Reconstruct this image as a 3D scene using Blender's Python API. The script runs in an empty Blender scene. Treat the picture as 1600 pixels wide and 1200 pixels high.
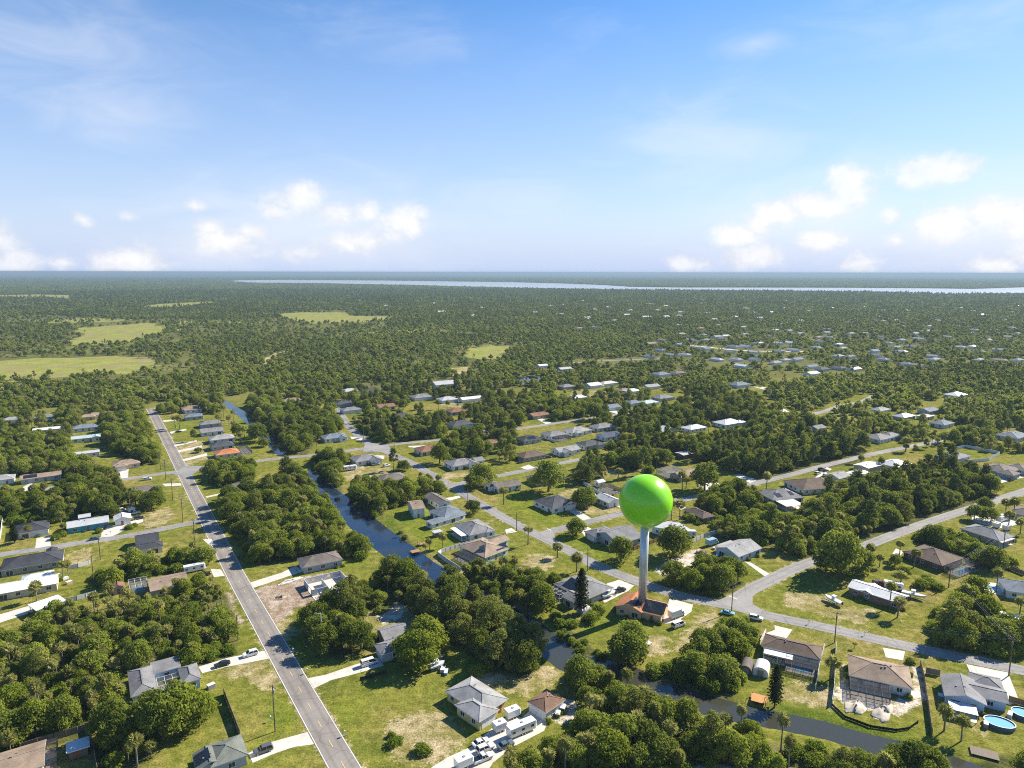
import bpy, math, random
import numpy as np
from mathutils import Vector, Matrix
R = math.radians
SC = bpy.context.scene
COL = SC.collection

# ------------------------------------------------------------------ camera, sky, sun, exposure
F_PX, CAM_H = 1067.0, 120.0
PITCH = math.atan((600 - 425.5) / F_PX)
ROLL = 0.0018
cam_d = bpy.data.cameras.new('camera')
cam_d.sensor_width = 36.0
cam_d.lens = 36.0 * F_PX / 1600.0
cam_d.clip_start = 1.0
cam_d.clip_end = 200000.0
cam = bpy.data.objects.new('camera', cam_d)
COL.objects.link(cam)
cam.matrix_world = Matrix.Translation((0, 0, CAM_H)) @ Matrix.Rotation(math.pi / 2 - PITCH, 4, 'X') @ Matrix.Rotation(ROLL, 4, 'Z')
SC.camera = cam

SUN_AZ, SUN_EL = 57.0, 36.0          # clockwise from straight ahead, and above the horizon
sd = bpy.data.lights.new('sun', 'SUN')
sd.energy = 5.0
sd.angle = R(0.5)
sd.color = (1.0, 0.93, 0.80)
sun = bpy.data.objects.new('sun', sd)
COL.objects.link(sun)
_s = Vector((math.sin(R(SUN_AZ)) * math.cos(R(SUN_EL)), math.cos(R(SUN_AZ)) * math.cos(R(SUN_EL)), math.sin(R(SUN_EL))))
sun.rotation_euler = (-_s).to_track_quat('-Z', 'Y').to_euler()

SC.view_settings.view_transform = 'Standard'
SC.view_settings.look = 'None'
SC.view_settings.exposure = 1.0
SC.view_settings.gamma = 1.0
SC.view_settings.use_curve_mapping = False
cy = SC.cycles
cy.max_bounces = 8
cy.diffuse_bounces = 4
cy.glossy_bounces = 3
cy.transmission_bounces = 3
cy.transparent_max_bounces = 8
cy.volume_bounces = 0
cy.use_denoising = False
cy.pixel_filter_type = 'BLACKMAN_HARRIS'
cy.filter_width = 1.05
cy.sample_clamp_indirect = 6.0
cy.caustics_reflective = False
cy.caustics_refractive = False


def ray(px, py):
    x = (px - 800) / F_PX
    y = (600 - py) / F_PX
    x, y = x - y * ROLL, y + x * ROLL
    c, s = math.cos(PITCH), math.sin(PITCH)
    return (x, c + y * s, -s + y * c)


def P(px, py, z=0.0):
    d = ray(px, py)
    t = (z - CAM_H) / d[2]
    return (d[0] * t, d[1] * t)


def PJ(X, Y, Z=0.0):
    c, s = math.cos(PITCH), math.sin(PITCH)
    zc = Y * c - (Z - CAM_H) * s
    yc = Y * s + (Z - CAM_H) * c
    return 800 + F_PX * X / zc, 600 - F_PX * (yc / zc) + F_PX * (X / zc) * ROLL


def PP(pts, z=0.0):
    return [P(a, b, z) for a, b in pts]


# ------------------------------------------------------------------ node helpers
class NT:
    def __init__(self, tree):
        self.t = tree
        self.n = tree.nodes
        self.l = tree.links

    def new(self, typ, **kw):
        n = self.n.new(typ)
        for k, v in kw.items():
            setattr(n, k, v)
        return n

    def put(self, sock, v):
        if isinstance(v, bpy.types.NodeSocket):
            self.l.new(v, sock)
        elif v is not None:
            sock.default_value = v

    def math(self, op, a, b=None, c=None, clamp=False):
        n = self.new('ShaderNodeMath', operation=op)
        n.use_clamp = clamp
        self.put(n.inputs[0], a)
        if b is not None:
            self.put(n.inputs[1], b)
        if c is not None:
            self.put(n.inputs[2], c)
        return n.outputs[0]

    def vmath(self, op, a, b=None):
        n = self.new('ShaderNodeVectorMath', operation=op)
        self.put(n.inputs[0], a)
        if b is not None:
            self.put(n.inputs[1], b)
        return n.outputs['Value'] if op in ('LENGTH', 'DOT_PRODUCT', 'DISTANCE') else n.outputs[0]

    def noise(self, vec, scale, detail=4.0, rough=0.55, dist=0.0):
        n = self.new('ShaderNodeTexNoise')
        self.put(n.inputs['Vector'], vec)
        n.inputs['Scale'].default_value = scale
        n.inputs['Detail'].default_value = detail
        n.inputs['Roughness'].default_value = rough
        n.inputs['Distortion'].default_value = dist
        return n.outputs['Fac']

    def ramp(self, fac, lo, hi, a=0.0, b=1.0, smooth=True):
        n = self.new('ShaderNodeMapRange')
        n.interpolation_type = 'SMOOTHSTEP' if smooth else 'LINEAR'
        self.put(n.inputs[0], fac)
        n.inputs[1].default_value = lo
        n.inputs[2].default_value = hi
        n.inputs[3].default_value = a
        n.inputs[4].default_value = b
        return n.outputs[0]

    def mix(self, fac, a, b, blend='MIX'):
        n = self.new('ShaderNodeMix', data_type='RGBA', blend_type=blend)
        self.put(n.inputs[0], fac)
        self.put(n.inputs[6], c4(a))
        self.put(n.inputs[7], c4(b))
        return n.outputs[2]

    def pos(self):
        return self.new('ShaderNodeNewGeometry').outputs['Position']

    def sep(self, v):
        n = self.new('ShaderNodeSeparateXYZ')
        self.put(n.inputs[0], v)
        return n.outputs


def c4(c):
    if isinstance(c, (tuple, list)) and len(c) == 3:
        return (c[0], c[1], c[2], 1.0)
    return c


def new_mat(name):
    m = bpy.data.materials.new(name)
    m.use_nodes = True
    m.node_tree.nodes.clear()
    t = NT(m.node_tree)
    out = t.new('ShaderNodeOutputMaterial')
    return m, t, out


def principled(t, out, color, rough=0.7, metal=0.0, spec=0.3, alpha=None, normal=None):
    b = t.new('ShaderNodeBsdfPrincipled')
    t.put(b.inputs['Base Color'], c4(color))
    t.put(b.inputs['Roughness'], rough)
    b.inputs['Metallic'].default_value = metal
    b.inputs['Specular IOR Level'].default_value = spec
    if alpha is not None:
        t.put(b.inputs['Alpha'], alpha)
    if normal is not None:
        t.put(b.inputs['Normal'], normal)
    t.l.new(b.outputs[0], out.inputs['Surface'])
    return b


_mc = {}


def plain(name, color, rough=0.6, metal=0.0, spec=0.3, var=0.10, scale=0.8):
    """a painted or built surface: its colour with faint dirt and wear"""
    if name in _mc:
        return _mc[name]
    m, t, out = new_mat(name)
    tc = t.new('ShaderNodeTexCoord').outputs['Object']
    n1 = t.noise(tc, scale, 5.0, 0.6)
    f = t.ramp(n1, 0.3, 0.7, 1 - var, 1 + var)
    col = t.mix(1.0, color, (0, 0, 0), 'MIX')
    hv = t.new('ShaderNodeHueSaturation')
    hv.inputs['Color'].default_value = c4(color)
    t.put(hv.inputs['Value'], f)
    principled(t, out, hv.outputs[0], rough, metal, spec)
    _mc[name] = m
    return m


def shingle(name, color, rough=0.85):
    if name in _mc:
        return _mc[name]
    m, t, out = new_mat(name)
    tc = t.new('ShaderNodeTexCoord').outputs['Object']
    rnd = t.new('ShaderNodeObjectInfo').outputs['Random']
    big = t.noise(tc, 0.25, 3.0, 0.6)
    fine = t.noise(tc, 3.5, 3.0, 0.7)
    z = t.sep(tc)[2]
    course = t.math('SINE', t.math('MULTIPLY', z, 40.0))
    f = t.math('ADD', t.ramp(big, 0.3, 0.7, 0.80, 1.16), t.ramp(fine, 0.25, 0.75, -0.18, 0.18))
    st = t.noise(t.vmath('MULTIPLY', tc, (1.6, 1.6, .25)), 0.7, 4.0, 0.65)
    f = t.math('ADD', f, t.ramp(st, 0.52, 0.75, 0.0, -0.16))
    f = t.math('ADD', f, t.math('MULTIPLY', course, 0.04))
    f = t.math('ADD', f, t.ramp(rnd, 0.0, 1.0, -0.06, 0.06, False))
    hv = t.new('ShaderNodeHueSaturation')
    hv.inputs['Color'].default_value = c4(color)
    t.put(hv.inputs['Value'], f)
    principled(t, out, hv.outputs[0], rough, 0.0, 0.25)
    _mc[name] = m
    return m


def metal_roof(name, color, rough=0.45):
    if name in _mc:
        return _mc[name]
    m, t, out = new_mat(name)
    tc = t.new('ShaderNodeTexCoord').outputs['Object']
    x = t.sep(tc)
    rib = t.math('SINE', t.math('MULTIPLY', x[0], 13.0))
    big = t.noise(tc, 0.3, 4.0, 0.6)
    f = t.math('ADD', t.ramp(big, 0.3, 0.7, 0.88, 1.04), t.math('MULTIPLY', rib, 0.04))
    hv = t.new('ShaderNodeHueSaturation')
    hv.inputs['Color'].default_value = c4(color)
    t.put(hv.inputs['Value'], f)
    principled(t, out, hv.outputs[0], rough, 0.0, 0.4)
    _mc[name] = m
    return m


def leaf(name, c_dark, c_light, trans=0.3, nscale=0.5):
    """leaf colour varies from plant to plant and from spray to spray"""
    m, t, out = new_mat(name)
    rnd = t.new('ShaderNodeObjectInfo').outputs['Random']
    pos = t.pos()
    n1 = t.noise(pos, nscale, 3.0, 0.7)
    n2 = t.noise(pos, 0.035, 2.0, 0.5)
    f = t.math('ADD', t.ramp(n1, 0.28, 0.72, -0.35, 0.35, False), t.ramp(rnd, 0, 1, 0.08, 0.92, False))
    f = t.math('ADD', f, t.ramp(n2, 0.3, 0.7, -0.2, 0.2))
    f = t.math('ADD', f, t.ramp(t.noise(pos, 0.0045, 3.0, 0.6), 0.32, 0.68, -0.35, 0.30), clamp=True)
    col = t.mix(f, c_dark, c_light)
    d = t.new('ShaderNodeBsdfDiffuse')
    t.put(d.inputs['Color'], col)
    tr = t.new('ShaderNodeBsdfTranslucent')
    t.put(tr.inputs['Color'], t.mix(0.35, col, (0.30, 0.32, 0.03)))
    mx = t.new('ShaderNodeMixShader')
    mx.inputs[0].default_value = trans
    t.l.new(d.outputs[0], mx.inputs[1])
    t.l.new(tr.outputs[0], mx.inputs[2])
    t.l.new(mx.outputs[0], out.inputs['Surface'])
    _mc[name] = m
    return m


# ------------------------------------------------------------------ the sky
world = bpy.data.worlds.new('World')
SC.world = world
world.use_nodes = True
wt = NT(world.node_tree)
wt.n.clear()
w_out = wt.new('ShaderNodeOutputWorld')
w_bg = wt.new('ShaderNodeBackground')
w_bg.inputs['Strength'].default_value = SKY_STRENGTH = 0.10
wt.l.new(w_bg.outputs[0], w_out.inputs['Surface'])
sky = wt.new('ShaderNodeTexSky', sky_type='NISHITA')
sky.sun_disc = False
sky.sun_elevation = R(SUN_EL)
sky.sun_rotation = R(SUN_AZ)
sky.altitude = 0.0
sky.air_density = 1.0
sky.dust_density = 0.12
sky.ozone_density = 2.2
CLOUDS = [  # picture direction of each puff (x, y), half sizes, strength
    (470, 312, 50, 26, 1), (432, 332, 30, 18, .8), (525, 335, 45, 24, .8), (575, 330, 26, 20, 1), (625, 348, 52, 30, 1), (655, 335, 25, 16, .8),
    (555, 378, 60, 22, .8), (350, 378, 50, 24, 1), (330, 356, 22, 14, .8), (392, 360, 24, 14, .9), (200, 410, 55, 24, 1), (18, 412, 38, 22, 1.1),
    (100, 410, 22, 14, .7), (305, 323, 18, 10, .7), (132, 343, 16, 11, .7), (200, 338, 17, 9, .6), (460, 395, 60, 16, .5),
    (1322, 284, 32, 30, 1.2), (1335, 305, 28, 22, 1.2), (1275, 322, 52, 24, 1.2), (1215, 336, 45, 22, 1.2), (1150, 366, 42, 22, 1.1),
    (1185, 350, 35, 20, 1.1), (1285, 375, 38, 17, 1.1), (1178, 403, 48, 22, 1.1), (1070, 413, 34, 16, 1), (1462, 263, 52, 26, 1.1), (1430, 276, 28, 18, .9),
    (1475, 350, 46, 30, 1.1), (1395, 335, 18, 12, .9), (1560, 332, 45, 22, 1.1), (1592, 350, 34, 28, 1.1), (1345, 411, 34, 17, .9), (1550, 416, 34, 17, .9),
    (1400, 376, 18, 11, .8), (1650, 380, 60, 40, 1), (-60, 380, 60, 40, 1)]
CIRRUS = [(178, 170, 100, 45, .75), (1120, 215, 150, 60, .55), (1180, 66, 50, 16, .6), (820, 310, 110, 34, .45), (70, 60, 190, 70, .5),
          (1500, 20, 160, 30, .3), (500, 348, 230, 75, .75), (340, 385, 140, 50, .6), (1290, 345, 190, 90, .6), (1520, 355, 150, 80, .65), (640, 60, 200, 25, .2)]
w_dir = wt.vmath('NORMALIZE', wt.new('ShaderNodeTexCoord').outputs['Generated'])
w_s = wt.sep(w_dir)
w_az = wt.math('ARCTAN2', w_s[0], w_s[1])
w_el = wt.math('ARCSINE', w_s[2])
w_cmb = wt.new('ShaderNodeCombineXYZ')
wt.put(w_cmb.inputs[0], w_az)
wt.put(w_cmb.inputs[1], w_el)
w_ae = w_cmb.outputs[0]


def blob_field(blobs):
    acc = None
    for (px, py, rx, ry, k) in blobs:
        d = Vector(ray(px, py)).normalized()
        az, el = math.atan2(d.x, d.y), math.asin(d.z)
        v = wt.vmath('SUBTRACT', w_ae, (az, el, 0))
        v = wt.vmath('MULTIPLY', v, (F_PX / rx, F_PX / ry, 0))
        f = wt.math('MULTIPLY_ADD', wt.vmath('LENGTH', v), -k * .8, k)
        acc = f if acc is None else wt.math('MAXIMUM', acc, f)
    return acc


cf = blob_field(CLOUDS)
cn = wt.noise(wt.vmath('MULTIPLY', w_ae, (1, 1.25, 1)), 30.0, 8.0, 0.62, 0.2)
cn2 = wt.noise(wt.vmath('MULTIPLY', w_ae, (1, 1.5, 1)), 9.0, 4.0, 0.5)
cfield = wt.math('ADD', cf, wt.math('MULTIPLY', wt.math('SUBTRACT', cn, 0.5), 1.5))
cmask = wt.ramp(cfield, 0.06, 0.80)
cmask = wt.math('MULTIPLY', cmask, wt.ramp(cn2, 0.25, 0.6, 0.72, 1.0))
xf = blob_field(CIRRUS)
xn = wt.noise(wt.vmath('MULTIPLY', w_ae, (2.0, 6.0, 1)), 3.0, 6.0, 0.6, 0.8)
xmask = wt.math('MULTIPLY', wt.ramp(wt.math('ADD', xf, wt.math('MULTIPLY', wt.math('SUBTRACT', xn, 0.5), 1.3)), -0.15, 0.95), 0.40)
cloud_b = wt.math('ADD', wt.ramp(cfield, 0.1, 1.0, 0.88, 1.02), wt.ramp(wt.noise(wt.vmath('ADD', w_ae, (0.006, 0.012, 0)), 40.0, 5.0, 0.6), 0.35, 0.65, 0.06, -0.05))
hs = wt.new('ShaderNodeHueSaturation')
wt.l.new(sky.outputs[0], hs.inputs['Color'])
hs.inputs['Saturation'].default_value = 1.34
hs.inputs['Value'].default_value = 0.84
# a thin bright veil of moisture, thickest low down
veil = wt.math('ADD', wt.ramp(w_s[2], 0.0, 0.38, 0.86, 0.0, False), wt.ramp(w_s[2], 0.0, 0.08, 0.14, 0.0))
CLOUD_L = 0.53 / SKY_STRENGTH
cl_col = wt.vmath('MULTIPLY', (CLOUD_L * 1.02, CLOUD_L * 0.985, CLOUD_L * 0.97), None)
clv = wt.new('ShaderNodeVectorMath', operation='SCALE')
clv.inputs[0].default_value = (CLOUD_L * 1.0, CLOUD_L * 0.985, CLOUD_L * 0.98)
wt.put(clv.inputs['Scale'], cloud_b)
sky_t = wt.vmath('MULTIPLY', hs.outputs[0], (1.0, 0.93, 1.0))
skyc0 = wt.mix(veil, sky_t, (CLOUD_L * 0.56, CLOUD_L * 0.67, CLOUD_L * 0.92, 1))
skyc = wt.mix(xmask, skyc0, (CLOUD_L * .95, CLOUD_L * .96, CLOUD_L, 1))
skyc = wt.mix(wt.math('MULTIPLY', cmask, 0.80), skyc, clv.outputs[0])
wt.l.new(skyc, w_bg.inputs['Color'])


# ------------------------------------------------------------------ mesh helpers
class MB:
    def __init__(self):
        self.v, self.f, self.m = [], [], []

    def quad(self, a, b, c, d, m=0):
        i = len(self.v)
        self.v += [a, b, c, d]
        self.f.append((i, i + 1, i + 2, i + 3))
        self.m.append(m)

    def poly(self, pts, m=0):
        i = len(self.v)
        self.v += list(pts)
        self.f.append(tuple(range(i, i + len(pts))))
        self.m.append(m)

    def box(self, x0, y0, z0, x1, y1, z1, m=0, bottom=True):
        i = len(self.v)
        self.v += [(x0, y0, z0), (x1, y0, z0), (x1, y1, z0), (x0, y1, z0), (x0, y0, z1), (x1, y0, z1), (x1, y1, z1), (x0, y1, z1)]
        fs = [(0, 1, 5, 4), (1, 2, 6, 5), (2, 3, 7, 6), (3, 0, 4, 7), (4, 5, 6, 7)] + ([(3, 2, 1, 0)] if bottom else [])
        for f in fs:
            self.f.append(tuple(i + k for k in f))
            self.m.append(m)

    def bar(self, a, b, w, h, m=0):
        """a square bar between two points"""
        a, b = Vector(a), Vector(b)
        d = (b - a).normalized()
        u = d.cross(Vector((0, 0, 1)))
        u = u.normalized() if u.length > 1e-4 else Vector((1, 0, 0))
        w_ = u.cross(d).normalized()
        i = len(self.v)
        for p in (a, b):
            for su, sw in ((-1, -1), (1, -1), (1, 1), (-1, 1)):
                self.v.append(tuple(p + u * su * w / 2 + w_ * sw * h / 2))
        for f in ((0, 1, 5, 4), (1, 2, 6, 5), (2, 3, 7, 6), (3, 0, 4, 7), (3, 2, 1, 0), (4, 5, 6, 7)):
            self.f.append(tuple(i + k for k in f))
            self.m.append(m)

    def tube(self, pts, radii, n=6, m=0, cap=True):
        base = len(self.v)
        k = len(pts)
        for j, (p, r) in enumerate(zip(pts, radii)):
            a = Vector(pts[max(j - 1, 0)])
            b = Vector(pts[min(j + 1, k - 1)])
            d = (b - a).normalized()
            u = d.cross(Vector((0.13, 0.99, 0.05)))
            if u.length < 1e-3:
                u = d.cross(Vector((1, 0, 0)))
            u.normalize()
            w = d.cross(u)
            for q in range(n):
                t = 2 * math.pi * q / n
                self.v.append(tuple(Vector(p) + (u * math.cos(t) + w * math.sin(t)) * r))
        for j in range(k - 1):
            for q in range(n):
                a = base + j * n + q
                b = base + j * n + (q + 1) % n
                self.f.append((a, b, b + n, a + n))
                self.m.append(m)
        if cap:
            self.f.append(tuple(base + (k - 1) * n + q for q in range(n)))
            self.m.append(m)
            self.f.append(tuple(base + n - 1 - q for q in range(n)))
            self.m.append(m)

    def mesh(self, name, mats, smooth=False):
        me = bpy.data.meshes.new(name)
        me.from_pydata(self.v, [], self.f)
        for m in (mats if isinstance(mats, (list, tuple)) else [mats]):
            me.materials.append(m)
        if any(self.m):
            me.polygons.foreach_set('material_index', self.m)
        if smooth:
            me.polygons.foreach_set('use_smooth', [True] * len(self.f))
        me.update()
        return me

    def build(self, name, mats, parent=None, loc=(0, 0, 0), rz=0.0, smooth=False):
        return obj(name, self.mesh(name, mats, smooth), parent, loc, rz)


def obj(name, mesh, parent=None, loc=(0, 0, 0), rz=0.0):
    o = bpy.data.objects.new(name, mesh)
    COL.objects.link(o)
    o.location = loc
    o.rotation_euler = (0, 0, rz)
    if parent is not None:
        o.parent = parent
    return o


def thing(name, label, cat, loc=(0, 0, 0), rz=0.0, group=None):
    o = obj(name, None, None, loc, rz)
    return tag(o, label, cat, group)


def tag(o, label, cat, group=None, kind=None):
    o['label'] = label
    if cat:
        o['category'] = cat
    if group:
        o['group'] = group
    if kind:
        o['kind'] = kind
    return o


def struct(o, label=None):
    o['kind'] = 'structure'
    if label:
        o['label'] = label
    return o


def copy_tree(root, loc, rz, scale=1.0):
    r = root.copy()
    COL.objects.link(r)
    r.location = loc
    r.rotation_euler = (0, 0, rz)
    r.scale = (scale,) * 3 if not isinstance(scale, tuple) else scale
    for ch in root.children:
        c = ch.copy()
        COL.objects.link(c)
        c.parent = r
        for g in ch.children:
            d = g.copy()
            COL.objects.link(d)
            d.parent = c
    return r


rng = np.random.default_rng(7)
rnd = random.Random(11)


def smooth_poly(pts, step, jit, seed):
    """a hand drawn outline given an uneven natural edge"""
    g = random.Random(seed)
    out = []
    n = len(pts)
    for i in range(n):
        a, b = pts[i], pts[(i + 1) % n]
        L = math.hypot(b[0] - a[0], b[1] - a[1])
        k = max(1, int(L / step))
        nx, ny = -(b[1] - a[1]) / max(L, 1e-6), (b[0] - a[0]) / max(L, 1e-6)
        for j in range(k):
            t = j / k
            o = (g.random() - 0.5) * 2 * jit
            out.append((a[0] + (b[0] - a[0]) * t + nx * o, a[1] + (b[1] - a[1]) * t + ny * o))
    return out


def sheet(name, pts, z, mat, label=None):
    """a flat patch of ground; ear-clipped by Blender"""
    import bmesh
    bm = bmesh.new()
    vs = [bm.verts.new((x, y, z)) for x, y in pts]
    f = bm.faces.new(vs)
    bm.normal_update()
    if f.normal.z < 0:
        f.normal_flip()
    bmesh.ops.triangulate(bm, faces=[f])
    me = bpy.data.meshes.new(name)
    bm.to_mesh(me)
    bm.free()
    me.materials.append(mat)
    o = obj(name, me)
    return struct(o, label)


def inside(poly, X, Y):
    X = np.asarray(X)
    Y = np.asarray(Y)
    r = np.zeros(X.shape, bool)
    n = len(poly)
    for i in range(n):
        x1, y1 = poly[i]
        x2, y2 = poly[(i + 1) % n]
        if y1 == y2:
            continue
        c = ((y1 > Y) != (y2 > Y)) & (X < (x2 - x1) * (Y - y1) / (y2 - y1) + x1)
        r ^= c
    return r


def dist_line(line, X, Y, closed=False):
    X = np.asarray(X, float)
    Y = np.asarray(Y, float)
    best = np.full(X.shape, 1e12)
    n = len(line)
    for i in range(n if closed else n - 1):
        ax, ay = line[i][:2]
        bx, by = line[(i + 1) % n][:2]
        dx, dy = bx - ax, by - ay
        L2 = dx * dx + dy * dy + 1e-9
        t = np.clip(((X - ax) * dx + (Y - ay) * dy) / L2, 0, 1)
        d = (X - ax - t * dx) ** 2 + (Y - ay - t * dy) ** 2
        best = np.minimum(best, d)
    return np.sqrt(best)

# ------------------------------------------------------------------ ground, water, roads
def canal_strip(pts, widths):
    g = PP(pts, -0.28)
    L, Rr = [], []
    for i, p in enumerate(g):
        a = g[max(i - 1, 0)]
        b = g[min(i + 1, len(g) - 1)]
        d = Vector((b[0] - a[0], b[1] - a[1])).normalized()
        w = widths[i] / 2
        L.append((p[0] - d.y * w, p[1] + d.x * w))
        Rr.append((p[0] + d.y * w, p[1] - d.x * w))
    return L + Rr[::-1]


CANALS = [
    canal_strip([(484, 733), (490, 744), (506, 762), (530, 783), (550, 803), (577, 826), (602, 846), (628, 865), (655, 885), (700, 912), (760, 945), (820, 975), (862, 1012),
                 (890, 1035), (940, 1046), (985, 1057), (1030, 1078), (1090, 1098), (1150, 1113), (1210, 1125), (1290, 1141), (1350, 1160), (1415, 1174), (1500, 1200), (1600, 1240)],
                [2, 7, 9, 12, 14, 15, 15, 15, 14, 13, 12, 11, 11, 11, 11, 10.5, 10, 10, 9, 8, 8, 8, 8, 8, 8]),
    canal_strip([(338, 622), (352, 630), (371, 642), (388, 655), (405, 671), (425, 690), (440, 707), (445, 712)], [4, 8, 9, 9, 9.5, 9.5, 9, 5]),
]
RIVER = [(345, 440), (375, 437.8), (450, 437.4), (600, 438.4), (800, 441), (880, 443), (945, 445.6), (985, 448.2), (1060, 449.3), (1200, 449.4), (1330, 449.8), (1440, 450.5), (1520, 451.5), (1600, 449),
         (1760, 447), (1760, 464), (1600, 458.6), (1480, 459.2), (1400, 456.5), (1200, 454), (980, 452.4), (880, 451), (800, 449.4), (640, 445.2), (480, 442), (400, 441.6)]
FAR_WATER = [[(1410, 441.2), (1500, 441.8), (1600, 443.4), (1600, 444.4), (1500, 443), (1410, 442)]]
POND = [(802, 589), (825, 588), (850, 590), (849, 599), (820, 600), (804, 597)]

# -- one sheet of ground, finest around the houses, sunk where the canals run
def axis(core0, core1, step, lo, hi, grow=1.16):
    a = list(np.arange(core0, core1 + step, step))
    s = step
    x = a[-1]
    while x < hi:
        s *= grow
        x += s
        a.append(min(x, hi))
    s, x, pre = step, a[0], []
    while x > lo:
        s *= grow
        x -= s
        pre.append(max(x, lo))
    return np.array(pre[::-1] + a)


GX = axis(-250, 290, 2.0, -42000, 42000)
GY = axis(86, 640, 2.0, -1500, 34000)
gx, gy = np.meshgrid(GX, GY)
gz = np.zeros(gx.shape)
core = (gx > -300) & (gx < 330) & (gy > 70) & (gy < 700)
cx_, cy_ = gx[core], gy[core]
depth = np.zeros(cx_.shape)
for cp in CANALS:
    dd = dist_line(cp, cx_, cy_, True)
    ins = inside(cp, cx_, cy_)
    sdist = np.where(ins, dd, -dd)                       # positive in the water
    depth = np.maximum(depth, np.clip(0.28 + sdist * 0.22, 0, 1.8))
gz[core] = -depth
nx_, ny_ = len(GX), len(GY)
gv = np.stack([gx.ravel(), gy.ravel(), gz.ravel()], 1)
ii = (np.arange(ny_ - 1)[:, None] * nx_ + np.arange(nx_ - 1)[None, :]).ravel()
gf = np.stack([ii, ii + 1, ii + 1 + nx_, ii + nx_], 1)


def np_mesh(name, verts, faces, mats, mi=None):
    """quads (N,4) or triangles (N,3) from numpy arrays"""
    me = bpy.data.meshes.new(name)
    k = faces.shape[1]
    me.vertices.add(len(verts))
    me.vertices.foreach_set('co', verts.astype(np.float32).ravel())
    me.loops.add(faces.size)
    me.loops.foreach_set('vertex_index', faces.astype(np.int32).ravel())
    me.polygons.add(len(faces))
    me.polygons.foreach_set('loop_start', np.arange(0, faces.size, k, dtype=np.int32))
    me.polygons.foreach_set('loop_total', np.full(len(faces), k, np.int32))
    for m in (mats if isinstance(mats, (list, tuple)) else [mats]):
        me.materials.append(m)
    if mi is not None:
        me.polygons.foreach_set('material_index', mi.astype(np.int32))
    me.update(calc_edges=True)
    me.validate()
    return me


def grass_mat(name, g1, g2, dry, dry_amt, bare=(0.30, 0.25, 0.16), bare_amt=0.0, far=False):
    m, t, out = new_mat(name)
    p = t.pos()
    a = t.noise(p, 0.045, 5.0, 0.6)
    b = t.noise(p, 0.35, 5.0, 0.65)
    c = t.noise(p, 1.9, 3.0, 0.7)
    d = t.noise(t.vmath('ADD', p, (31.0, 7.0, 0)), 0.018, 6.0, 0.65)
    f = t.math('ADD', t.math('MULTIPLY', a, 0.6), t.math('MULTIPLY', b, 0.4))
    col = t.mix(t.ramp(f, 0.36, 0.64), g1, g2)
    dr = t.math('ADD', t.math('ADD', d, t.math('MULTIPLY', t.math('SUBTRACT', b, 0.5), 0.35)), t.math('MULTIPLY', t.math('SUBTRACT', c, 0.5), 0.25))
    col = t.mix(t.ramp(dr, 0.62 - dry_amt, 0.78 - dry_amt, 0, 0.85), col, dry)
    if bare_amt > 0:
        e = t.noise(t.vmath('ADD', p, (3.0, 77.0, 0)), 0.06, 7.0, 0.7)
        e = t.math('ADD', e, t.math('MULTIPLY', t.math('SUBTRACT', c, 0.5), 0.3))
        col = t.mix(t.ramp(e, 0.64 - bare_amt, 0.74 - bare_amt, 0, 0.8), col, bare)
    hv = t.new('ShaderNodeHueSaturation')
    t.put(hv.inputs['Color'], col)
    t.put(hv.inputs['Value'], t.math('ADD', t.ramp(c, 0.25, 0.75, 0.78, 1.22), t.ramp(b, 0.3, 0.7, -0.1, 0.1)))
    colr = hv.outputs[0]
    if far:
        # scrub and pine flats beyond the last houses: another ground cover
        s = t.sep(p)
        n1 = t.noise(p, 0.006, 6.0, 0.65)
        n2 = t.noise(p, 0.03, 5.0, 0.7)
        n3 = t.noise(p, 0.0007, 6.0, 0.6)
        fc = t.mix(t.ramp(n1, 0.35, 0.7), (0.040, 0.055, 0.022), (0.085, 0.098, 0.030))
        fc = t.mix(t.ramp(n2, 0.4, 0.7, 0, 0.7), fc, (0.050, 0.062, 0.024))
        fc = t.mix(t.ramp(n3, 0.35, 0.7, 0, 0.55), fc, (0.036, 0.050, 0.026))
        w = t.math('ADD', s[1], t.math('MULTIPLY', t.math('SUBTRACT', n2, 0.5), 160.0))
        w = t.math('SUBTRACT', w, t.math('MULTIPLY', s[0], 0.25))
        colr = t.mix(t.ramp(w, 560.0, 680.0), colr, fc)
    bp = t.new('ShaderNodeBump')
    bp.inputs['Strength'].default_value = 0.5
    bp.inputs['Distance'].default_value = 0.15
    t.put(bp.inputs['Height'], c)
    b_ = t.new('ShaderNodeBsdfDiffuse')
    t.put(b_.inputs['Color'], colr)
    t.l.new(bp.outputs[0], b_.inputs['Normal'])
    t.l.new(b_.outputs[0], out.inputs['Surface'])
    return m


G1, G2 = (0.118, 0.138, 0.020), (0.205, 0.196, 0.038)
M_dry = grass_mat('dry_grass', (0.22, 0.19, 0.055), (0.31, 0.25, 0.10), (0.38, 0.30, 0.16), 0.22, bare=(0.46, 0.39, 0.29), bare_amt=0.13)
M_sand = plain('bare_sand', (0.52, 0.45, 0.36), .95, var=.2)
M_dirt = plain('bare_earth', (0.33, 0.25, 0.18), .95, var=.2)
M_meadow = grass_mat('wet_meadow', (0.185, 0.215, 0.046), (0.310, 0.295, 0.078), (0.26, 0.21, 0.11), 0.14)


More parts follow.
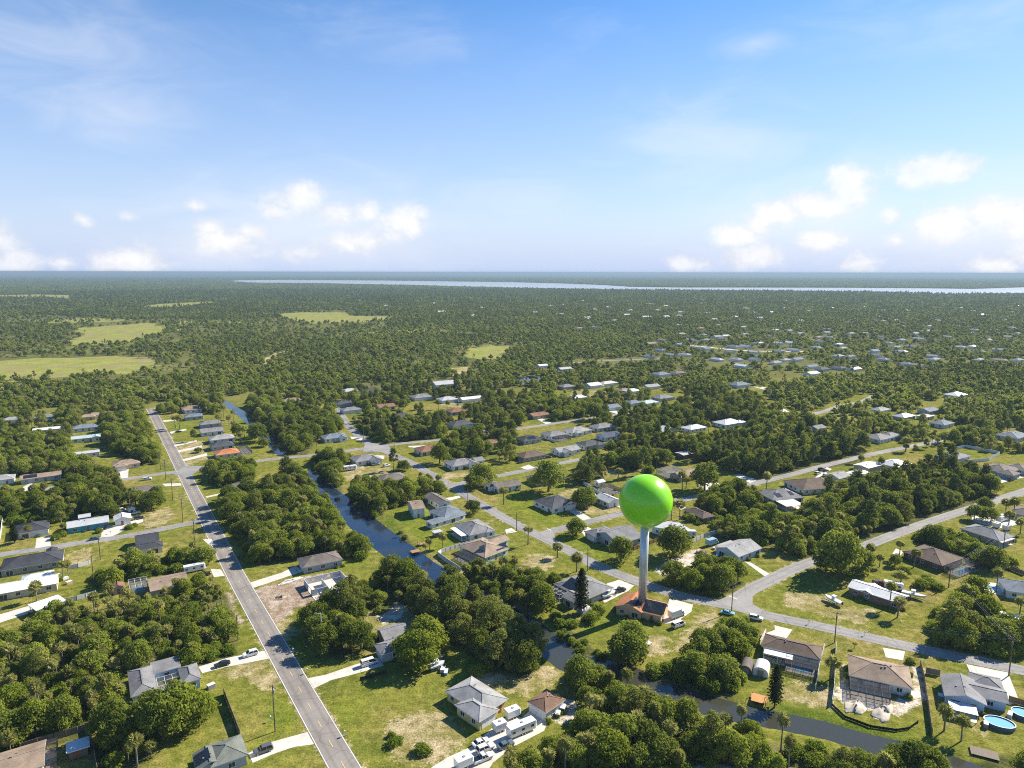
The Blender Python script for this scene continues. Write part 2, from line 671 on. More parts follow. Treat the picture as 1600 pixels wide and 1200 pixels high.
# the covers of the ground: (outline in the photograph, cover). Their edges are broken up by noise
COVERS = dict(
    wood=[], sand=[[(1425, 1040), (1440, 1045), (1443, 1075), (1440, 1098), (1405, 1122), (1385, 1112), (1330, 1108), (1308, 1090), (1318, 1040), (1326, 1068), (1380, 1100), (1428, 1085)], [(1020, 888), (1050, 872), (1075, 862), (1090, 858), (1110, 868), (1100, 882), (1078, 888), (1050, 895), (1030, 898)],
          [(1062, 1200), (1090, 1186), (1150, 1184), (1200, 1190), (1260, 1200), (1260, 1240), (1060, 1240)], [(860, 1105), (885, 1090), (905, 1100), (900, 1125), (870, 1130)], [(585, 965), (600, 945), (625, 935), (645, 945), (625, 965), (600, 980)]],
    dirt=[[(393, 922), (420, 915), (470, 903), (520, 893), (556, 905), (560, 930), (500, 945), (462, 950), (445, 966), (430, 978), (412, 948)], [(348, 925), (365, 930), (380, 975), (372, 985), (360, 955)]],
    dry=[[(1085, 960), (1118, 955), (1125, 970), (1108, 985), (1095, 1002), (1072, 1012), (1050, 1015), (1055, 1000), (1080, 985)], [(600, 1135), (660, 1112), (720, 1120), (735, 1150), (700, 1180), (660, 1197), (620, 1195), (605, 1170)],
         [(735, 1050), (790, 1048), (850, 1040), (880, 1050), (870, 1070), (810, 1085), (770, 1075), (735, 1068)], [(560, 960), (600, 925), (690, 930), (700, 945), (650, 970), (610, 990), (580, 990)], [(828, 865), (860, 868), (868, 880), (850, 895), (815, 905), (800, 896), (815, 880)],
         [(1215, 1065), (1300, 1072), (1308, 1110), (1260, 1100), (1205, 1088)], [(1228, 920), (1300, 935), (1370, 958), (1350, 978), (1260, 955), (1225, 945)], [(545, 730), (600, 728), (628, 738), (590, 745), (550, 752), (535, 745)], [(94, 870), (140, 855), (150, 876), (128, 884), (108, 888)],
         [(228, 805), (262, 790), (270, 806), (255, 822), (225, 828)], [(690, 738), (760, 735), (740, 745), (700, 748)], [(870, 770), (920, 760), (950, 780), (970, 798), (925, 806), (895, 790)], [(1000, 700), (960, 735), (930, 730), (900, 742), (935, 750), (1010, 728)], [(640, 765), (600, 775), (610, 783), (650, 775)],
         [(355, 1030), (412, 1025), (440, 1075), (420, 1080), (380, 1060), (340, 1062)], [(1000, 990), (1040, 995), (1040, 1020), (1010, 1025)], [(0, 825), (25, 812), (60, 806), (20, 806), (-20, 812)], [(450, 960), (420, 985), (440, 1010), (470, 985)], [(955, 862), (1000, 850), (1010, 840), (980, 832), (960, 842)],
         [(495, 1010), (540, 1000), (560, 1010), (520, 1030)], [(640, 875), (690, 890), (730, 900), (700, 880), (665, 862)], [(880, 625), (900, 608), (950, 612), (930, 622)], [(270, 690), (320, 690), (330, 715), (290, 728)], [(535, 640), (560, 625), (520, 625)], [(680, 610), (760, 618), (800, 630), (750, 645), (690, 632)]],
    lush=[[(600, 808), (622, 790), (665, 775), (700, 830), (720, 845), (700, 865), (672, 870), (640, 840)], [(800, 765), (838, 775), (870, 800), (905, 812), (860, 828), (815, 805), (770, 785), (790, 770)], [(905, 832), (930, 852), (965, 868), (952, 882), (925, 872), (870, 845)],
          [(258, 648), (300, 655), (312, 668), (280, 678), (262, 670)], [(540, 860), (580, 866), (585, 880), (550, 892), (525, 893)], [(830, 900), (855, 905), (850, 930), (820, 935)], [(1505, 700), (1560, 708), (1530, 720), (1498, 712)], [(930, 950), (955, 955), (960, 985), (925, 1005), (910, 990)],
          [(440, 1070), (480, 1100), (470, 1140), (420, 1160), (400, 1120), (420, 1085)], [(500, 1085), (580, 1085), (560, 1130), (600, 1195), (560, 1195)], [(1375, 1140), (1440, 1120), (1440, 1150), (1420, 1165)], [(370, 640), (400, 660), (410, 690), (385, 700), (360, 680)]],
    reed=[[(1210, 1098), (1300, 1112), (1330, 1122), (1420, 1150), (1400, 1162), (1350, 1150), (1280, 1132), (1210, 1117)], [(610, 800), (640, 845), (672, 875), (690, 885), (680, 890), (640, 862), (600, 815)], [(880, 1030), (935, 1042), (900, 1050), (860, 1020)]])


def ground_mat():
    m, t, out = new_mat('ground_cover')
    p = t.pos()
    a = t.noise(p, 0.045, 5.0, 0.6)
    b = t.noise(p, 0.35, 5.0, 0.65)
    c = t.noise(p, 1.9, 3.0, 0.7)
    d = t.noise(t.vmath('ADD', p, (31.0, 7.0, 0)), 0.022, 6.0, 0.68)
    e = t.noise(t.vmath('ADD', p, (3.0, 77.0, 0)), 0.08, 7.0, 0.72)
    bc = t.math('ADD', t.math('MULTIPLY', t.math('SUBTRACT', b, 0.5), 0.8), t.math('MULTIPLY', t.math('SUBTRACT', c, 0.5), 0.45))
    f = t.math('ADD', t.math('MULTIPLY', a, 0.55), t.math('MULTIPLY', b, 0.45))
    f1 = t.ramp(f, 0.34, 0.66)
    f2 = t.ramp(t.math('ADD', e, t.math('MULTIPLY', bc, .5)), 0.38, 0.68)
    col = t.mix(f1, G1, G2)
    dr = t.math('ADD', d, t.math('MULTIPLY', bc, .35))
    col = t.mix(t.ramp(dr, 0.48, 0.70, 0, 0.75), col, (0.290, 0.220, 0.080))
    col = t.mix(t.ramp(t.math('ADD', e, t.math('MULTIPLY', bc, .4)), 0.60, 0.74, 0, 0.8), col, (0.36, 0.29, 0.165))
    col = t.mix(t.ramp(t.math('SUBTRACT', a, t.math('MULTIPLY', bc, .2)), 0.28, 0.42, 0.45, 0.0), col, (0.085, 0.105, 0.018))
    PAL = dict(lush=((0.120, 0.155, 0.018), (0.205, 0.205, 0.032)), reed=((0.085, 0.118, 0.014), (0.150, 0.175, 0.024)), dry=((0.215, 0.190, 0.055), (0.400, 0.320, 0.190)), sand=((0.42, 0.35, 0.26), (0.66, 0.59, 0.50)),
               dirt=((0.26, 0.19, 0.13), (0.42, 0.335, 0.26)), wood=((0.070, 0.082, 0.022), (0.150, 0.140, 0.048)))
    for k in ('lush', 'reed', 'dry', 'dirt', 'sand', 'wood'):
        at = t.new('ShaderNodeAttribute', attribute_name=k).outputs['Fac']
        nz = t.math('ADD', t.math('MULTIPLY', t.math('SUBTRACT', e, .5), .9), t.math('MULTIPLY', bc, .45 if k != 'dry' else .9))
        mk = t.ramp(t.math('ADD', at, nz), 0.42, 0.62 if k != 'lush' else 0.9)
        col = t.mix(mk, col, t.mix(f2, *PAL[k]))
    hv = t.new('ShaderNodeHueSaturation')
    t.put(hv.inputs['Color'], col)
    t.put(hv.inputs['Value'], t.math('ADD', t.ramp(c, 0.25, 0.75, 0.60, 1.36), t.ramp(b, 0.3, 0.7, -0.18, 0.18)))
    colr = hv.outputs[0]
    # scrub and pine flats beyond the last houses: another ground cover
    s = t.sep(p)
    n1 = t.noise(p, 0.006, 6.0, 0.65)
    n2 = t.noise(p, 0.03, 5.0, 0.7)
    n3 = t.noise(p, 0.0007, 6.0, 0.6)
    fc = t.mix(t.ramp(n1, 0.35, 0.7), (0.105, 0.112, 0.034), (0.215, 0.200, 0.062))
    fc = t.mix(t.ramp(n2, 0.4, 0.7, 0, 0.7), fc, (0.120, 0.118, 0.040))
    fc = t.mix(t.ramp(n3, 0.40, 0.7, 0, 0.55), fc, (0.085, 0.092, 0.038))
    fc = t.mix(t.ramp(s[1], 1300.0, 3200.0, 0.0, 0.8), fc, (0.075, 0.092, 0.034))
    w = t.math('ADD', s[1], t.math('MULTIPLY', t.math('SUBTRACT', n2, 0.5), 160.0))
    w = t.math('SUBTRACT', w, t.math('MULTIPLY', s[0], 0.25))
    colr = t.mix(t.ramp(w, 640.0, 780.0), colr, fc)
    bp = t.new('ShaderNodeBump')
    bp.inputs['Strength'].default_value = 0.6
    bp.inputs['Distance'].default_value = 0.2
    t.put(bp.inputs['Height'], t.math('ADD', c, t.math('MULTIPLY', b, 2.0)))
    b_ = t.new('ShaderNodeBsdfDiffuse')
    t.put(b_.inputs['Color'], colr)
    t.l.new(bp.outputs[0], b_.inputs['Normal'])
    t.l.new(b_.outputs[0], out.inputs['Surface'])
    return m


M_ground = ground_mat()
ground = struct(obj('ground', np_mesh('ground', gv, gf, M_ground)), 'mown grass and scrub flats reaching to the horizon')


def cover(key, polys, soft=5.0):
    """write how far inside an outline each ground point lies, 0.5 on the outline"""
    val = np.zeros(gx.size)
    X, Y = gx.ravel(), gy.ravel()
    for q in polys:
        xs, ys = [p_[0] for p_ in q], [p_[1] for p_ in q]
        k = np.where((X > min(xs) - 12) & (X < max(xs) + 12) & (Y > min(ys) - 12) & (Y < max(ys) + 12))[0]
        if len(k) == 0:
            continue
        dd = dist_line(q, X[k], Y[k], True)
        v_ = np.clip(.5 + np.where(inside(q, X[k], Y[k]), dd, -dd) / (2 * soft), 0, 1)
        val[k] = np.maximum(val[k], v_)
    if key == 'dry':
        k = np.where((abs(X) < 400) & (Y > 60) & (Y < 640))[0]
        for g_, w_ in ROADS.values():
            val[k] = np.maximum(val[k], np.clip(.56 - (dist_line(g_, X[k], Y[k]) - w_ / 2) * .16, 0, .56))
    at = ground.data.attributes.new(key, 'FLOAT', 'POINT')
    at.data.foreach_set('value', val.astype(np.float32))


m, t, out = new_mat('canal_water')
p = t.pos()
bp = t.new('ShaderNodeBump')
bp.inputs['Strength'].default_value = 0.12
bp.inputs['Distance'].default_value = 0.1
t.put(bp.inputs['Height'], t.noise(p, 1.1, 4.0, 0.6))
wcol = t.mix(t.ramp(t.noise(p, 0.08, 4.0, 0.6), 0.35, 0.7), (0.010, 0.026, 0.058), (0.026, 0.034, 0.044))  # blue of the reflected sky painted into the base colour
wcol = t.mix(t.ramp(t.sep(p)[1], 190.0, 260.0, 1.0, 0.0), wcol, (0.048, 0.048, 0.034))  # painted sky blue kept for the far canal only, murky brown nearer
b_ = principled(t, out, wcol, 0.06, 0.0, 0.5, normal=bp.outputs[0])
M_water = m
m, t, out = new_mat('river_water')
p = t.pos()
bp = t.new('ShaderNodeBump')
bp.inputs['Strength'].default_value = 0.25
bp.inputs['Distance'].default_value = 0.4
t.put(bp.inputs['Height'], t.noise(p, 0.25, 3.0, 0.6))
principled(t, out, (0.44, 0.47, 0.50), 0.35, 0.0, 0.6)
M_river = m
for cp in CANALS:
    big = []
    n = len(cp) // 2
    # the water sheet reaches a little under the banks
    for i, (x, y) in enumerate(cp):
        j = len(cp) - 1 - i
        ox, oy = cp[j]
        d = Vector((x - ox, y - oy))
        d = d.normalized() * 1.2 if d.length > 0 else Vector((0, 0))
        big.append((x + d.x, y + d.y))
    sheet('canal_water', big, -0.28, M_water, 'dark still canal between grassy banks')
sheet('river_water', PP(RIVER), 0.5, M_river, 'wide pale river below the horizon')
for w_ in FAR_WATER:
    sheet('river_water', PP(w_), 0.5, M_river, 'thin arm of water beyond the river')
sheet('pond_water', smooth_poly(PP(POND), 8, 1.5, 3), 0.05, M_water, 'small pond among trees')


# -- roads
def asphalt(name, c1, c2, tracks=True):
    m, t, out = new_mat(name)
    p = t.pos()
    a = t.noise(p, 0.09, 5.0, 0.6)
    b = t.noise(p, 1.2, 5.0, 0.7)
    col = t.mix(t.ramp(t.math('ADD', t.math('MULTIPLY', a, .65), t.math('MULTIPLY', b, .35)), 0.35, 0.65), c1, c2)
    u = t.new('ShaderNodeAttribute', attribute_name='across').outputs['Fac']
    # worn wheel paths and an oil line down each lane
    w = t.math('ABSOLUTE', t.math('SUBTRACT', t.math('ABSOLUTE', u), 0.48))
    wear = t.math('ADD', t.ramp(w, 0.03, 0.20, 0.86, 1.03), t.ramp(t.noise(p, 0.035, 6.0, 0.7), 0.52, 0.56, 0.0, -0.09))
    vor = t.new('ShaderNodeTexVoronoi', feature='DISTANCE_TO_EDGE')
    t.put(vor.inputs['Vector'], t.vmath('ADD', p, t.vmath('MULTIPLY', t.new('ShaderNodeTexNoise').outputs['Color'], (1.5, 1.5, 0))))
    vor.inputs['Scale'].default_value = 0.16
    crack = t.ramp(vor.outputs['Distance'], 0.0, 0.025, 0.70, 1.0)
    hv = t.new('ShaderNodeHueSaturation')
    t.put(hv.inputs['Color'], col)
    t.put(hv.inputs['Value'], t.math('MULTIPLY', wear, crack))
    principled(t, out, hv.outputs[0], 0.85, 0, 0.25)
    return m


M_asph = asphalt('old_asphalt', (0.215, 0.190, 0.165), (0.275, 0.245, 0.215))
M_asph2 = asphalt('grey_asphalt', (0.225, 0.212, 0.198), (0.300, 0.285, 0.268))
M_conc = plain('concrete_slab', (0.56, 0.52, 0.45), 0.85, var=0.13, scale=0.35)
M_white_line = plain('white_road_paint', (0.70, 0.68, 0.62), 0.7, var=0.15, scale=1.5)
M_yellow_line = plain('yellow_road_paint', (0.56, 0.42, 0.17), 0.7, var=0.2, scale=1.5)
ROADS = {}
_roadz = [0.030]


def strip_pts(g, w, off=0.0):
    L, Rr = [], []
    for i, p in enumerate(g):
        a = g[max(i - 1, 0)]
        b = g[min(i + 1, len(g) - 1)]
        d = Vector((b[0] - a[0], b[1] - a[1])).normalized()
        nx, ny = -d.y, d.x
        L.append((p[0] + nx * (off + w / 2), p[1] + ny * (off + w / 2)))
        Rr.append((p[0] + nx * (off - w / 2), p[1] + ny * (off - w / 2)))
    return L, Rr


def resample(g, step):
    """Catmull-Rom through the points"""
    out = []
    n = len(g)
    for i in range(n - 1):
        p0 = Vector(g[max(i - 1, 0)])
        p1 = Vector(g[i])
        p2 = Vector(g[i + 1])
        p3 = Vector(g[min(i + 2, n - 1)])
        k = max(1, int((p2 - p1).length / step))
        for j in range(k):
            t = j / k
            q = 0.5 * ((2 * p1) + (p2 - p0) * t + (2 * p0 - 5 * p1 + 4 * p2 - p3) * t * t + (3 * p1 - 3 * p2 + p3 - p0) * t ** 3)
            out.append((q.x, q.y))
    out.append(tuple(g[-1]))
    return out


def road(key, name, pts, w, mat, label, z=None, step=6.0):
    g = resample(PP(pts), step)
    ROADS[key] = (g, w)
    if z is None:
        z = _roadz[0]
        _roadz[0] += 0.004
    L, Rr = strip_pts(g, w)
    C = 4
    v, f = [], []
    acr = []
    for a, b in zip(L, Rr):
        for q in range(C + 1):
            t_ = q / C
            v.append((a[0] + (b[0] - a[0]) * t_, a[1] + (b[1] - a[1]) * t_, z))
            acr.append(-1 + 2 * t_)
    for i in range(len(L) - 1):
        for q in range(C):
            k = i * (C + 1) + q
            f.append((k, k + C + 1, k + C + 2, k + 1))
    me = bpy.data.meshes.new(name)
    me.from_pydata(v, [], f)
    me.materials.append(mat)
    at = me.attributes.new('across', 'FLOAT', 'POINT')
    at.data.foreach_set('value', acr)
    me.update()
    return struct(obj(name, me), label)


MAIN = [(212, 602), (235, 638), (262, 690), (293, 751), (321, 806), (345, 853), (370, 902), (411, 975), (456, 1055), (525, 1176), (560, 1237)]
MAIN = MAIN[1:]
road('main', 'road', MAIN, 7.2, M_asph, 'two lane road with white edges and yellow dashes')
road('a', 'road', [(-120, 888), (0, 867), (100, 852), (200, 837), (300, 817), (322, 811)], 5.6, M_asph2, 'side street by the teal house')
road('b', 'road', [(-120, 794), (0, 772), (100, 760), (140, 755), (187, 750), (275, 737), (325, 731), (375, 724), (430, 717), (500, 710), (575, 700), (637, 692), (700, 686), (750, 678.5), (800, 671.5), (850, 664), (920, 654), (985, 645), (1040, 637), (1100, 627.5), (1170, 613)],
     5.6, M_asph2, 'cross street over the canal')
road('c', 'road', [(531, 640), (537, 655), (552, 673), (578, 694), (608, 708), (640, 722), (670, 739), (712, 764), (755, 790), (800, 816), (850, 841), (900, 866), (935, 885), (978, 902), (1026, 919), (1075, 934), (1115, 942), (1150, 948), (1200, 962), (1300, 983), (1400, 1006), (1500, 1027), (1600, 1048), (1700, 1070)],
     6.2, M_asph2, 'winding street past the orange house')
road('d', 'road', [(1128, 945), (1150, 936), (1170, 923), (1200, 908), (1232, 892), (1285, 872), (1340, 857), (1375, 844), (1425, 825), (1475, 808), (1525, 792), (1575, 776), (1640, 755)], 6.2, M_asph2, 'street branching off toward the pines')
road('e', 'road', [(708, 760), (725, 754), (750, 748), (800, 739.5), (835, 732), (880, 723), (930, 713)], 5.4, M_asph2, 'short street among the grey roofed houses')
road('f', 'road', [(845, 836), (862, 830), (920, 815), (970, 803), (1050, 785), (1085, 777), (1150, 762), (1210, 748), (1250, 738), (1275, 731), (1320, 720), (1360, 710), (1425, 697), (1462, 690), (1487, 678), (1520, 667)], 5.6, M_asph2, 'street behind the grey houses')
road('g', 'road', [(1240, 655), (1290, 642), (1317, 633), (1345, 628), (1365, 618)], 6.0, M_asph2, 'distant street among trees')
road('h', 'road', [(531, 640), (520, 634), (500, 641)], 5.0, M_asph2, 'end of the winding street')
road('i', 'road', [(875, 567.5), (900, 566.5), (940, 564), (990, 562), (1035, 559.5)], 6.5, M_asph2, 'far street in the woods', z=0.15)
road('j', 'road', [(1077, 539.5), (1110, 543), (1150, 547), (1200, 549), (1260, 549)], 8, M_conc, 'far pale street', z=0.15)
# junction flares
FL = [[(303, 821), (322, 803), (334, 825), (338, 838), (326, 824), (312, 817)], [(268, 741), (283, 733), (286, 728), (300, 728), (320, 728), (300, 742), (296, 752), (289, 744)],
      [(1118, 939), (1150, 934), (1172, 920), (1190, 910), (1196, 916), (1176, 932), (1176, 944), (1200, 958), (1190, 963), (1150, 953)],
      [(566, 706), (572, 690), (590, 694), (606, 695), (618, 712), (592, 706)], [(700, 762), (712, 755), (728, 751), (724, 758), (727, 774)], [(846, 843), (842, 832), (862, 828), (866, 832), (868, 851)]]
for f_ in FL:
    _roadz[0] += 0.003
    sheet('road_junction', PP(f_), _roadz[0], M_asph2, 'widened asphalt where two streets meet')


for k_, L_ in COVERS.items():
    if k_ != 'wood':
        cover(k_, [PP(q) for q in L_])

# painted lines of the main road
def paint(g, w, off, z, mat, name, label, on=None, gap=0, start=0.0):
    v, f = [], []
    L, Rr = strip_pts(g, w, off)
    if on is None:
        for a, b in zip(L, Rr):
            v += [(a[0], a[1], z), (b[0], b[1], z)]
        f = [(2 * i, 2 * i + 2, 2 * i + 3, 2 * i + 1) for i in range(len(L) - 1)]
    else:
        s = start
        for i in range(len(g) - 1):
            a, b = Vector(g[i]), Vector(g[i + 1])
            Ls = (b - a).length
            d = (b - a) / Ls
            n_ = Vector((-d.y, d.x)) * (w / 2)
            while s < Ls:
                p, q = a + d * s, a + d * (s + on)
                k = len(v)
                v += [(p.x + n_.x, p.y + n_.y, z), (p.x - n_.x, p.y - n_.y, z), (q.x - n_.x, q.y - n_.y, z), (q.x + n_.x, q.y + n_.y, z)]
                f.append((k, k + 3, k + 2, k + 1))
                s += on + gap
            s -= Ls
    me = bpy.data.meshes.new(name)
    me.from_pydata(v, [], f)
    me.materials.append(mat)
    return struct(obj(name, me), label)


gm = ROADS['main'][0]
paint(gm, 0.19, 3.35, 0.062, M_white_line, 'road_marking', 'white edge line')
paint(gm, 0.19, -3.35, 0.0625, M_white_line, 'road_marking', 'white edge line')
paint(gm, 0.22, 0.0, 0.063, M_yellow_line, 'road_marking', 'yellow centre dashes', 3.0, 6.2)
for a, b in (((1139, 931.5), (1152, 936.5)), ((855, 826), (861, 829))):
    pa, pb = P(*a), P(*b)
    paint([pa, pb], 0.5, 0, 0.09, M_white_line, 'road_marking', 'white stop bar')

# -- patches of other ground
_pz = [0.008]


def patch(name, px, mat, label, step=3.0, jit=0.7, z=None):
    _pz[0] += 0.0012
    return sheet(name, smooth_poly(PP(px), step, jit, int(px[0][0] * 7 + px[0][1])), z if z is not None else _pz[0], mat, label)


for px_, lb in (([(0, 565), (60, 559), (100, 560), (160, 556.5), (240, 560), (250, 569), (232, 577), (200, 587), (150, 584), (90, 590), (0, 594), (-80, 594), (-80, 566)], 'open green meadow in the pines'),
                ([(96, 538), (130, 524), (112, 513), (175, 508.5), (232, 504), (250, 510), (292, 502.5), (288, 513), (256, 523), (205, 536), (140, 539)], 'pale open marsh meadow'),
                ([(216, 479), (250, 475), (330, 471), (334, 475), (290, 479), (222, 481)], 'far tan meadow'),
                ([(430, 491), (470, 488), (540, 488), (550, 494), (600, 494), (625, 497), (590, 502), (500, 506), (450, 501)], 'tan and green meadow'),
                ([(730, 545), (765, 540), (800, 541), (790, 552), (765, 563), (728, 559)], 'small green meadow'),
                ([(50, 501), (130, 497), (215, 499), (170, 503.5), (80, 505)], 'thin pale meadow'), ([(245, 503), (330, 500.5), (430, 503.5), (350, 506.5)], 'thin brown meadow strip'), ([(555, 520), (650, 514), (725, 520), (640, 523.5)], 'thin scrub clearing'), ([(-80, 600), (20, 595), (30, 606), (-10, 616), (-80, 618)], 'clearing at the left'), ([(640, 525), (700, 528), (780, 533), (760, 538), (690, 534)], 'far grassy strip'), ([(-80, 462), (60, 460), (110, 461), (112, 470), (60, 467), (-80, 468)], 'pale cleared ground'),
                ([(700, 575), (735, 572), (740, 580), (720, 590), (703, 583)], 'sandy clearing'), ([(400, 567), (430, 553), (455, 545), (457, 548), (430, 558), (402, 572)], 'sandy trail')):
    patch('meadow_ground', px_, M_meadow if 'sand' not in lb else M_dry, lb, 14, 9, z=0.10 + 0.01 * _pz[0])


def drive(px, label='pale concrete driveway', mat=None):
    _pz[0] += 0.0011
    g = PP(px)
    DRIVES.append(g)
    return sheet('driveway', g, _pz[0] + 0.004, mat or M_conc, label)


DRIVES = []
for d_ in ([(385, 912), (386, 922), (452, 900), (474, 893), (462, 884), (440, 895)], [(480, 1060), (490, 1076), (517, 1063), (555, 1053), (600, 1040), (592, 1028), (550, 1040), (510, 1054)],
           [(310, 1042), (355, 1028), (413, 1017), (421, 1029), (350, 1043), (316, 1052)], [(388, 1177), (422, 1160), (480, 1144), (491, 1163), (460, 1167), (425, 1179), (395, 1192)],
           [(650, 1215), (700, 1183), (738, 1166), (775, 1132), (800, 1113), (815, 1122), (826, 1112), (856, 1128), (850, 1142), (800, 1168), (770, 1192), (755, 1215)],
           [(1046, 935), (1083, 945), (1080, 956), (1055, 973), (1035, 975), (1040, 960)], [(967, 906), (991, 915), (982, 923), (945, 942), (941, 938), (950, 920), (948, 912)],
           [(1210, 977), (1238, 984), (1228, 999), (1194, 994), (1186, 1004), (1196, 990), (1211, 984)], [(1379.5, 1012), (1414, 1018), (1411, 1032), (1384, 1027)],
           [(1510, 1038), (1575, 1051), (1593, 1097), (1576, 1102), (1560, 1066), (1516, 1052)], [(1164, 878), (1173, 879), (1206, 899), (1198, 903)], [(887, 797), (898, 794), (924, 810), (912, 814)],
           [(903, 824), (912, 821), (924, 826), (914, 838)], [(57, 841), (79, 837), (79.5, 853), (55, 857)], [(159, 826), (207, 814), (222, 806), (224, 815), (209, 821), (176, 838), (158, 840)],
           [(184, 736), (201, 733), (200, 747), (184, 748)], [(278, 704), (279, 707), (316, 699), (315, 696)], [(285, 718), (287, 721), (324, 712), (323, 708)], [(254, 657), (256, 659.5), (277, 657), (276, 655)],
           [(265, 675), (267, 678), (292, 672), (290, 670)], [(272, 695), (273, 698), (308, 690), (307, 688)], [(36, 761), (51, 753), (49, 766), (35, 771)], [(789, 828), (799, 825), (808, 831), (791, 834)],
           [(694, 779), (717, 774.5), (720, 777.5), (704, 782)], [(-20, 966), (48, 946), (52, 956), (-20, 980)], [(329, 889), (345, 890), (351, 900), (334, 902)], [(317, 843), (330, 842), (335, 850), (326, 851)],
           [(253, 756), (283, 755), (283, 759), (258, 760)], [(321, 776), (352, 769), (353, 771), (323, 778)], [(1145, 742), (1158, 741), (1183, 750), (1172, 755)], [(1090, 757), (1117, 751), (1126, 758), (1104, 766)],
           [(955, 785), (962, 783), (990, 796), (978, 800)], [(944, 641), (953, 639.5), (974, 645), (965, 647)], [(836, 653), (843, 652), (862, 661), (853, 663)], [(1155, 664), (1163, 662), (1178, 669), (1172, 671)],
           [(690, 695), (637, 697), (640, 699), (654, 700)], [(747, 671), (758, 668), (766, 675), (752, 677)], [(1175, 604), (1195, 605), (1205, 608), (1195, 609)], [(1262, 757), (1292, 730), (1300, 733), (1286, 742)],
           [(547, 682), (566, 685), (566, 688), (549, 686)], [(580, 711), (601, 712), (600, 717), (586, 717)], [(1050, 787), (1058, 785), (1072, 793), (1064, 797)], [(813, 731), (826, 726), (836, 731), (824, 734)],
           [(1545, 745), (1585, 738), (1600, 746), (1560, 756)], [(1400, 857), (1412, 862), (1404, 872), (1394, 866)], [(1517, 806), (1600, 800), (1600, 818), (1560, 826), (1520, 815)]):
    drive(d_)

# ------------------------------------------------------------------ houses
ROOF = dict(
    grey=shingle('grey_shingle', (0.210, 0.205, 0.205)), lgrey=shingle('light_grey_shingle', (0.30, 0.295, 0.285)), dgrey=shingle('dark_grey_shingle', (0.075, 0.077, 0.085)),
    black=shingle('charcoal_shingle', (0.050, 0.052, 0.060)), brown=shingle('brown_shingle', (0.135, 0.095, 0.070)), tan=shingle('tan_shingle', (0.29, 0.215, 0.155)),
    mbrown=shingle('mid_brown_shingle', (0.215, 0.130, 0.085)), taupe=shingle('taupe_shingle', (0.165, 0.140, 0.120)), orange=shingle('orange_tile', (0.43, 0.172, 0.075)),
    rust=shingle('rust_tile', (0.235, 0.118, 0.070)), blue=shingle('blue_grey_shingle', (0.17, 0.195, 0.225)), navy=shingle('navy_shingle', (0.070, 0.085, 0.125)),
    green=shingle('green_grey_shingle', (0.155, 0.165, 0.140)), white=metal_roof('white_metal_roof', (0.70, 0.69, 0.66)), pale=metal_roof('pale_metal_roof', (0.47, 0.47, 0.46)),
    cream=metal_roof('cream_metal_roof', (0.60, 0.55, 0.46)), mint=metal_roof('mint_metal_roof', (0.42, 0.52, 0.46)))
WALL = dict(
    white=plain('white_stucco', (0.70, 0.69, 0.66), .9), cream=plain('cream_stucco', (0.60, 0.50, 0.36), .9), yellow=plain('yellow_stucco', (0.60, 0.47, 0.20), .9), grey=plain('grey_stucco', (0.40, 0.41, 0.42), .9),
    blue=plain('pale_blue_siding', (0.47, 0.57, 0.68), .8), tan=plain('tan_stucco', (0.42, 0.34, 0.26), .9), brown=plain('brown_siding', (0.20, 0.13, 0.10), .9), teal=plain('teal_siding', (0.06, 0.34, 0.42), .8),
    peach=plain('peach_stucco', (0.66, 0.42, 0.24), .9), block=plain('grey_block', (0.52, 0.51, 0.50), .95, var=.14), green=plain('pale_green_siding', (0.45, 0.58, 0.50), .9), taupe=plain('taupe_stucco', (0.34, 0.31, 0.26), .9),
    dbrick=plain('dark_brick', (0.12, 0.085, 0.07), .9))
M_trim = plain('white_trim', (0.72, 0.72, 0.70), .6, var=.05)
M_trimd = plain('brown_trim', (0.14, 0.10, 0.08), .6)
M_soffit = plain('soffit', (0.55, 0.55, 0.53), .8)
M_frame = plain('window_frame', (0.74, 0.74, 0.72), .5, var=.04)
M_door = plain('door_paint', (0.28, 0.10, 0.07), .5)
M_garage = plain('garage_door_white', (0.72, 0.71, 0.68), .5, var=.05)
M_conduit = plain('vent_pipe', (0.25, 0.25, 0.25), .6)
M_bar_w = plain('white_aluminium', (0.66, 0.66, 0.65), .4)
M_bar_d = plain('bronze_aluminium', (0.06, 0.05, 0.045), .4)
m, t, out = new_mat('window_glass')
principled(t, out, (0.025, 0.032, 0.040), 0.08, 0, 0.6)
M_glass = m
m, t, out = new_mat('solar_glass')
tc = t.new('ShaderNodeTexCoord').outputs['Object']
principled(t, out, (0.018, 0.022, 0.034), 0.22, 0, 0.5)
M_solar = m
m, t, out = new_mat('insect_screen')
principled(t, out, (0.055, 0.058, 0.062), 0.9, 0, 0.1, alpha=0.42)
M_screen = m
m, t, out = new_mat('pool_water')
bp = t.new('ShaderNodeBump')
bp.inputs['Strength'].default_value = 0.2
t.put(bp.inputs['Height'], t.noise(t.pos(), 2.0))
principled(t, out, (0.22, 0.48, 0.64), 0.08, 0, 0.5, normal=bp.outputs[0])
M_pool = m
M_deck = plain('pool_deck', (0.46, 0.42, 0.36), .9)

HOUSES = []          # (world x, y, radius, short words, footprint rects)
RECTS = []           # (cx, cy, ca, sa, hx, hy) of everything that trees must keep off
ZE = 2.75


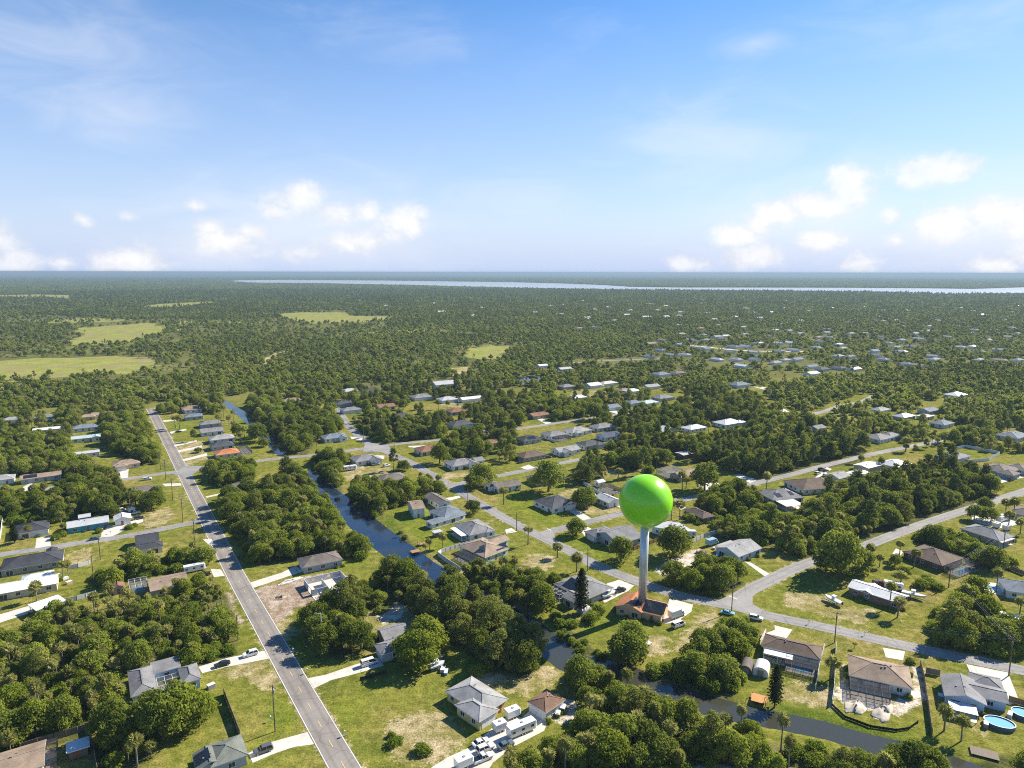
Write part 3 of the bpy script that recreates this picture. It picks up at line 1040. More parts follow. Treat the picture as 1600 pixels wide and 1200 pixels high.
def corners_rect(A, B, C, mid='n', z=ZE, rot=None):
    """three eave corners in the photograph -> centre, size and turn on the ground"""
    a, b, c = (Vector(P(p[0], p[1], z)) for p in (A, B, C))
    ex, ey = c - b, a - b
    if rot is None:
        r1 = math.atan2(ex.y, ex.x)
        r2 = math.atan2(ey.y, ey.x) - math.pi / 2
        d = (r2 - r1 + math.pi) % (2 * math.pi) - math.pi
        w1, w2 = ex.length ** 2, ey.length ** 2
        rot = r1 + d * w2 / (w1 + w2)
    ux, uy = Vector((math.cos(rot), math.sin(rot))), Vector((-math.sin(rot), math.cos(rot)))
    L, W = abs(ex.dot(ux)), abs(ey.dot(uy))
    ctr = (a + c) / 2
    return ctr, L, W, rot


GRID = R(32.2)


def roof_wing(mb, cx, cy, L, W, h, shape, pitch, ridge, over=0.45):
    """a roof with fascia, soffit and ridge caps; returns its height"""
    x0, x1, y0, y1 = cx - L / 2, cx + L / 2, cy - W / 2, cy + W / 2
    z0, z1 = h, h + 0.20
    if ridge == 'auto':
        ridge = 'x' if L >= W else 'y'
    c = [(x0, y0), (x1, y0), (x1, y1), (x0, y1)]
    if shape == 'flat':
        mb.box(x0, y0, z0, x1, y1, z0 + 0.22, 0)
        mb.box(x0 - .02, y0 - .02, z0 - .02, x1 + .02, y1 + .02, z0 + .14, 1)
        return 0.22
    if shape == 'shed':
        hz = (W if ridge != 'y' else L) * pitch
        q = [(x0, y0, z1), (x1, y0, z1), (x1, y1, z1 + hz), (x0, y1, z1 + hz)]
        mb.quad(*q, m=0)
        mb.quad(*[(a, b, d - .18) for a, b, d in q[::-1]], m=1)
        for i in range(4):
            a, b = q[i], q[(i + 1) % 4]
            mb.quad((a[0], a[1], a[2] - .18), (b[0], b[1], b[2] - .18), b, a, m=1)
        return hz
    half = (W if ridge == 'x' else L) / 2
    hz = half * pitch
    zr = z1 + hz
    if ridge == 'x':
        inset = half if shape == 'hip' else 0.0
        r0, r1 = (x0 + min(inset, L / 2), cy, zr), (x1 - min(inset, L / 2), cy, zr)
    else:
        inset = half if shape == 'hip' else 0.0
        r0, r1 = (cx, y0 + min(inset, W / 2), zr), (cx, y1 - min(inset, W / 2), zr)
    T = [(a, b, z1) for a, b in c]
    if shape == 'hip':
        if ridge == 'x':
            mb.quad(T[0], T[1], r1, r0)
            mb.quad(T[2], T[3], r0, r1)
            mb.poly([T[1], T[2], r1])
            mb.poly([T[3], T[0], r0])
        else:
            mb.quad(T[1], T[2], r1, r0)
            mb.quad(T[3], T[0], r0, r1)
            mb.poly([T[0], T[1], r0])
            mb.poly([T[2], T[3], r1])
        for i in range(4):
            a, b = c[i], c[(i + 1) % 4]
            mb.quad((a[0], a[1], z0), (b[0], b[1], z0), (b[0], b[1], z1), (a[0], a[1], z1), m=1)
        mb.quad(*[(a, b, z0) for a, b in c[::-1]], m=2)
        caps = [(T[0], r0), (T[3], r0 if ridge == 'x' else r1), (T[1], r1 if ridge == 'x' else r0), (T[2], r1)]
        for a, b in caps:
            mb.bar((a[0], a[1], a[2] + .02), (b[0], b[1], b[2] + .03), .26, .07, 3)
    else:
        und = 0.20
        if ridge == 'x':
            qs = [(T[0], T[1], r1, r0), (T[2], T[3], r0, r1)]
        else:
            qs = [(T[1], T[2], r1, r0), (T[3], T[0], r0, r1)]
        for q in qs:
            mb.quad(*q, m=0)
            mb.quad(*[(a, b, d - und) for a, b, d in q[::-1]], m=2)
            for i in (0, 1, 3):
                a, b = q[i], q[(i + 1) % 4]
                mb.quad((a[0], a[1], a[2] - und), (b[0], b[1], b[2] - und), b, a, m=1)
    if (Vector(r1) - Vector(r0)).length > .3:
        mb.bar((r0[0], r0[1], r0[2] + .03), (r1[0], r1[1], r1[2] + .03), .28, .07, 3)
    return hz


_cap = {}


def cap_mat(rm):
    if rm.name not in _cap:
        k = rm.copy()
        k.name = rm.name + '_ridge'
        for n in k.node_tree.nodes:
            if n.type == 'HUE_SAT':
                c = n.inputs['Color'].default_value
                n.inputs['Color'].default_value = (min(c[0] * 1.2, .75), min(c[1] * 1.2, .75), min(c[2] * 1.2, .75), 1)
        _cap[rm.name] = k
    return _cap[rm.name]


_wm = {}


def window_mesh(w, h):
    k = (round(w, 1), round(h, 1))
    if k not in _wm:
        g = MB()
        g.box(-w / 2, -.03, -h / 2, w / 2, .03, h / 2)
        f = MB()
        b = .10
        f.box(-w / 2 - b, -.06, h / 2, w / 2 + b, .05, h / 2 + b)
        f.box(-w / 2 - b, -.08, -h / 2 - b, w / 2 + b, .05, -h / 2)
        f.box(-w / 2 - b, -.06, -h / 2, -w / 2, .05, h / 2)
        f.box(w / 2, -.06, -h / 2, w / 2 + b, .05, h / 2)
        f.box(-.04, -.05, -h / 2, .04, .045, h / 2)
        _wm[k] = (g.mesh('window', M_glass), f.mesh('frame', M_frame))
    return _wm[k]


def local(rot, ctr, p):
    d = Vector(p) - ctr
    return Vector((d.x * math.cos(rot) + d.y * math.sin(rot), -d.x * math.sin(rot) + d.y * math.cos(rot)))


def house(label, short, roof, wall, wings, name='house', cat='house', garage=None, solar=(), h=ZE, pitch=0.36, trim=None, seed=0, detail=True, rot=None, at=None, ext=(), vents=2, group=None):
    """wings: ('hip'|'gable'|'flat'|'shed', A, B, C[, opts]) by eave corners, or ('hip', L, W, dx, dy[, opts]) about the point at=(x, y)"""
    g = random.Random(seed or hash_s(label))
    W_ = []
    ctr = None
    if at is not None:
        ctr = Vector(P(at[0], at[1], 3.6))
        if rot is None:
            rot = GRID
    for w in wings:
        if isinstance(w[1], tuple):
            c, L, Wd, r = corners_rect(w[1], w[2], w[3], rot=rot)
            if ctr is None:
                ctr, rot = c, r
            o = w[4] if len(w) > 4 else {}
            lc = local(rot, ctr, c)
            W_.append((w[0], lc.x, lc.y, L, Wd, o))
        else:
            o = w[5] if len(w) > 5 else {}
            W_.append((w[0], w[3], w[4], w[1], w[2], o))
    th = thing(name, label, cat, (ctr.x, ctr.y, 0), rot, group)
    rm, wm = ROOF[roof], WALL[wall]
    tm = trim or M_trim
    wallb, roofb = MB(), MB()
    rects = []
    tops = []
    for k, (sh, x, y, L, Wd, o) in enumerate(W_):
        hh = o.get('h', h) - k * 0.013
        io = o.get('over', 0.5)
        pt = o.get('pitch', pitch)
        rd = o.get('ridge', 'auto')
        if rd == 'auto':
            rd = 'x' if L >= Wd else 'y'
        wx0, wx1, wy0, wy1 = x - L / 2 + io, x + L / 2 - io, y - Wd / 2 + io, y + Wd / 2 - io
        if o.get('open'):
            for px_ in (wx0, wx1):
                for py_ in (wy0, wy1):
                    pb = MB()
                    pb.box(px_ - .1, py_ - .1, 0, px_ + .1, py_ + .1, hh)
                    pb.build('post', wm, th)
        else:
            wallb.box(wx0, wy0, -.05, wx1, wy1, hh + 0.05 + k * .006, 0, bottom=False)
            if sh == 'gable':
                if rd == 'x':
                    zt = hh + .2 + (Wd / 2) * pt - .32
                    for xx in (wx0, wx1):
                        pts = [(xx, wy0, hh + .02), (xx, wy1, hh + .02), (xx, y, zt)]
                        wallb.poly(pts if xx == wx1 else pts[::-1])
                else:
                    zt = hh + .2 + (L / 2) * pt - .32
                    for yy in (wy0, wy1):
                        pts = [(wx0, yy, hh + .02), (wx1, yy, hh + .02), (x, yy, zt)]
                        wallb.poly(pts if yy == wy0 else pts[::-1])
        hz = roof_wing(roofb, x, y, L, Wd, hh + k * .004, sh, pt, rd)
        rects.append((wx0, wx1, wy0, wy1, hh, o))
        tops.append((sh, x, y, L, Wd, hh + .2, hz, rd))
        RECTS.append((ctr.x + x * math.cos(rot) - y * math.sin(rot), ctr.y + x * math.sin(rot) + y * math.cos(rot), math.cos(rot), math.sin(rot), L / 2, Wd / 2))
    if wallb.v:
        wallb.build('wall', wm, th)
    ro = roofb.build('roof', [rm, tm, M_soffit, cap_mat(rm)], th)
    HOUSES.append((ctr.x, ctr.y, max(W_[0][3], W_[0][4]) / 2, short, label))
    if not detail:
        return th, ctr, rot
    # roof vents
    for v in range(vents):
        sh, x, y, L, Wd, z, hz, rd = tops[0]
        if sh not in ('hip', 'gable'):
            break
        vx, vy = x + (g.random() - .5) * L * .45, y + (g.random() - .5) * Wd * .3
        t_ = 1 - abs(vy - y) / (Wd / 2) if rd == 'x' else 1 - abs(vx - x) / (L / 2)
        vb = MB()
        zz = z + hz * t_
        vb.box(vx - .18, vy - .18, zz - .25, vx + .18, vy + .18, zz + .28)
        vb.build('vent', M_conduit, ro)
    # openings on the walls turned to the camera side
    def free(px_, py_, me):
        for q, (a, b, c, d, _h, _o) in enumerate(rects):
            if q != me and a - .3 < px_ < b + .3 and c - .3 < py_ < d + .3 and not _o.get('open'):
                return False
        return True
    gar = garage or ()
    for k, (a, b, c, d, hh, o) in enumerate(rects):
        if o.get('open') or o.get('plain'):
            continue
        for side in 'SWE':
            ln = (b - a) if side == 'S' else (d - c)
            if ln < 2.5:
                continue
            spots = []
            if gar and gar[0] == k and gar[1] == side:
                spots.append(('garage', gar[2] if len(gar) > 2 else 0.5))
            n = max(1, int(ln / 4.2))
            for q in range(n):
                u = (q + .5) / n + (g.random() - .5) * .12 / n
                if any(s[0] == 'garage' and abs(u - s[1]) * ln < 3.6 for s in spots):
                    continue
                if side == 'E' and q % 2:
                    continue
                kind = 'door' if (k == 0 and q == n // 2 and side == ('S' if not gar else gar[1])) else ('slider' if g.random() < .16 else 'window')
                spots.append((kind, u))
            for kind, u in spots:
                if side == 'S':
                    px_, py_, rz = a + u * ln, c, 0.0
                    ox, oy = 0, -1
                elif side == 'W':
                    px_, py_, rz = a, c + u * ln, -math.pi / 2
                    ox, oy = -1, 0
                else:
                    px_, py_, rz = b, c + u * ln, math.pi / 2
                    ox, oy = 1, 0
                if not free(px_ + ox * .6, py_ + oy * .6, k):
                    continue
                if kind in ('window', 'slider'):
                    w_, h_ = (1.3 + .5 * g.random() // .25 * .25, 1.2) if kind == 'window' else (2.2, 2.0)
                    zc = 1.55 if kind == 'window' else 1.08
                    gm_, fm_ = window_mesh(w_, h_)
                    wo = obj('window', gm_, th, (px_ + ox * .03, py_ + oy * .03, zc), rz)
                    obj('frame', fm_, wo)
                elif kind == 'door':
                    mb = MB()
                    mb.box(-.5, -.05, 0, .5, .04, 2.05)
                    do = mb.build('door', M_door, th, (px_ + ox * .02, py_ + oy * .02, 0.02), rz)
                    hb = MB()
                    hb.box(.34, -.10, .95, .42, -.05, 1.1)
                    hb.build('handle', M_bar_w, do)
                else:
                    mb = MB()
                    mb.box(-2.45, -.05, 0, 2.45, .03, 2.2)
                    for r_ in range(1, 5):
                        mb.box(-2.4, -.065, r_ * .44 - .03, 2.4, -.05, r_ * .44 + .0)
                    mb.build('garage_door', M_garage, th, (px_ + ox * .02, py_ + oy * .02, 0.02), rz)
    # solar panels: (wing, side, u along the side, t up the slope, n across, m up)
    for (k, side, u, tt, n, m_) in solar:
        sh, x, y, L, Wd, z, hz, rd = tops[k]
        half = (Wd if side in 'NS' else L) / 2
        sl = math.hypot(half, hz)
        mb = MB()
        for i in range(n):
            for j in range(m_):
                s0 = (i - n / 2) * 1.08
                p0 = tt * sl + j * 1.72
                for (a0, a1, b0, b1) in ((s0 + .04, s0 + 1.04, p0 + .04, p0 + 1.68),):
                    q = []
                    for (sa, pb) in ((a0, b0), (a1, b0), (a1, b1), (a0, b1)):
                        out_ = half - pb * half / sl
                        zz = z + pb * hz / sl + .14
                        if side == 'S':
                            q.append((x + u + sa, y - out_, zz))
                        elif side == 'N':
                            q.append((x + u - sa, y + out_, zz))
                        elif side == 'W':
                            q.append((x - out_, y + u - sa, zz))
                        else:
                            q.append((x + out_, y + u + sa, zz))
                    mb.quad(*q)
                    for e in range(4):
                        p_, r_ = q[e], q[(e + 1) % 4]
                        mb.quad((p_[0], p_[1], p_[2] - .09), (r_[0], r_[1], r_[2] - .09), r_, p_)
        mb.build('solar_panel', M_solar, ro)
    for e in ext:
        extra(th, ctr, rot, *e)
    return th, ctr, rot


def hash_s(s):
    v = 7
    for ch in s:
        v = (v * 31 + ord(ch)) % 1000003
    return v


def extra(th, ctr, rot, kind, A, B, C, opts=None):
    """a screened pool cage, an awning or a porch built onto a house, by its upper corners in the photograph"""
    o = opts or {}
    z = o.get('z', 2.6)
    a, b, c = (local(rot, ctr, P(p[0], p[1], z)) for p in (A, B, C))
    x0, x1 = min(a.x, b.x, c.x), max(a.x, b.x, c.x)
    y0, y1 = min(a.y, b.y, c.y), max(a.y, b.y, c.y)
    RECTS.append((ctr.x + (x0 + x1) / 2 * math.cos(rot) - (y0 + y1) / 2 * math.sin(rot), ctr.y + (x0 + x1) / 2 * math.sin(rot) + (y0 + y1) / 2 * math.cos(rot),
                  math.cos(rot), math.sin(rot), (x1 - x0) / 2, (y1 - y0) / 2))
    if kind == 'cage':
        bm_ = M_bar_d if o.get('dark') else M_bar_w
        fr = MB()
        nx = max(2, round((x1 - x0) / 2.2))
        ny = max(2, round((y1 - y0) / 2.2))
        s = .09
        for i in range(nx + 1):
            xx = x0 + (x1 - x0) * i / nx
            for yy in (y0, y1):
                fr.box(xx - s / 2, yy - s / 2, 0, xx + s / 2, yy + s / 2, z)
            fr.bar((xx, y0, z), (xx, y1, z), s, s)
        for j in range(ny + 1):
            yy = y0 + (y1 - y0) * j / ny
            if 0 < j < ny:
                for xx in (x0, x1):
                    fr.box(xx - s / 2, yy - s / 2, 0, xx + s / 2, yy + s / 2, z)
            fr.bar((x0, yy, z + .01), (x1, yy, z + .01), s, s * .9)
        for zz in (1.1,):
            for yy in (y0, y1):
                fr.bar((x0, yy, zz), (x1, yy, zz), s, s)
            for xx in (x0, x1):
                fr.bar((xx, y0, zz), (xx, y1, zz), s, s)
        cg = fr.build('pool_cage', bm_, th)
        sc = MB()
        e = .03
        sc.quad((x0 + e, y0 + e, z - e), (x1 - e, y0 + e, z - e), (x1 - e, y1 - e, z - e), (x0 + e, y1 - e, z - e))
        sc.quad((x0 + e, y0 + e, 0), (x1 - e, y0 + e, 0), (x1 - e, y0 + e, z - e), (x0 + e, y0 + e, z - e))
        sc.quad((x0 + e, y1 - e, 0), (x0 + e, y0 + e, 0), (x0 + e, y0 + e, z - e), (x0 + e, y1 - e, z - e))
        sc.quad((x1 - e, y0 + e, 0), (x1 - e, y1 - e, 0), (x1 - e, y1 - e, z - e), (x1 - e, y0 + e, z - e))
        sc.build('screen', M_screen, cg)
        dk = MB()
        dk.box(x0, y0, 0.0, x1, y1, .10)
        dk.build('deck', M_deck, th)
        if o.get('pool'):
            px0, px1 = x0 + (x1 - x0) * .22, x0 + (x1 - x0) * .78
            py0, py1 = y0 + (y1 - y0) * .25, y0 + (y1 - y0) * .72
            pb = MB()
            pts = []
            for q in range(20):
                t_ = q * math.pi / 10
                pts.append(((px0 + px1) / 2 + (px1 - px0) / 2 * (abs(math.cos(t_)) ** .6) * (1 if math.cos(t_) > 0 else -1), (py0 + py1) / 2 + (py1 - py0) / 2 * (abs(math.sin(t_)) ** .6) * (1 if math.sin(t_) > 0 else -1), .115))
            pb.poly(pts)
            pb.build('pool', M_pool, th)
    elif kind == 'awning':
        mb = MB()
        mb.box(x0, y0, z - .12, x1, y1, z)
        n = max(2, int((x1 - x0) / .5))
        aw = mb.build('awning', ROOF[o.get('roof', 'white')], th)
        for i in range(3):
            xx = x0 + .12 + (x1 - x0 - .24) * i / 2
            pb = MB()
            pb.box(xx - .06, y0 + .06, 0, xx + .06, y0 + .18, z - .12)
            pb.build('awning_post', M_bar_w, th)
        fb = MB()
        fb.box(x0, y0, 0, x1, y1, .08)
        fb.build('patio', M_conc, th)
    elif kind == 'panel':
        pass


H = house
# --- near left
H('long white metal roofed house with pale tan walls and a front wing', 'the long white metal roofed house', 'white', 'cream',
  [('gable', (-12, 914), (-2, 928), (98, 912), {'ridge': 'x'}), ('hip', (30, 900), (38, 908), (88, 902), {'ridge': 'x', 'h': 2.9})], seed=3)
H('low open shed with a white sheet roof beside the big wood', 'the low white roofed shed', 'white', 'white', [('flat', (48, 945), (53, 957), (99, 939), {'open': 1})], name='carport', cat='carport')
H('wide house with a dark slate hip roof and taupe walls beside the side street', 'the wide dark roofed taupe house', 'black', 'taupe',
  [('hip', (-2, 874), (8, 890), (106, 876)), ('gable', (66, 860), (76, 874), (95, 871), {'ridge': 'y', 'h': 2.9})], garage=(0, 'E'), solar=())
H('house with a charcoal hip roof, white garage and a wide driveway', 'the charcoal roofed house with a wide driveway', 'black', 'white', [('hip', (20, 821), (28, 833.5), (82, 827))], garage=(0, 'S', .8))
H('long teal walled house with a pale metal roof', 'the long teal house', 'pale', 'teal', [('gable', (102, 816), (106, 826), (173, 815.5), {'ridge': 'x', 'pitch': .28}), ('gable', (120, 806), (124, 811), (144, 806.5), {'ridge': 'x', 'pitch': .28})])
H('small white gabled garage with a dark door beside the teal house', 'the small white garage', 'white', 'white', [('gable', 7.5, 7.5, 0, 0, {'ridge': 'y'})], at=(191, 806), name='garage', cat='garage')
H('tiny white gabled shed behind the parked trucks', 'the tiny white shed', 'grey', 'white', [('gable', 4, 4, 0, 0, {'ridge': 'y'})], at=(205, 791), name='shed', cat='shed', vents=0)
H('house with a near black T shaped roof and white walls', 'the black T roofed house', 'black', 'white', [('hip', (198, 855), (203, 862.5), (258, 853.5)), ('gable', (208, 838), (214, 850), (252, 845), {'ridge': 'x', 'h': 2.8})], garage=(0, 'E'))
H('tan gable roofed house with a screened pool cage beside the wood', 'the tan roofed house by the wood', 'tan', 'cream', [('gable', (229, 906), (235, 925), (296, 912), {'ridge': 'x', 'pitch': .28})],
  ext=[('cage', (200, 906), (203, 920), (231, 913), {'pool': 1})])
H('small brick red shed beside a screened pool cage', 'the small red shed', 'rust', 'tan', [('gable', 4.5, 4, 0, 0, {'ridge': 'y'})], at=(184, 912), name='shed', cat='shed', vents=0)
H('grey brown roofed house half hidden by trees beside the dry corner lot', 'the grey brown roofed house by the corner lot', 'taupe', 'tan', [('hip', 17, 10, 0, 0)], at=(221, 763))
H('cream house with a tan hip roof and short driveway near the crossing', 'the cream house near the crossing', 'tan', 'cream', [('hip', 15, 11, 0, 0), ('hip', 7, 6, -3, -6)], at=(197, 721), garage=(1, 'S'))
H('long house with dark solar panels on a tan roof', 'the tan house with dark solar panels', 'tan', 'grey', [('gable', 20, 9, 0, 0, {'pitch': .3})], at=(64, 741), solar=[(0, 'S', -5, .15, 6, 2)])
H('white house cut by the edge of the view', 'the white house at the edge of the view', 'lgrey', 'white', [('hip', 13, 10, 0, 0)], at=(2, 745))
H('pale green roofed house with a small front gable behind palms', 'the pale green roofed house', 'mint', 'white', [('gable', 19, 9, 0, 0, {'pitch': .28}), ('gable', 7, 7, 6, -3.5, {'ridge': 'y', 'h': 2.9, 'pitch': .3})], at=(135, 681))
H('blue grey roofed house with pale walls between two lawns', 'the blue grey roofed house', 'blue', 'white', [('hip', 18, 11, 0, 0)], at=(134, 665))
H('tan and brown roofed house at the head of the side lawn', 'the tan house at the head of the side lawn', 'tan', 'cream', [('hip', 12, 10, -4, -3), ('gable', 14, 9, 6, 2)], at=(145, 647))
H('grey roofed house hidden among trees behind a white roofed one', 'the grey house hidden among trees', 'grey', 'white', [('hip', 14, 10, 0, 0)], at=(69, 649))
H('low white roofed house half covered by trees', 'the low white roofed house', 'white', 'cream', [('gable', 20, 9, 0, 0, {'pitch': .22})], at=(76, 668))
H('long low grey roof among trees behind the cream house', 'the long low grey roof', 'pale', 'white', [('gable', 17, 8, 0, 0, {'pitch': .2})], at=(132, 705))
H('pale roof just showing above trees far from the road', 'the pale roof above the trees', 'lgrey', 'white', [('hip', 13, 9, 0, 0)], at=(19, 653))
# --- row along the far main road
H('two toned house with tan and white roofs at the end of the road', 'the tan and white house at the road end', 'tan', 'white', [('hip', 14, 11, 0, 4), ('flat', 14, 6, 1, -4.5, {'h': 2.9})], at=(298, 637))
H('grey house beside the tan and white one at the road end', 'the grey house near the road end', 'blue', 'grey', [('hip', 14, 10, 0, 0)], at=(302, 648))
H('slate roofed house, farthest of the close row above the canal lawn', 'the slate house of the canal row', 'grey', 'grey', [('hip', 16, 11, 0, 0)], at=(328, 659))
H('grey gabled house in the close row, behind the pale grey one', 'the grey gabled house of the canal row', 'grey', 'white', [('gable', 16, 11, 0, 0)], at=(330, 671))
H('pale grey roofed house in the middle of the close row', 'the pale grey house of the canal row', 'lgrey', 'white', [('hip', 17, 12, 0, 0)], at=(346, 682))
H('dark grey roofed house beside the orange roofed one', 'the dark grey house of the canal row', 'dgrey', 'grey', [('hip', 15, 11, 0, 0)], at=(346, 692.5))
H('house with a bright terracotta orange hip roof and a pool cage', 'the terracotta roofed house', 'orange', 'cream', [('hip', 15, 12, 0, 0)], at=(354, 704.5), ext=[('cage', (372, 696), (377, 706), (392, 702), {'dark': 1})])
H('white house with a tan hip roof by the canal trees', 'the tan roofed white house by the canal trees', 'tan', 'white', [('hip', 12, 10, 0, 0)], at=(382, 755), garage=(0, 'S'))
# --- between main road and canal
H('long brown hip roofed house with pale blue walls and a driveway', 'the long brown roofed house by the canal', 'taupe', 'grey', [('hip', (462.5, 873), (474, 887.5), (537.5, 875))], garage=(0, 'W'))
H('grey roofed house with white posts half covered by a big oak', 'the grey house under the big oak', 'grey', 'grey', [('gable', (588, 984), (600, 1003), (640, 990), {'ridge': 'x'}), ('hip', (581, 1012), (603, 1026), (641, 1008), {'h': 2.8})], garage=(1, 'W'))
H('yellow walled house with a light grey hip roof on a worn lawn', 'the yellow walled house', 'lgrey', 'yellow', [('hip', (692, 1080), (752, 1117), (798, 1093.5)), ('hip', (709.5, 1102.5), (748.5, 1129.5), (781, 1111), {'h': 2.85})], garage=(1, 'S'))
H('small white garage house with a square brown hip roof beside trailers', 'the small brown hip roofed garage', 'mbrown', 'white', [('hip', (823.5, 1097), (853, 1116), (883.5, 1094))], garage=(0, 'W'))
# --- bottom left
H('grey U shaped house with white trim around a screened pool', 'the grey U shaped house', 'grey', 'blue',
  [('hip', (199, 1050), (204, 1091), (246, 1079)), ('hip', (277, 1045), (285, 1070), (316, 1061), {'h': 2.8}), ('flat', (233, 1036), (238, 1054), (284, 1044), {'h': 2.85})],
  ext=[('cage', (244, 1060), (248, 1080), (284, 1066), {'pool': 1, 'z': 2.5})])
H('tan roofed house with a green pool in a screened cage, cut by the corner', 'the tan roofed house in the corner', 'tan', 'cream', [('gable', 16, 11, 0, 0, {'pitch': .25})], at=(8, 1190),
  ext=[('cage', (35, 1168), (45, 1196), (88, 1176), {'pool': 1, 'dark': 1})])
H('green grey roofed house by the lower edge beside a parked car', 'the green grey roofed house', 'green', 'grey', [('gable', (299, 1180), (307, 1205), (352, 1190), {'ridge': 'y'}), ('hip', (318, 1165), (330, 1198), (391, 1183), {'h': 2.85})], garage=(1, 'E'),
  solar=[(0, 'W', 0, .1, 4, 2)])
H('little white roofed shed inside the wooden fence', 'the little shed inside the wooden fence', 'white', 'brown', [('flat', 5, 4.5, 0, 0, {'h': 2.3})], at=(121, 1157), name='shed', cat='shed', vents=0)
# --- canal east bank
H('grey roofed house with a long white wall beside the street junction', 'the grey house by the junction', 'grey', 'white', [('hip', 16, 13, 0, 0), ('gable', 8, 9, 5, -5, {'ridge': 'y', 'h': 2.85})], at=(569, 714), garage=(1, 'S'))
H('grey hip roofed house with pale walls beside a fenced lawn near the canal bridge', 'the grey house by the canal bridge', 'blue', 'white', [('hip', 18, 12, 0, 0), ('gable', 6, 8, 4, -5, {'ridge': 'y', 'h': 2.85})], at=(522, 680))
H('dark grey hip roofed house behind the canal shrubs', 'the dark grey house behind the canal shrubs', 'taupe', 'grey', [('hip', 17, 13, 0, 0)], at=(611, 744))
H('tall narrow white house with a flat pitched brown roof on the canal lawn', 'the narrow white house on the canal lawn', 'tan', 'white', [('gable', (638, 790), (644, 803.5), (663, 799), {'ridge': 'x', 'pitch': .25})], h=4.6)
H('white gabled house with a taupe roof above the canal lawn', 'the gabled white house above the canal lawn', 'taupe', 'white', [('gable', (664, 776), (685, 790), (704, 784), {'ridge': 'y'})], garage=(0, 'E'))
H('grey house with a long low pale roof in front of it', 'the grey house with a long pale wing', 'blue', 'white', [('hip', (673, 799), (694, 812), (724, 800)), ('gable', (664, 812), (669, 819), (729, 805), {'ridge': 'x', 'pitch': .15, 'h': 2.5})])
H('tiny dark shed with a flat pale roof behind the pale wing', 'the tiny dark shed', 'pale', 'brown', [('flat', 4.5, 3.5, 0, 0, {'h': 2.2})], at=(683, 826), name='shed', cat='shed', vents=0)
H('house with a steep grey hip roof and a white awning facing the canal', 'the steep grey hip roofed house', 'grey', 'white', [('hip', (707, 819), (734, 837), (775, 829)), ('hip', (745, 824), (762, 833), (776, 829), {'h': 2.85})],
  ext=[('awning', (703, 825), (721, 838), (733, 832))])
H('tan roofed house with two black solar arrays and a dark pool cage', 'the tan house with solar arrays', 'tan', 'green', [('hip', (714, 853), (757.5, 871.5), (798, 858)), ('gable', (758, 846), (770, 853), (796, 844), {'ridge': 'x', 'h': 2.85})],
  solar=[(0, 'S', -2.5, .22, 4, 3), (0, 'S', 4.0, .12, 6, 2)], ext=[('cage', (722, 860), (742, 880), (757, 873), {'dark': 1})])
# --- along the winding street, far to near
H('grey roofed house with white walls inside a pale fence', 'the grey house inside a pale fence', 'dgrey', 'white', [('hip', 19, 13, 0, 0)], at=(719, 660), garage=(0, 'S', .8))
H('slate roofed house among palms above the cross street', 'the slate house among palms', 'dgrey', 'grey', [('hip', 17, 12, 0, 0)], at=(628, 648))
H('rust roofed house with cream walls deep among trees', 'the rust roofed house deep among trees', 'rust', 'cream', [('gable', 16, 11, 0, 0)], at=(602, 633))
H('rust hip roofed house beside a lawn above the pale fence', 'the rust roofed house above the fence', 'rust', 'tan', [('hip', 16, 12, 0, 0)], at=(713, 640))
H('orange brown hip roofed house beside the junction', 'the orange brown house by the junction', 'rust', 'cream', [('hip', 19, 13, 0, 0), ('hip', 8, 6, 6, -5, {'h': 2.8})], at=(672, 699))
H('grey roofed house with an arched white front on a dry lawn', 'the grey house on the dry lawn', 'grey', 'white', [('hip', 16, 13, -2, 0), ('gable', 7, 10, 4, -3, {'ridge': 'y', 'h': 2.85}), ('gable', 7, 8, 11, 0, {'ridge': 'x', 'h': 2.8})], at=(722, 720))
H('brown roofed house half hidden behind an oak beside the short street', 'the brown house behind an oak', 'taupe', 'white', [('gable', 16, 10, 0, 0), ('hip', 8, 8, -6, 4, {'h': 2.85})], at=(790, 755))
H('brown orange roofed house behind round shrubs', 'the brown orange house', 'rust', 'tan', [('hip', 13, 10, 0, 0)], at=(766, 689))
H('white walled house with a dark gabled roof and a long driveway', 'the white house with a dark gabled roof', 'dgrey', 'white', [('hip', (837, 782.5), (862, 797.5), (898, 786)), ('gable', (862, 782), (880, 793), (899, 786), {'ridge': 'y', 'h': 2.85})], garage=(1, 'S'))
H('grey brown hip roofed house behind a big oak', 'the grey brown house behind a big oak', 'taupe', 'tan', [('hip', 20, 13, 0, 0)], at=(853, 743))
H('brown roofed house with parked cars beside the short street', 'the brown house by the short street', 'brown', 'tan', [('hip', 18, 12, 0, 0)], at=(829, 708), garage=(0, 'E'))
H('light grey twin gabled house with white walls', 'the twin gabled light grey house', 'lgrey', 'white', [('gable', 18, 11, 0, 0), ('gable', 8, 10, -3, -4, {'ridge': 'y', 'h': 2.85})], at=(884, 700))
H('dark grey roofed house beside the twin gabled one', 'the dark grey house next door', 'dgrey', 'grey', [('hip', 17, 12, 0, 0), ('hip', 8, 8, 5, -4, {'h': 2.85})], at=(921, 691), garage=(1, 'S'))
H('grey hip roofed house with a white fence at its back', 'the grey house with a white back fence', 'grey', 'white', [('hip', 17, 13, 0, 0)], at=(866, 676), ext=[('cage', (868, 678), (876, 685), (888, 681), {'dark': 1})])
H('pale grey roofed house in the middle of the cluster', 'the pale grey house in the cluster', 'lgrey', 'white', [('hip', 19, 13, 0, 0), ('hip', 7, 7, -4, -6, {'h': 2.85})], at=(902, 670))
H('navy roofed house with white walls in the cluster', 'the navy roofed house', 'navy', 'white', [('gable', 16, 12, 0, 0), ('gable', 8, 8, 5, -5, {'ridge': 'y', 'h': 2.85})], at=(951, 678))
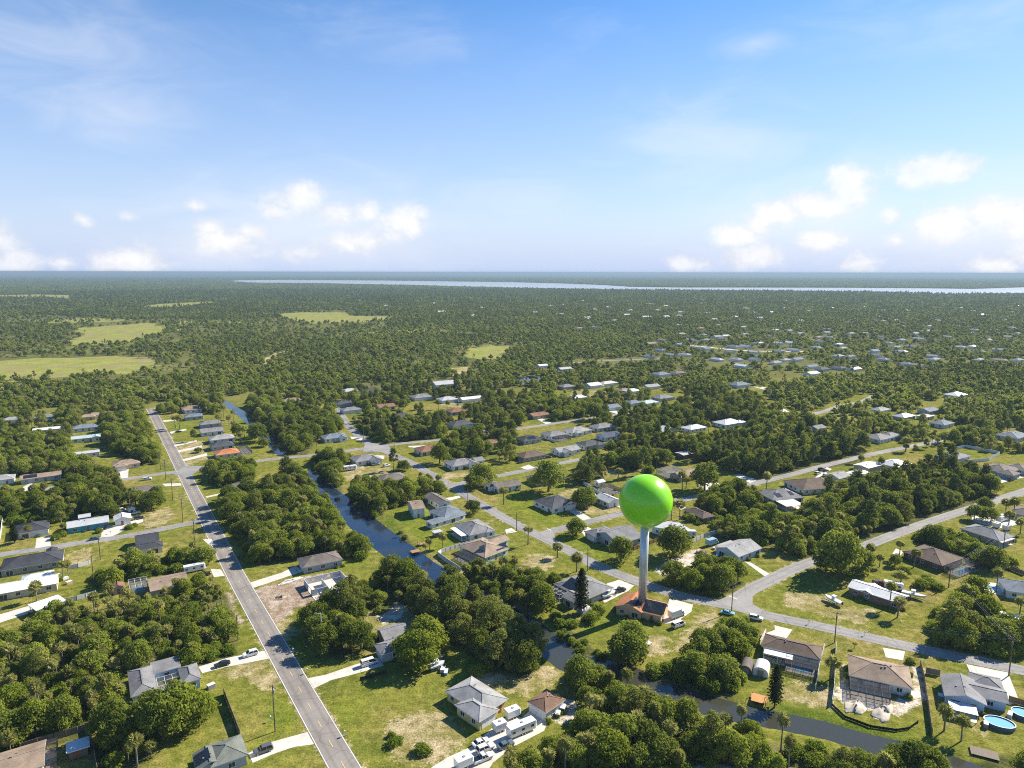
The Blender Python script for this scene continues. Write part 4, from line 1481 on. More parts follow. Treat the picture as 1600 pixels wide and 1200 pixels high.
H('slate roofed house farthest in the cluster, behind the navy one', 'the slate house behind the navy one', 'grey', 'grey', [('hip', 18, 12, 0, 0)], at=(941, 664))
H('dark roofed house with solar panels and an oak beside it', 'the dark house with solar panels', 'black', 'grey', [('hip', 16, 12, 0, 0)], at=(826, 683), solar=[(0, 'S', 0, .15, 6, 2)])
H('red brown gable roofed house beside a long pale driveway', 'the red brown house by a pale driveway', 'rust', 'tan', [('gable', 17, 10, 0, 0)], at=(841, 646))
H('long white house with a screened cage behind a white fence', 'the long white fenced house', 'pale', 'white', [('gable', 9, 12, 0, 0, {'ridge': 'y'}), ('gable', 9, 8, -7, 8, {'ridge': 'x', 'h': 2.6})], at=(950, 777), ext=[('cage', (939, 757), (951, 768), (968, 762), {'dark': 1})])
H('small white gabled shed behind the fenced house', 'the small white shed', 'white', 'white', [('gable', 5, 5, 0, 0, {'ridge': 'x'})], at=(937, 750), name='shed', cat='shed', vents=0)
H('long grey house of several gables beside the winding street', 'the long grey many gabled house', 'grey', 'grey',
  [('hip', (914, 831), (931, 841), (962, 831)), ('gable', (931, 832), (962, 853), (1002, 841), {'ridge': 'x', 'h': 2.85}), ('gable', (948, 839), (958, 848), (975, 843), {'ridge': 'y', 'h': 2.9})], garage=(0, 'W'))
H('long pale grey mobile home with a low metal roof', 'the long pale grey mobile home', 'pale', 'blue', [('gable', (1014, 823), (1052, 836), (1082, 828), {'ridge': 'x', 'pitch': .18})])
H('brown hip roofed house with dark walls beside the round trees', 'the brown house beside the round trees', 'brown', 'brown', [('hip', (1070, 797), (1099, 811.5), (1116, 806))], garage=(0, 'E'))
H('pale blue walled house with a grey gabled roof and a straight driveway', 'the pale blue walled house', 'lgrey', 'blue', [('gable', (1119, 856), (1154, 872), (1189, 857), {'ridge': 'x'}), ('flat', (1120, 851), (1127, 856), (1150, 848), {'open': 1, 'h': 2.5})])
H('tan roofed house with a domed screen cage beside a broad oak', 'the tan house beside a broad oak', 'tan', 'tan', [('gable', 16, 10, 0, 0), ], at=(1070, 738), ext=[('cage', (1033, 731), (1044, 739), (1062, 731), {'z': 3.2})])
H('dark walled shed with a pale flat roof on the pine lot', 'the dark shed on the pine lot', 'pale', 'dbrick', [('gable', 12, 8, 0, 0, {'pitch': .15})], at=(1071, 706), name='shed', cat='shed', vents=0)
H('white roofed house with tan walls among small palms', 'the white house among small palms', 'white', 'tan', [('gable', 15, 9, 0, 0, {'ridge': 'y'}), ('gable', 10, 9, -6, 3, {'h': 2.85})], at=(1042, 670))
H('low white metal roofed house with a tree before it', 'the low white metal house', 'white', 'white', [('hip', 18, 11, 0, 0)], at=(1084, 666))
H('bright white hip roofed house on an open lawn', 'the bright white house on an open lawn', 'white', 'white', [('hip', 21, 14, 0, 0), ('hip', 9, 8, 9, -4, {'h': 2.8})], at=(1137, 658), garage=(1, 'S'))
H('blue grey hip roofed house with two dark solar panels and a white lanai roof', 'the blue grey house with a white lanai', 'grey', 'grey', [('hip', (1184, 768), (1206, 783.5), (1252, 777))], solar=[(0, 'S', -4, .2, 3, 2), (0, 'S', 4, .3, 2, 2)],
  ext=[('awning', (1221, 781), (1229, 791.5), (1250, 785))])
H('brown roofed house with a bright white end wall beside parked cars', 'the brown house with a white end wall', 'brown', 'white', [('hip', (1232, 752), (1252, 768.5), (1308, 760.5))], garage=(0, 'E'))
H('grey roofed house in the compound of white roofs', 'the grey roof of the white compound', 'lgrey', 'grey', [('gable', 12, 10, 0, 0)], at=(1309, 741))
H('white roofed building, nearest of the white compound', 'the nearest white roofed building', 'white', 'white', [('gable', 14, 10, 0, 0, {'pitch': .2})], at=(1340, 738))
H('tall white roofed workshop in the white compound', 'the tall white workshop', 'white', 'tan', [('gable', 15, 10, 0, 0, {'pitch': .15, 'h': 4.2})], at=(1356, 728))
H('white hip roofed house at the far side of the white compound', 'the far white house of the compound', 'white', 'white', [('hip', 17, 13, 0, 0)], at=(1398, 722))
H('small grey lean-to behind the white compound', 'the small grey lean-to', 'pale', 'grey', [('shed', 10, 6, 0, 0, {'pitch': .1})], at=(1385, 738), vents=0, name='shed', cat='shed')
H('grey hip roofed house half hidden by dark trees along the pine street', 'the grey house along the pine street', 'grey', 'white', [('hip', 18, 13, -4, 0), ('hip', 14, 10, 9, -1, {'h': 2.85})], at=(1378, 680))
H('grey roofed house with a white fenced back lawn', 'the grey house with a fenced lawn', 'grey', 'white', [('hip', 20, 14, 0, 0)], at=(1488, 710), ext=[('cage', (1478, 714), (1484, 722), (1512, 718), {'dark': 1})])
H('large taupe roofed house of several hips by the right edge', 'the large taupe house of several hips', 'taupe', 'grey', [('hip', 19, 15, 0, 0), ('hip', 12, 12, 12, -5, {'h': 2.85}), ('hip', 10, 9, -6, -7, {'h': 2.8})], at=(1563, 730), garage=(1, 'S'))
H('dark brown hip roofed house with dark brick walls and a grey pool cage', 'the dark brown hip roofed house', 'brown', 'dbrick', [('hip', (1410.5, 862.5), (1472.5, 885.5), (1506, 872.5))], trim=M_trimd, ext=[('cage', (1478, 884), (1499, 890), (1531, 880), {'dark': 1, 'pool': 1, 'z': 2.9})])
H('grey hip roofed house with a lanai behind the round hedge wood', 'the grey house behind the hedge wood', 'grey', 'tan', [('hip', (1500, 826), (1562, 846), (1586, 838))], ext=[('awning', (1556, 840), (1566, 848), (1584, 841), {'roof': 'pale'})])
H('tan roofed house just inside the right edge beside a parked car', 'the tan house at the right edge', 'taupe', 'tan', [('hip', 15, 12, 0, 0)], at=(1605, 797))
H('grey roofed house beside the pale lawn in the far pines', 'the grey house in the far pines', 'blue', 'white', [('hip', 17, 12, 0, 0)], at=(1472, 659))
H('blue grey roofed house behind a pale sandy yard', 'the blue house behind a sandy yard', 'blue', 'grey', [('gable', 16, 11, 0, 0)], at=(1450, 639))
H('flat pale building beside the blue house in the pines', 'the flat pale building', 'cream', 'cream', [('flat', 13, 9, 0, 0)], at=(1446, 648))
H('bright white dome like hip roof alone in the pines', 'the bright white roof alone in the pines', 'white', 'white', [('hip', 20, 14, 0, 0)], at=(1493, 615))
H('light blue grey roofed house near the right edge', 'the light blue grey house near the edge', 'blue', 'white', [('hip', 22, 15, 0, 0)], at=(1583, 678))
H('small grey gabled roof poking out of the pines', 'the small grey roof in the pines', 'grey', 'grey', [('gable', 12, 9, 0, 0)], at=(1277, 666))
H('white roofed house beside a tan driveway in the woods', 'the white house beside a tan driveway', 'white', 'white', [('gable', 15, 10, 0, 0)], at=(1216, 642))
H('pale roofed house behind the distant street', 'the pale house behind the distant street', 'lgrey', 'white', [('hip', 17, 11, 0, 0)], at=(1375, 638))
H('grey roofed house farther along the distant street', 'the grey house along the distant street', 'pale', 'grey', [('hip', 18, 11, 0, 0)], at=(1412, 648))
# --- the orange house and its neighbours
OR_TH, OR_C, OR_R = H('peach house with orange tiled roofs and solar panels, under the tall green pin', 'the orange tiled house', 'orange', 'peach',
  [('gable', (1013, 936.5), (998.5, 956), (1034, 964), {'ridge': 'x', 'pitch': .42}), ('gable', (979, 928), (959.5, 946), (999, 960), {'ridge': 'y', 'h': 2.9, 'pitch': .42})],
  solar=[(0, 'S', .6, .12, 7, 3), (1, 'E', -1.2, .25, 5, 2)], seed=5)
H('grey hip roofed house with a boat in its driveway beside a column of pine', 'the grey house with a boat', 'grey', 'grey', [('hip', (863.5, 913), (914, 938), (960, 919)), ('gable', (878, 932), (894, 943), (917, 934), {'ridge': 'y', 'h': 2.85})],
  solar=[(0, 'W', 1, .15, 7, 3)], ext=[('cage', (862, 917), (874, 930), (888, 924), {})], garage=(0, 'E'))
# --- lower right row
H('brown hip roofed house with a white awning and a screened pool', 'the brown house with a white awning', 'brown', 'white', [('hip', (1197, 991), (1188, 1010.5), (1281, 1031.5))],
  ext=[('awning', (1195, 1013), (1193, 1020), (1238, 1031)), ('cage', (1230, 1020), (1228, 1036), (1278, 1047), {'dark': 1, 'pool': 1})])
H('new tan brown hip roofed house with a dark screened lanai on bare sand', 'the new tan house on sand', 'tan', 'white', [('hip', (1323, 1022), (1327.5, 1056), (1429, 1079))], vents=4,
  ext=[('cage', (1330, 1058), (1329, 1076), (1392, 1091), {'dark': 1})])
H('grey roofed house of three wings with a white patio awning', 'the grey three winged house', 'grey', 'blue', [('gable', (1469, 1054), (1475, 1088), (1542, 1103), {'ridge': 'y', 'pitch': .32}), ('gable', (1509, 1064), (1516, 1087), (1577, 1101), {'ridge': 'x', 'h': 2.85, 'pitch': .28}),
  ('hip', (1512, 1051), (1517, 1070), (1569, 1080), {'h': 2.9})], ext=[('awning', (1481, 1093), (1486, 1108), (1529, 1118), {'z': 2.4})])
H('brown walled house with a white metal roof on the wide lawn', 'the white roofed house on the wide lawn', 'white', 'brown', [('gable', (1336, 905), (1327, 918), (1411, 946), {'ridge': 'x', 'pitch': .30}), ('gable', (1351, 910), (1345, 924), (1368, 932), {'ridge': 'y', 'h': 2.8, 'pitch': .3})])
H('pale roofed house beside a blue swimming pool at the right edge', 'the pale house beside a blue pool', 'blue', 'white', [('hip', 16, 12, 0, 0)], at=(1604, 915), rot=R(-20))
H('flat white carport among shrubs near the right edge', 'the flat white carport among shrubs', 'white', 'white', [('flat', 9, 6, 0, 0, {'open': 1})], at=(1589, 962), rot=R(-25), name='carport', cat='carport', vents=0)
# --- beyond, toward the woods
for (px, py, L, W, shp, rf, wl, lab, sh_) in [
    (546, 609, 17, 12, 'hip', 'pale', 'white', 'pale metal roofed house, first of two at the wood edge', 'the pale house at the wood edge'), (583, 608, 19, 13, 'hip', 'dgrey', 'white', 'dark hip roofed white house, second of two at the wood edge', 'the dark roofed house at the wood edge'),
    (658, 618, 20, 14, 'hip', 'grey', 'white', 'grey house beside a sandy drive at the wood edge', 'the grey house beside a sandy drive'), (699, 622, 18, 13, 'hip', 'pale', 'blue', 'pale blue house in front of the big grey barn', 'the pale blue house by the barn'),
    (735, 621, 22, 9, 'gable', 'white', 'white', 'long white metal roofed house above the rust roofed one', 'the long white house above the rust one'), (692, 598, 24, 16, 'gable', 'pale', 'white', 'big pale barn like house against the woods', 'the big pale barn'),
    (455, 624, 18, 12, 'hip', 'tan', 'cream', 'peach tan house alone above the canal trees', 'the tan house above the canal trees'), (434, 632, 13, 9, 'gable', 'blue', 'white', 'small blue grey house beside the tan one by the canal woods', 'the small blue house by the canal woods'),
    (537, 628, 15, 11, 'hip', 'dgrey', 'grey', 'dark roofed house at the bend of the end street', 'the dark house at the bend'), (548, 638, 17, 11, 'hip', 'grey', 'white', 'grey roofed house in front of the dark one at the bend', 'the grey house at the bend'),
    (473, 649, 14, 9, 'hip', 'lgrey', 'white', 'pale roof showing through the canal trees', 'the pale roof in the canal trees'), (953, 634, 17, 11, 'gable', 'blue', 'blue', 'light blue walled house on the cross street lawn', 'the light blue house on the lawn'),
    (1013, 627, 18, 11, 'hip', 'mint', 'white', 'mint green roofed house with a driveway', 'the mint roofed house'), (1036, 619, 20, 13, 'hip', 'grey', 'grey', 'dark grey house behind the mint roofed one', 'the dark grey house behind the mint one'),
    (989, 627, 15, 11, 'hip', 'blue', 'white', 'blue grey house beside the mint roofed one', 'the blue grey house by the mint one'), (903, 619, 16, 10, 'hip', 'white', 'cream', 'small cream white house in a pale yard', 'the cream white house in a pale yard'),
    (885, 602, 16, 12, 'hip', 'grey', 'tan', 'dark hipped house by the far pond', 'the dark house by the pond'), (926, 600, 16, 13, 'gable', 'white', 'white', 'tall white gabled house near the far pond', 'the tall white house near the pond'),
    (950, 597, 20, 11, 'hip', 'cream', 'white', 'broad white roofed house next to the tall gabled one', 'the broad white house near the pond'), (1033, 583, 19, 14, 'hip', 'blue', 'white', 'light blue house with white walls at the far wood', 'the light blue house at the far wood'),
    (1060, 581, 18, 11, 'hip', 'taupe', 'tan', 'tan brown house beside the light blue one at the far wood', 'the tan brown house at the far wood'), (1017, 602, 18, 11, 'gable', 'lgrey', 'white', 'pale grey house below the light blue one', 'the pale grey house at the far wood'),
    (1155, 599, 22, 14, 'hip', 'blue', 'blue', 'slate blue house beside the pale far lawn', 'the slate blue house by the far lawn'), (987, 609, 17, 11, 'hip', 'white', 'white', 'white house between palms near the far pond', 'the white house between palms'),
    (882, 575, 18, 10, 'gable', 'pale', 'grey', 'pale barn beside the far street', 'the pale barn by the far street'), (847, 570, 14, 9, 'gable', 'white', 'white', 'white hut at the edge of the scrub', 'the white hut at the scrub edge'),
    (975, 608, 14, 10, 'hip', 'tan', 'tan', 'small tan house among the palms near the pond', 'the small tan house near the pond')]:
    H(lab, sh_, rf, wl, [(shp, L, W, 0, 0)], at=(px, py), detail=False)
# scattered far homes of the neighbourhood below the river
FAR_H = [(930, 510, 'w'), (905, 512, 't'), (860, 478, 'w'), (880, 476, 'g'), (1098, 474, 'w'), (1040, 495, 'w'), (1010, 495, 'w'), (1015, 475, 'g'), (1040, 478, 'w'), (1115, 499, 'w'), (1063, 507, 'w'), (1080, 530, 'g'), (1120, 525, 'w'), (1133, 524, 'w'), (1125, 528, 'd'), (1148, 495, 'w'),
         (1160, 510, 'g'), (1165, 540, 'g'), (1185, 535, 'w'), (1103, 530, 'b'), (1210, 515, 'w'), (1216, 535, 'w'), (1218, 547, 'b'), (1240, 545, 'g'), (1227, 561, 'w'), (1245, 560, 'b'), (1212, 565, 'g'), (1268, 582, 'm'), (1285, 575, 'd'), (1310, 573, 'd'), (1330, 503, 'w'), (1278, 526, 't'),
         (1330, 520, 'g'), (1310, 537, 'w'), (1365, 547, 'b'), (1350, 520, 'b'), (1375, 525, 'b'), (1408, 530, 'b'), (1450, 516, 'g'), (1440, 517, 'b'), (1430, 520, 'g'), (1426, 540, 't'), (1520, 540, 'w'), (1500, 541, 'g'), (1518, 520, 'w'), (1555, 515, 'w'), (1590, 520, 'b'), (1575, 525, 'g'),
         (1560, 545, 'g'), (1530, 548, 'b'), (1370, 495, 'w'), (1232, 475, 'w'), (1330, 467, 'w'), (1298, 481, 'w'), (1442, 474, 'w'), (1503, 481, 'w'), (1518, 481, 'w'), (1495, 482, 'w'), (1535, 492, 'w'), (1588, 478, 'w'), (1228, 470, 'w'), (1292, 467, 'w'), (815, 466, 'w'), (700, 457, 'w'),
         (870, 452, 'w'), (555, 471, 'w'), (562, 470, 'w'), (605, 478, 'w'), (655, 475, 'w'), (680, 474, 'w'), (690, 487, 'w'), (740, 493, 'w'), (753, 481, 'w'), (765, 495, 'd'), (475, 450, 'w'), (1186, 497, 'w'), (1145, 503, 'g'), (1250, 500, 'w'), (1380, 560, 'b'), (1400, 500, 'w'),
         (1465, 500, 'w'), (1415, 485, 'w'), (1205, 488, 'w'), (1165, 482, 'w'), (985, 485, 'w'), (950, 480, 'w'), (910, 470, 'w'), (1000, 462, 'w'), (1130, 462, 'w'), (1420, 465, 'w'), (780, 472, 'w'), (835, 488, 'g'), (795, 500, 'g'), (960, 500, 'g'), (1350, 480, 'w'), (1270, 465, 'w'),
         (1565, 470, 'w'), (1095, 512, 't'), (1480, 525, 'g'), (1545, 530, 'w'), (1310, 555, 'g'), (1335, 575, 'w'), (1460, 560, 'g'), (1530, 561, 'w'), (1590, 561, 'b'), (1250, 520, 'g'), (1180, 560, 'b'), (1150, 560, 'g'), (1120, 560, 'w')]
_fg = random.Random(77)
while len(FAR_H) < 170:
    q_ = (_fg.uniform(860, 1600), _fg.uniform(478, 572), _fg.choice('wggbbt'))
    if q_[1] > 560 and q_[0] < 1120 or q_[0] < 1000 and q_[1] > 515:
        continue
    if all(abs(q_[0] - o_[0]) > 16 or abs(q_[1] - o_[1]) > 5 for o_ in FAR_H):
        FAR_H.append(q_)
_frc = dict(w=('white', 'white', 'white'), g=('lgrey', 'white', 'grey'), b=('blue', 'white', 'blue grey'), d=('dgrey', 'grey', 'dark'), t=('tan', 'cream', 'tan'), m=('mint', 'white', 'mint green'))
for i, (px, py, k) in enumerate(FAR_H):
    rf, wl, wd = _frc[k]
    g_ = random.Random(i)
    if k == 'w':
        rf = ['white', 'pale', 'pale', 'lgrey'][g_.randrange(4)]
        wd = 'white' if rf == 'white' else 'pale'
    far = py < 500
    s_ = 1.0 + (0.35 if far else 0)
    zone = 'far off in the woods toward the river' if far else 'among the trees of the far neighbourhood'
    H('small %s roofed house %s' % (wd, zone), 'a far %s house' % wd, rf, wl, [(g_.choice(['hip', 'gable']), (14 + 6 * g_.random()) * s_, (9 + 3 * g_.random()) * s_, 0, 0)], at=(px, py), rot=GRID + (g_.choice([0, R(90)]) if not far else R(g_.uniform(-25, 25))),
      detail=False, h=2.75 if not far else 4.0, group='small %s roofed houses %s' % (wd, zone))
N_NAMED = len(HOUSES) - len(FAR_H)

# ------------------------------------------------------------------ the tall green pin on the orange house
m, t, out = new_mat('green_gloss')
pb_ = principled(t, out, (0.27, 0.72, 0.012), 0.28, 0, 0.6)
pb_.inputs['Subsurface Weight'].default_value = 0.55
pb_.inputs['Subsurface Radius'].default_value = (1.0, 1.0, 0.4)
pb_.inputs['Subsurface Scale'].default_value = 5.0
M_pin = m
m, t, out = new_mat('brushed_steel')
n_ = t.noise(t.vmath('MULTIPLY', t.new('ShaderNodeTexCoord').outputs['Object'], (6, 6, .2)), 3.0)
principled(t, out, (0.60, 0.60, 0.61), t.ramp(n_, .3, .7, .30, .42), 0.35, 0.5)
M_steel = m
pin_c = P(1003, 957, 0)
pin = thing('map_pin', 'giant glossy green ball on a steel rod standing on the orange tiled house', 'map pin', (pin_c[0], pin_c[1], 0))
zc_ = pin_c[1] * math.cos(PITCH) + CAM_H * math.sin(PITCH)
BR = 10.0
# height of the ball that puts it where the photograph has it
hz_ = 20.0
for _ in range(40):
    hz_ += (PJ(pin_c[0], pin_c[1], hz_)[1] - 782.5) * .1
me = bpy.data.meshes.new('ball')
import bmesh
bm = bmesh.new()
bmesh.ops.create_uvsphere(bm, u_segments=64, v_segments=40, radius=1.0)
for f in bm.faces:
    f.smooth = True
bm.to_mesh(me)
bm.free()
me.materials.append(M_pin)
_zb = pin_c[1] * math.cos(PITCH) - (hz_ - CAM_H) * math.sin(PITCH)
BR = 41.5 / F_PX * _zb * 0.995
bo = obj('ball', me, pin, (0, 0, hz_))
bo.scale = (BR, BR, BR)
mb = MB()
mb.tube([(0, 0, 2.5), (0, 0, hz_ - BR * .9)], [1.48, 1.52], 32)
mb.build('rod', M_steel, pin, smooth=True)
HOUSES.append((pin_c[0], pin_c[1] + 3, 3, 'the green pin', ''))

# ------------------------------------------------------------------ vehicles
M_tyre = plain('tyre_rubber', (0.02, 0.02, 0.02), .9)
M_rim = plain('alloy_rim', (0.45, 0.45, 0.46), .35, .6)
m, t, out = new_mat('car_glass')
principled(t, out, (0.012, 0.014, 0.017), 0.06, 0, 0.6)
M_cglass = m
m, t, out = new_mat('headlight_lens')
principled(t, out, (0.6, 0.6, 0.58), 0.1, 0, 0.6)
M_lens = m
m, t, out = new_mat('tail_light_lens')
principled(t, out, (0.35, 0.01, 0.01), 0.15, 0, 0.6)
M_tail = m
PAINT = {}


def paint_mat(c):
    if c not in PAINT:
        m, t, out = new_mat('car_paint')
        b = principled(t, out, c, 0.3, 0, 0.5)
        b.inputs['Coat Weight'].default_value = 0.6
        b.inputs['Coat Roughness'].default_value = 0.05
        PAINT[c] = m
    return PAINT[c]


CAR_PROTO = {}
VEH = []


def wheel_mesh():
    if 'w' not in CAR_PROTO:
        a, b = MB(), MB()
        a.tube([(0, -.11, 0), (0, .11, 0)], [.34, .34], 14)
        b.tube([(0, -.125, 0), (0, .125, 0)], [.20, .20], 10)
        CAR_PROTO['w'] = (a.mesh('wheel', M_tyre), b.mesh('rim', M_rim))
    return CAR_PROTO['w']


def loft(mb, rings, m=0):
    """rings of equal length joined into a skin, capped"""
    base = len(mb.v)
    n = len(rings[0])
    for r in rings:
        mb.v += r
    for i in range(len(rings) - 1):
        for q in range(n):
            a = base + i * n + q
            b = base + i * n + (q + 1) % n
            mb.f.append((a, b, b + n, a + n))
            mb.m.append(m)
    mb.f.append(tuple(base + n - 1 - q for q in range(n)))
    mb.m.append(m)
    k = base + (len(rings) - 1) * n
    mb.f.append(tuple(k + q for q in range(n)))
    mb.m.append(m)


def vehicle(kind, color, px, py, rz, label, cat=None, length=None, name=None):
    x, y = P(px, py, 0.7)
    names = dict(sedan='parked_car', suv='parked_suv', pickup='pickup_truck', van='parked_van', trailer='cargo_trailer', rv='travel_trailer', truck='box_truck')
    cats = dict(sedan='car', suv='car', pickup='pickup truck', van='van', trailer='trailer', rv='trailer', truck='truck')
    th = thing(name or names[kind], label, cat or cats[kind], (x, y, 0.02), rz)
    pm = paint_mat(color)
    body, glass = MB(), MB()

    def sec(xx, w, z0, z1, ch=.12):
        return [(xx, -w / 2, z0 + ch), (xx, -w / 2 + ch * .6, z0), (xx, w / 2 - ch * .6, z0), (xx, w / 2, z0 + ch), (xx, w / 2, z1 - ch), (xx, w / 2 - ch, z1), (xx, -w / 2 + ch, z1), (xx, -w / 2, z1 - ch)]
    wheels = []
    if kind in ('sedan', 'suv', 'pickup', 'van'):
        L = length or dict(sedan=4.7, suv=4.8, pickup=5.6, van=5.4)[kind]
        w = dict(sedan=1.82, suv=1.92, pickup=1.98, van=2.0)[kind]
        bz = dict(sedan=.95, suv=1.1, pickup=1.12, van=1.2)[kind]
        tz = dict(sedan=1.45, suv=1.75, pickup=1.85, van=2.1)[kind]
        h = L / 2
        loft(body, [sec(-h, w * .86, .42, bz * .92), sec(-h + .25, w, .3, bz), sec(-.2, w, .28, bz + .02), sec(h * .5, w, .28, bz - .02), sec(h - .35, w * .97, .3, bz * .93), sec(h, w * .82, .42, bz * .80)])
        a0, a1, b0, b1 = dict(sedan=(-h + .55, h * .42, -h + 1.25, h * .05), suv=(-h + .1, h * .45, -h + .45, h * .12), pickup=(-.55, h * .48, -.35, h * .2), van=(-h + .05, h * .75, -h + .2, h * .48))[kind]

        def cab(z0, z1, k0, k1, g):
            f0, f1 = (z0 - bz) / (tz - bz), (z1 - bz) / (tz - bz)
            p = lambda f: (a0 + (b0 - a0) * f, a1 + (b1 - a1) * f, (w * .94 + (w * .74 - w * .94) * f) / 2)
            l0, r0, w0 = p(f0)
            l1, r1, w1 = p(f1)
            q0 = [(l0, -w0, z0), (r0, -w0, z0), (r0, w0, z0), (l0, w0, z0)]
            q1 = [(l1, -w1, z1), (r1, -w1, z1), (r1, w1, z1), (l1, w1, z1)]
            loft(g, [q0, q1])
        cab(bz - .05, tz - .10, 0, 0, glass)
        cab(tz - .12, tz, 0, 0, body)
        # pillars
        for s in (-1, 1):
            body.bar((a0 + .03, s * w * .465, bz - .02), (b0 + .04, s * w * .375, tz - .1), .09, .09)
            body.bar((a1 - .03, s * w * .465, bz - .02), (b1 - .04, s * w * .375, tz - .1), .09, .09)
            mx = (a0 + a1) / 2
            body.bar((mx, s * w * .47, bz - .02), ((b0 + b1) / 2, s * w * .38, tz - .1), .10, .08)
            if kind == 'van':
                body.box(a0 + .2, s * w * .40, bz, mx, s * w * .475, tz - .45)
        if kind == 'pickup':
            glass.box(-h + .12, -w * .42, bz - .02, -.65, w * .42, bz + .025)
        wheels = [(h * .62, 1), (h * .62, -1), (-h * .60, 1), (-h * .60, -1)]
        half_w = w / 2 - .1
        for s in (-1, 1):
            lb = MB()
            lb.box(h - .22, s * w * .36 - .16, bz * .62, h - .02, s * w * .36 + .16, bz * .78)
            lb.build('headlight', M_lens, th)
            lb = MB()
            lb.box(-h - .02, s * w * .36 - .12, bz * .62, -h + .1, s * w * .36 + .12, bz * .84)
            lb.build('tail_light', M_tail, th)
    else:
        L = length or dict(trailer=5.5, rv=7.5, truck=6.5)[kind]
        w = 2.4
        h = L / 2
        z1 = dict(trailer=2.6, rv=3.0, truck=3.1)[kind]
        if kind == 'truck':
            loft(body, [sec(-h, w, .7, z1, .05), sec(h - 1.9, w, .7, z1, .05)])
            loft(body, [sec(h - 1.8, w * .86, .5, 2.2), sec(h - .8, w * .86, .5, 2.1), sec(h - .5, w * .86, .5, 1.3), sec(h, w * .8, .5, 1.15)])
            glass.box(h - 1.5, -w * .435, 1.35, h - .9, w * .435, 1.95)
            wheels = [(h - .9, 1), (h - .9, -1), (-h * .55, 1), (-h * .55, -1)]
        else:
            loft(body, [sec(-h, w, .55, z1, .1), sec(h - .4, w, .55, z1, .1), sec(h, w * .8, .7, z1 - .35, .1)])
            body.bar((h - .1, 0, .55), (h + 1.0, 0, .5), .12, .12)
            wheels = [(-.45, 1), (-.45, -1), (.45, 1), (.45, -1)]
            if kind == 'rv':
                for q in range(3):
                    for s in (-1, 1):
                        glass.box(-h + 1 + q * (L - 2.4) / 2 - .45, s * w * .5 - .03, 1.5, -h + 1 + q * (L - 2.4) / 2 + .45, s * w * .5 + .03, 2.1)
            vb = MB()
            vb.box(-.3, -.3, z1 - .02, .3, .3, z1 + .14)
            vb.build('roof_vent', M_conduit, th)
        half_w = w / 2 - .12
    body.build('body', pm, th)
    if glass.v:
        glass.build('window', M_cglass, th)
    wm_, rm_ = wheel_mesh()
    for (wx, s) in wheels:
        wo = obj('wheel', wm_, th, (wx, s * half_w, .34))
        obj('rim', rm_, wo)
    RECTS.append((x, y, math.cos(rz), math.sin(rz), L / 2, 1.1))
    VEH.append(th)
    return th


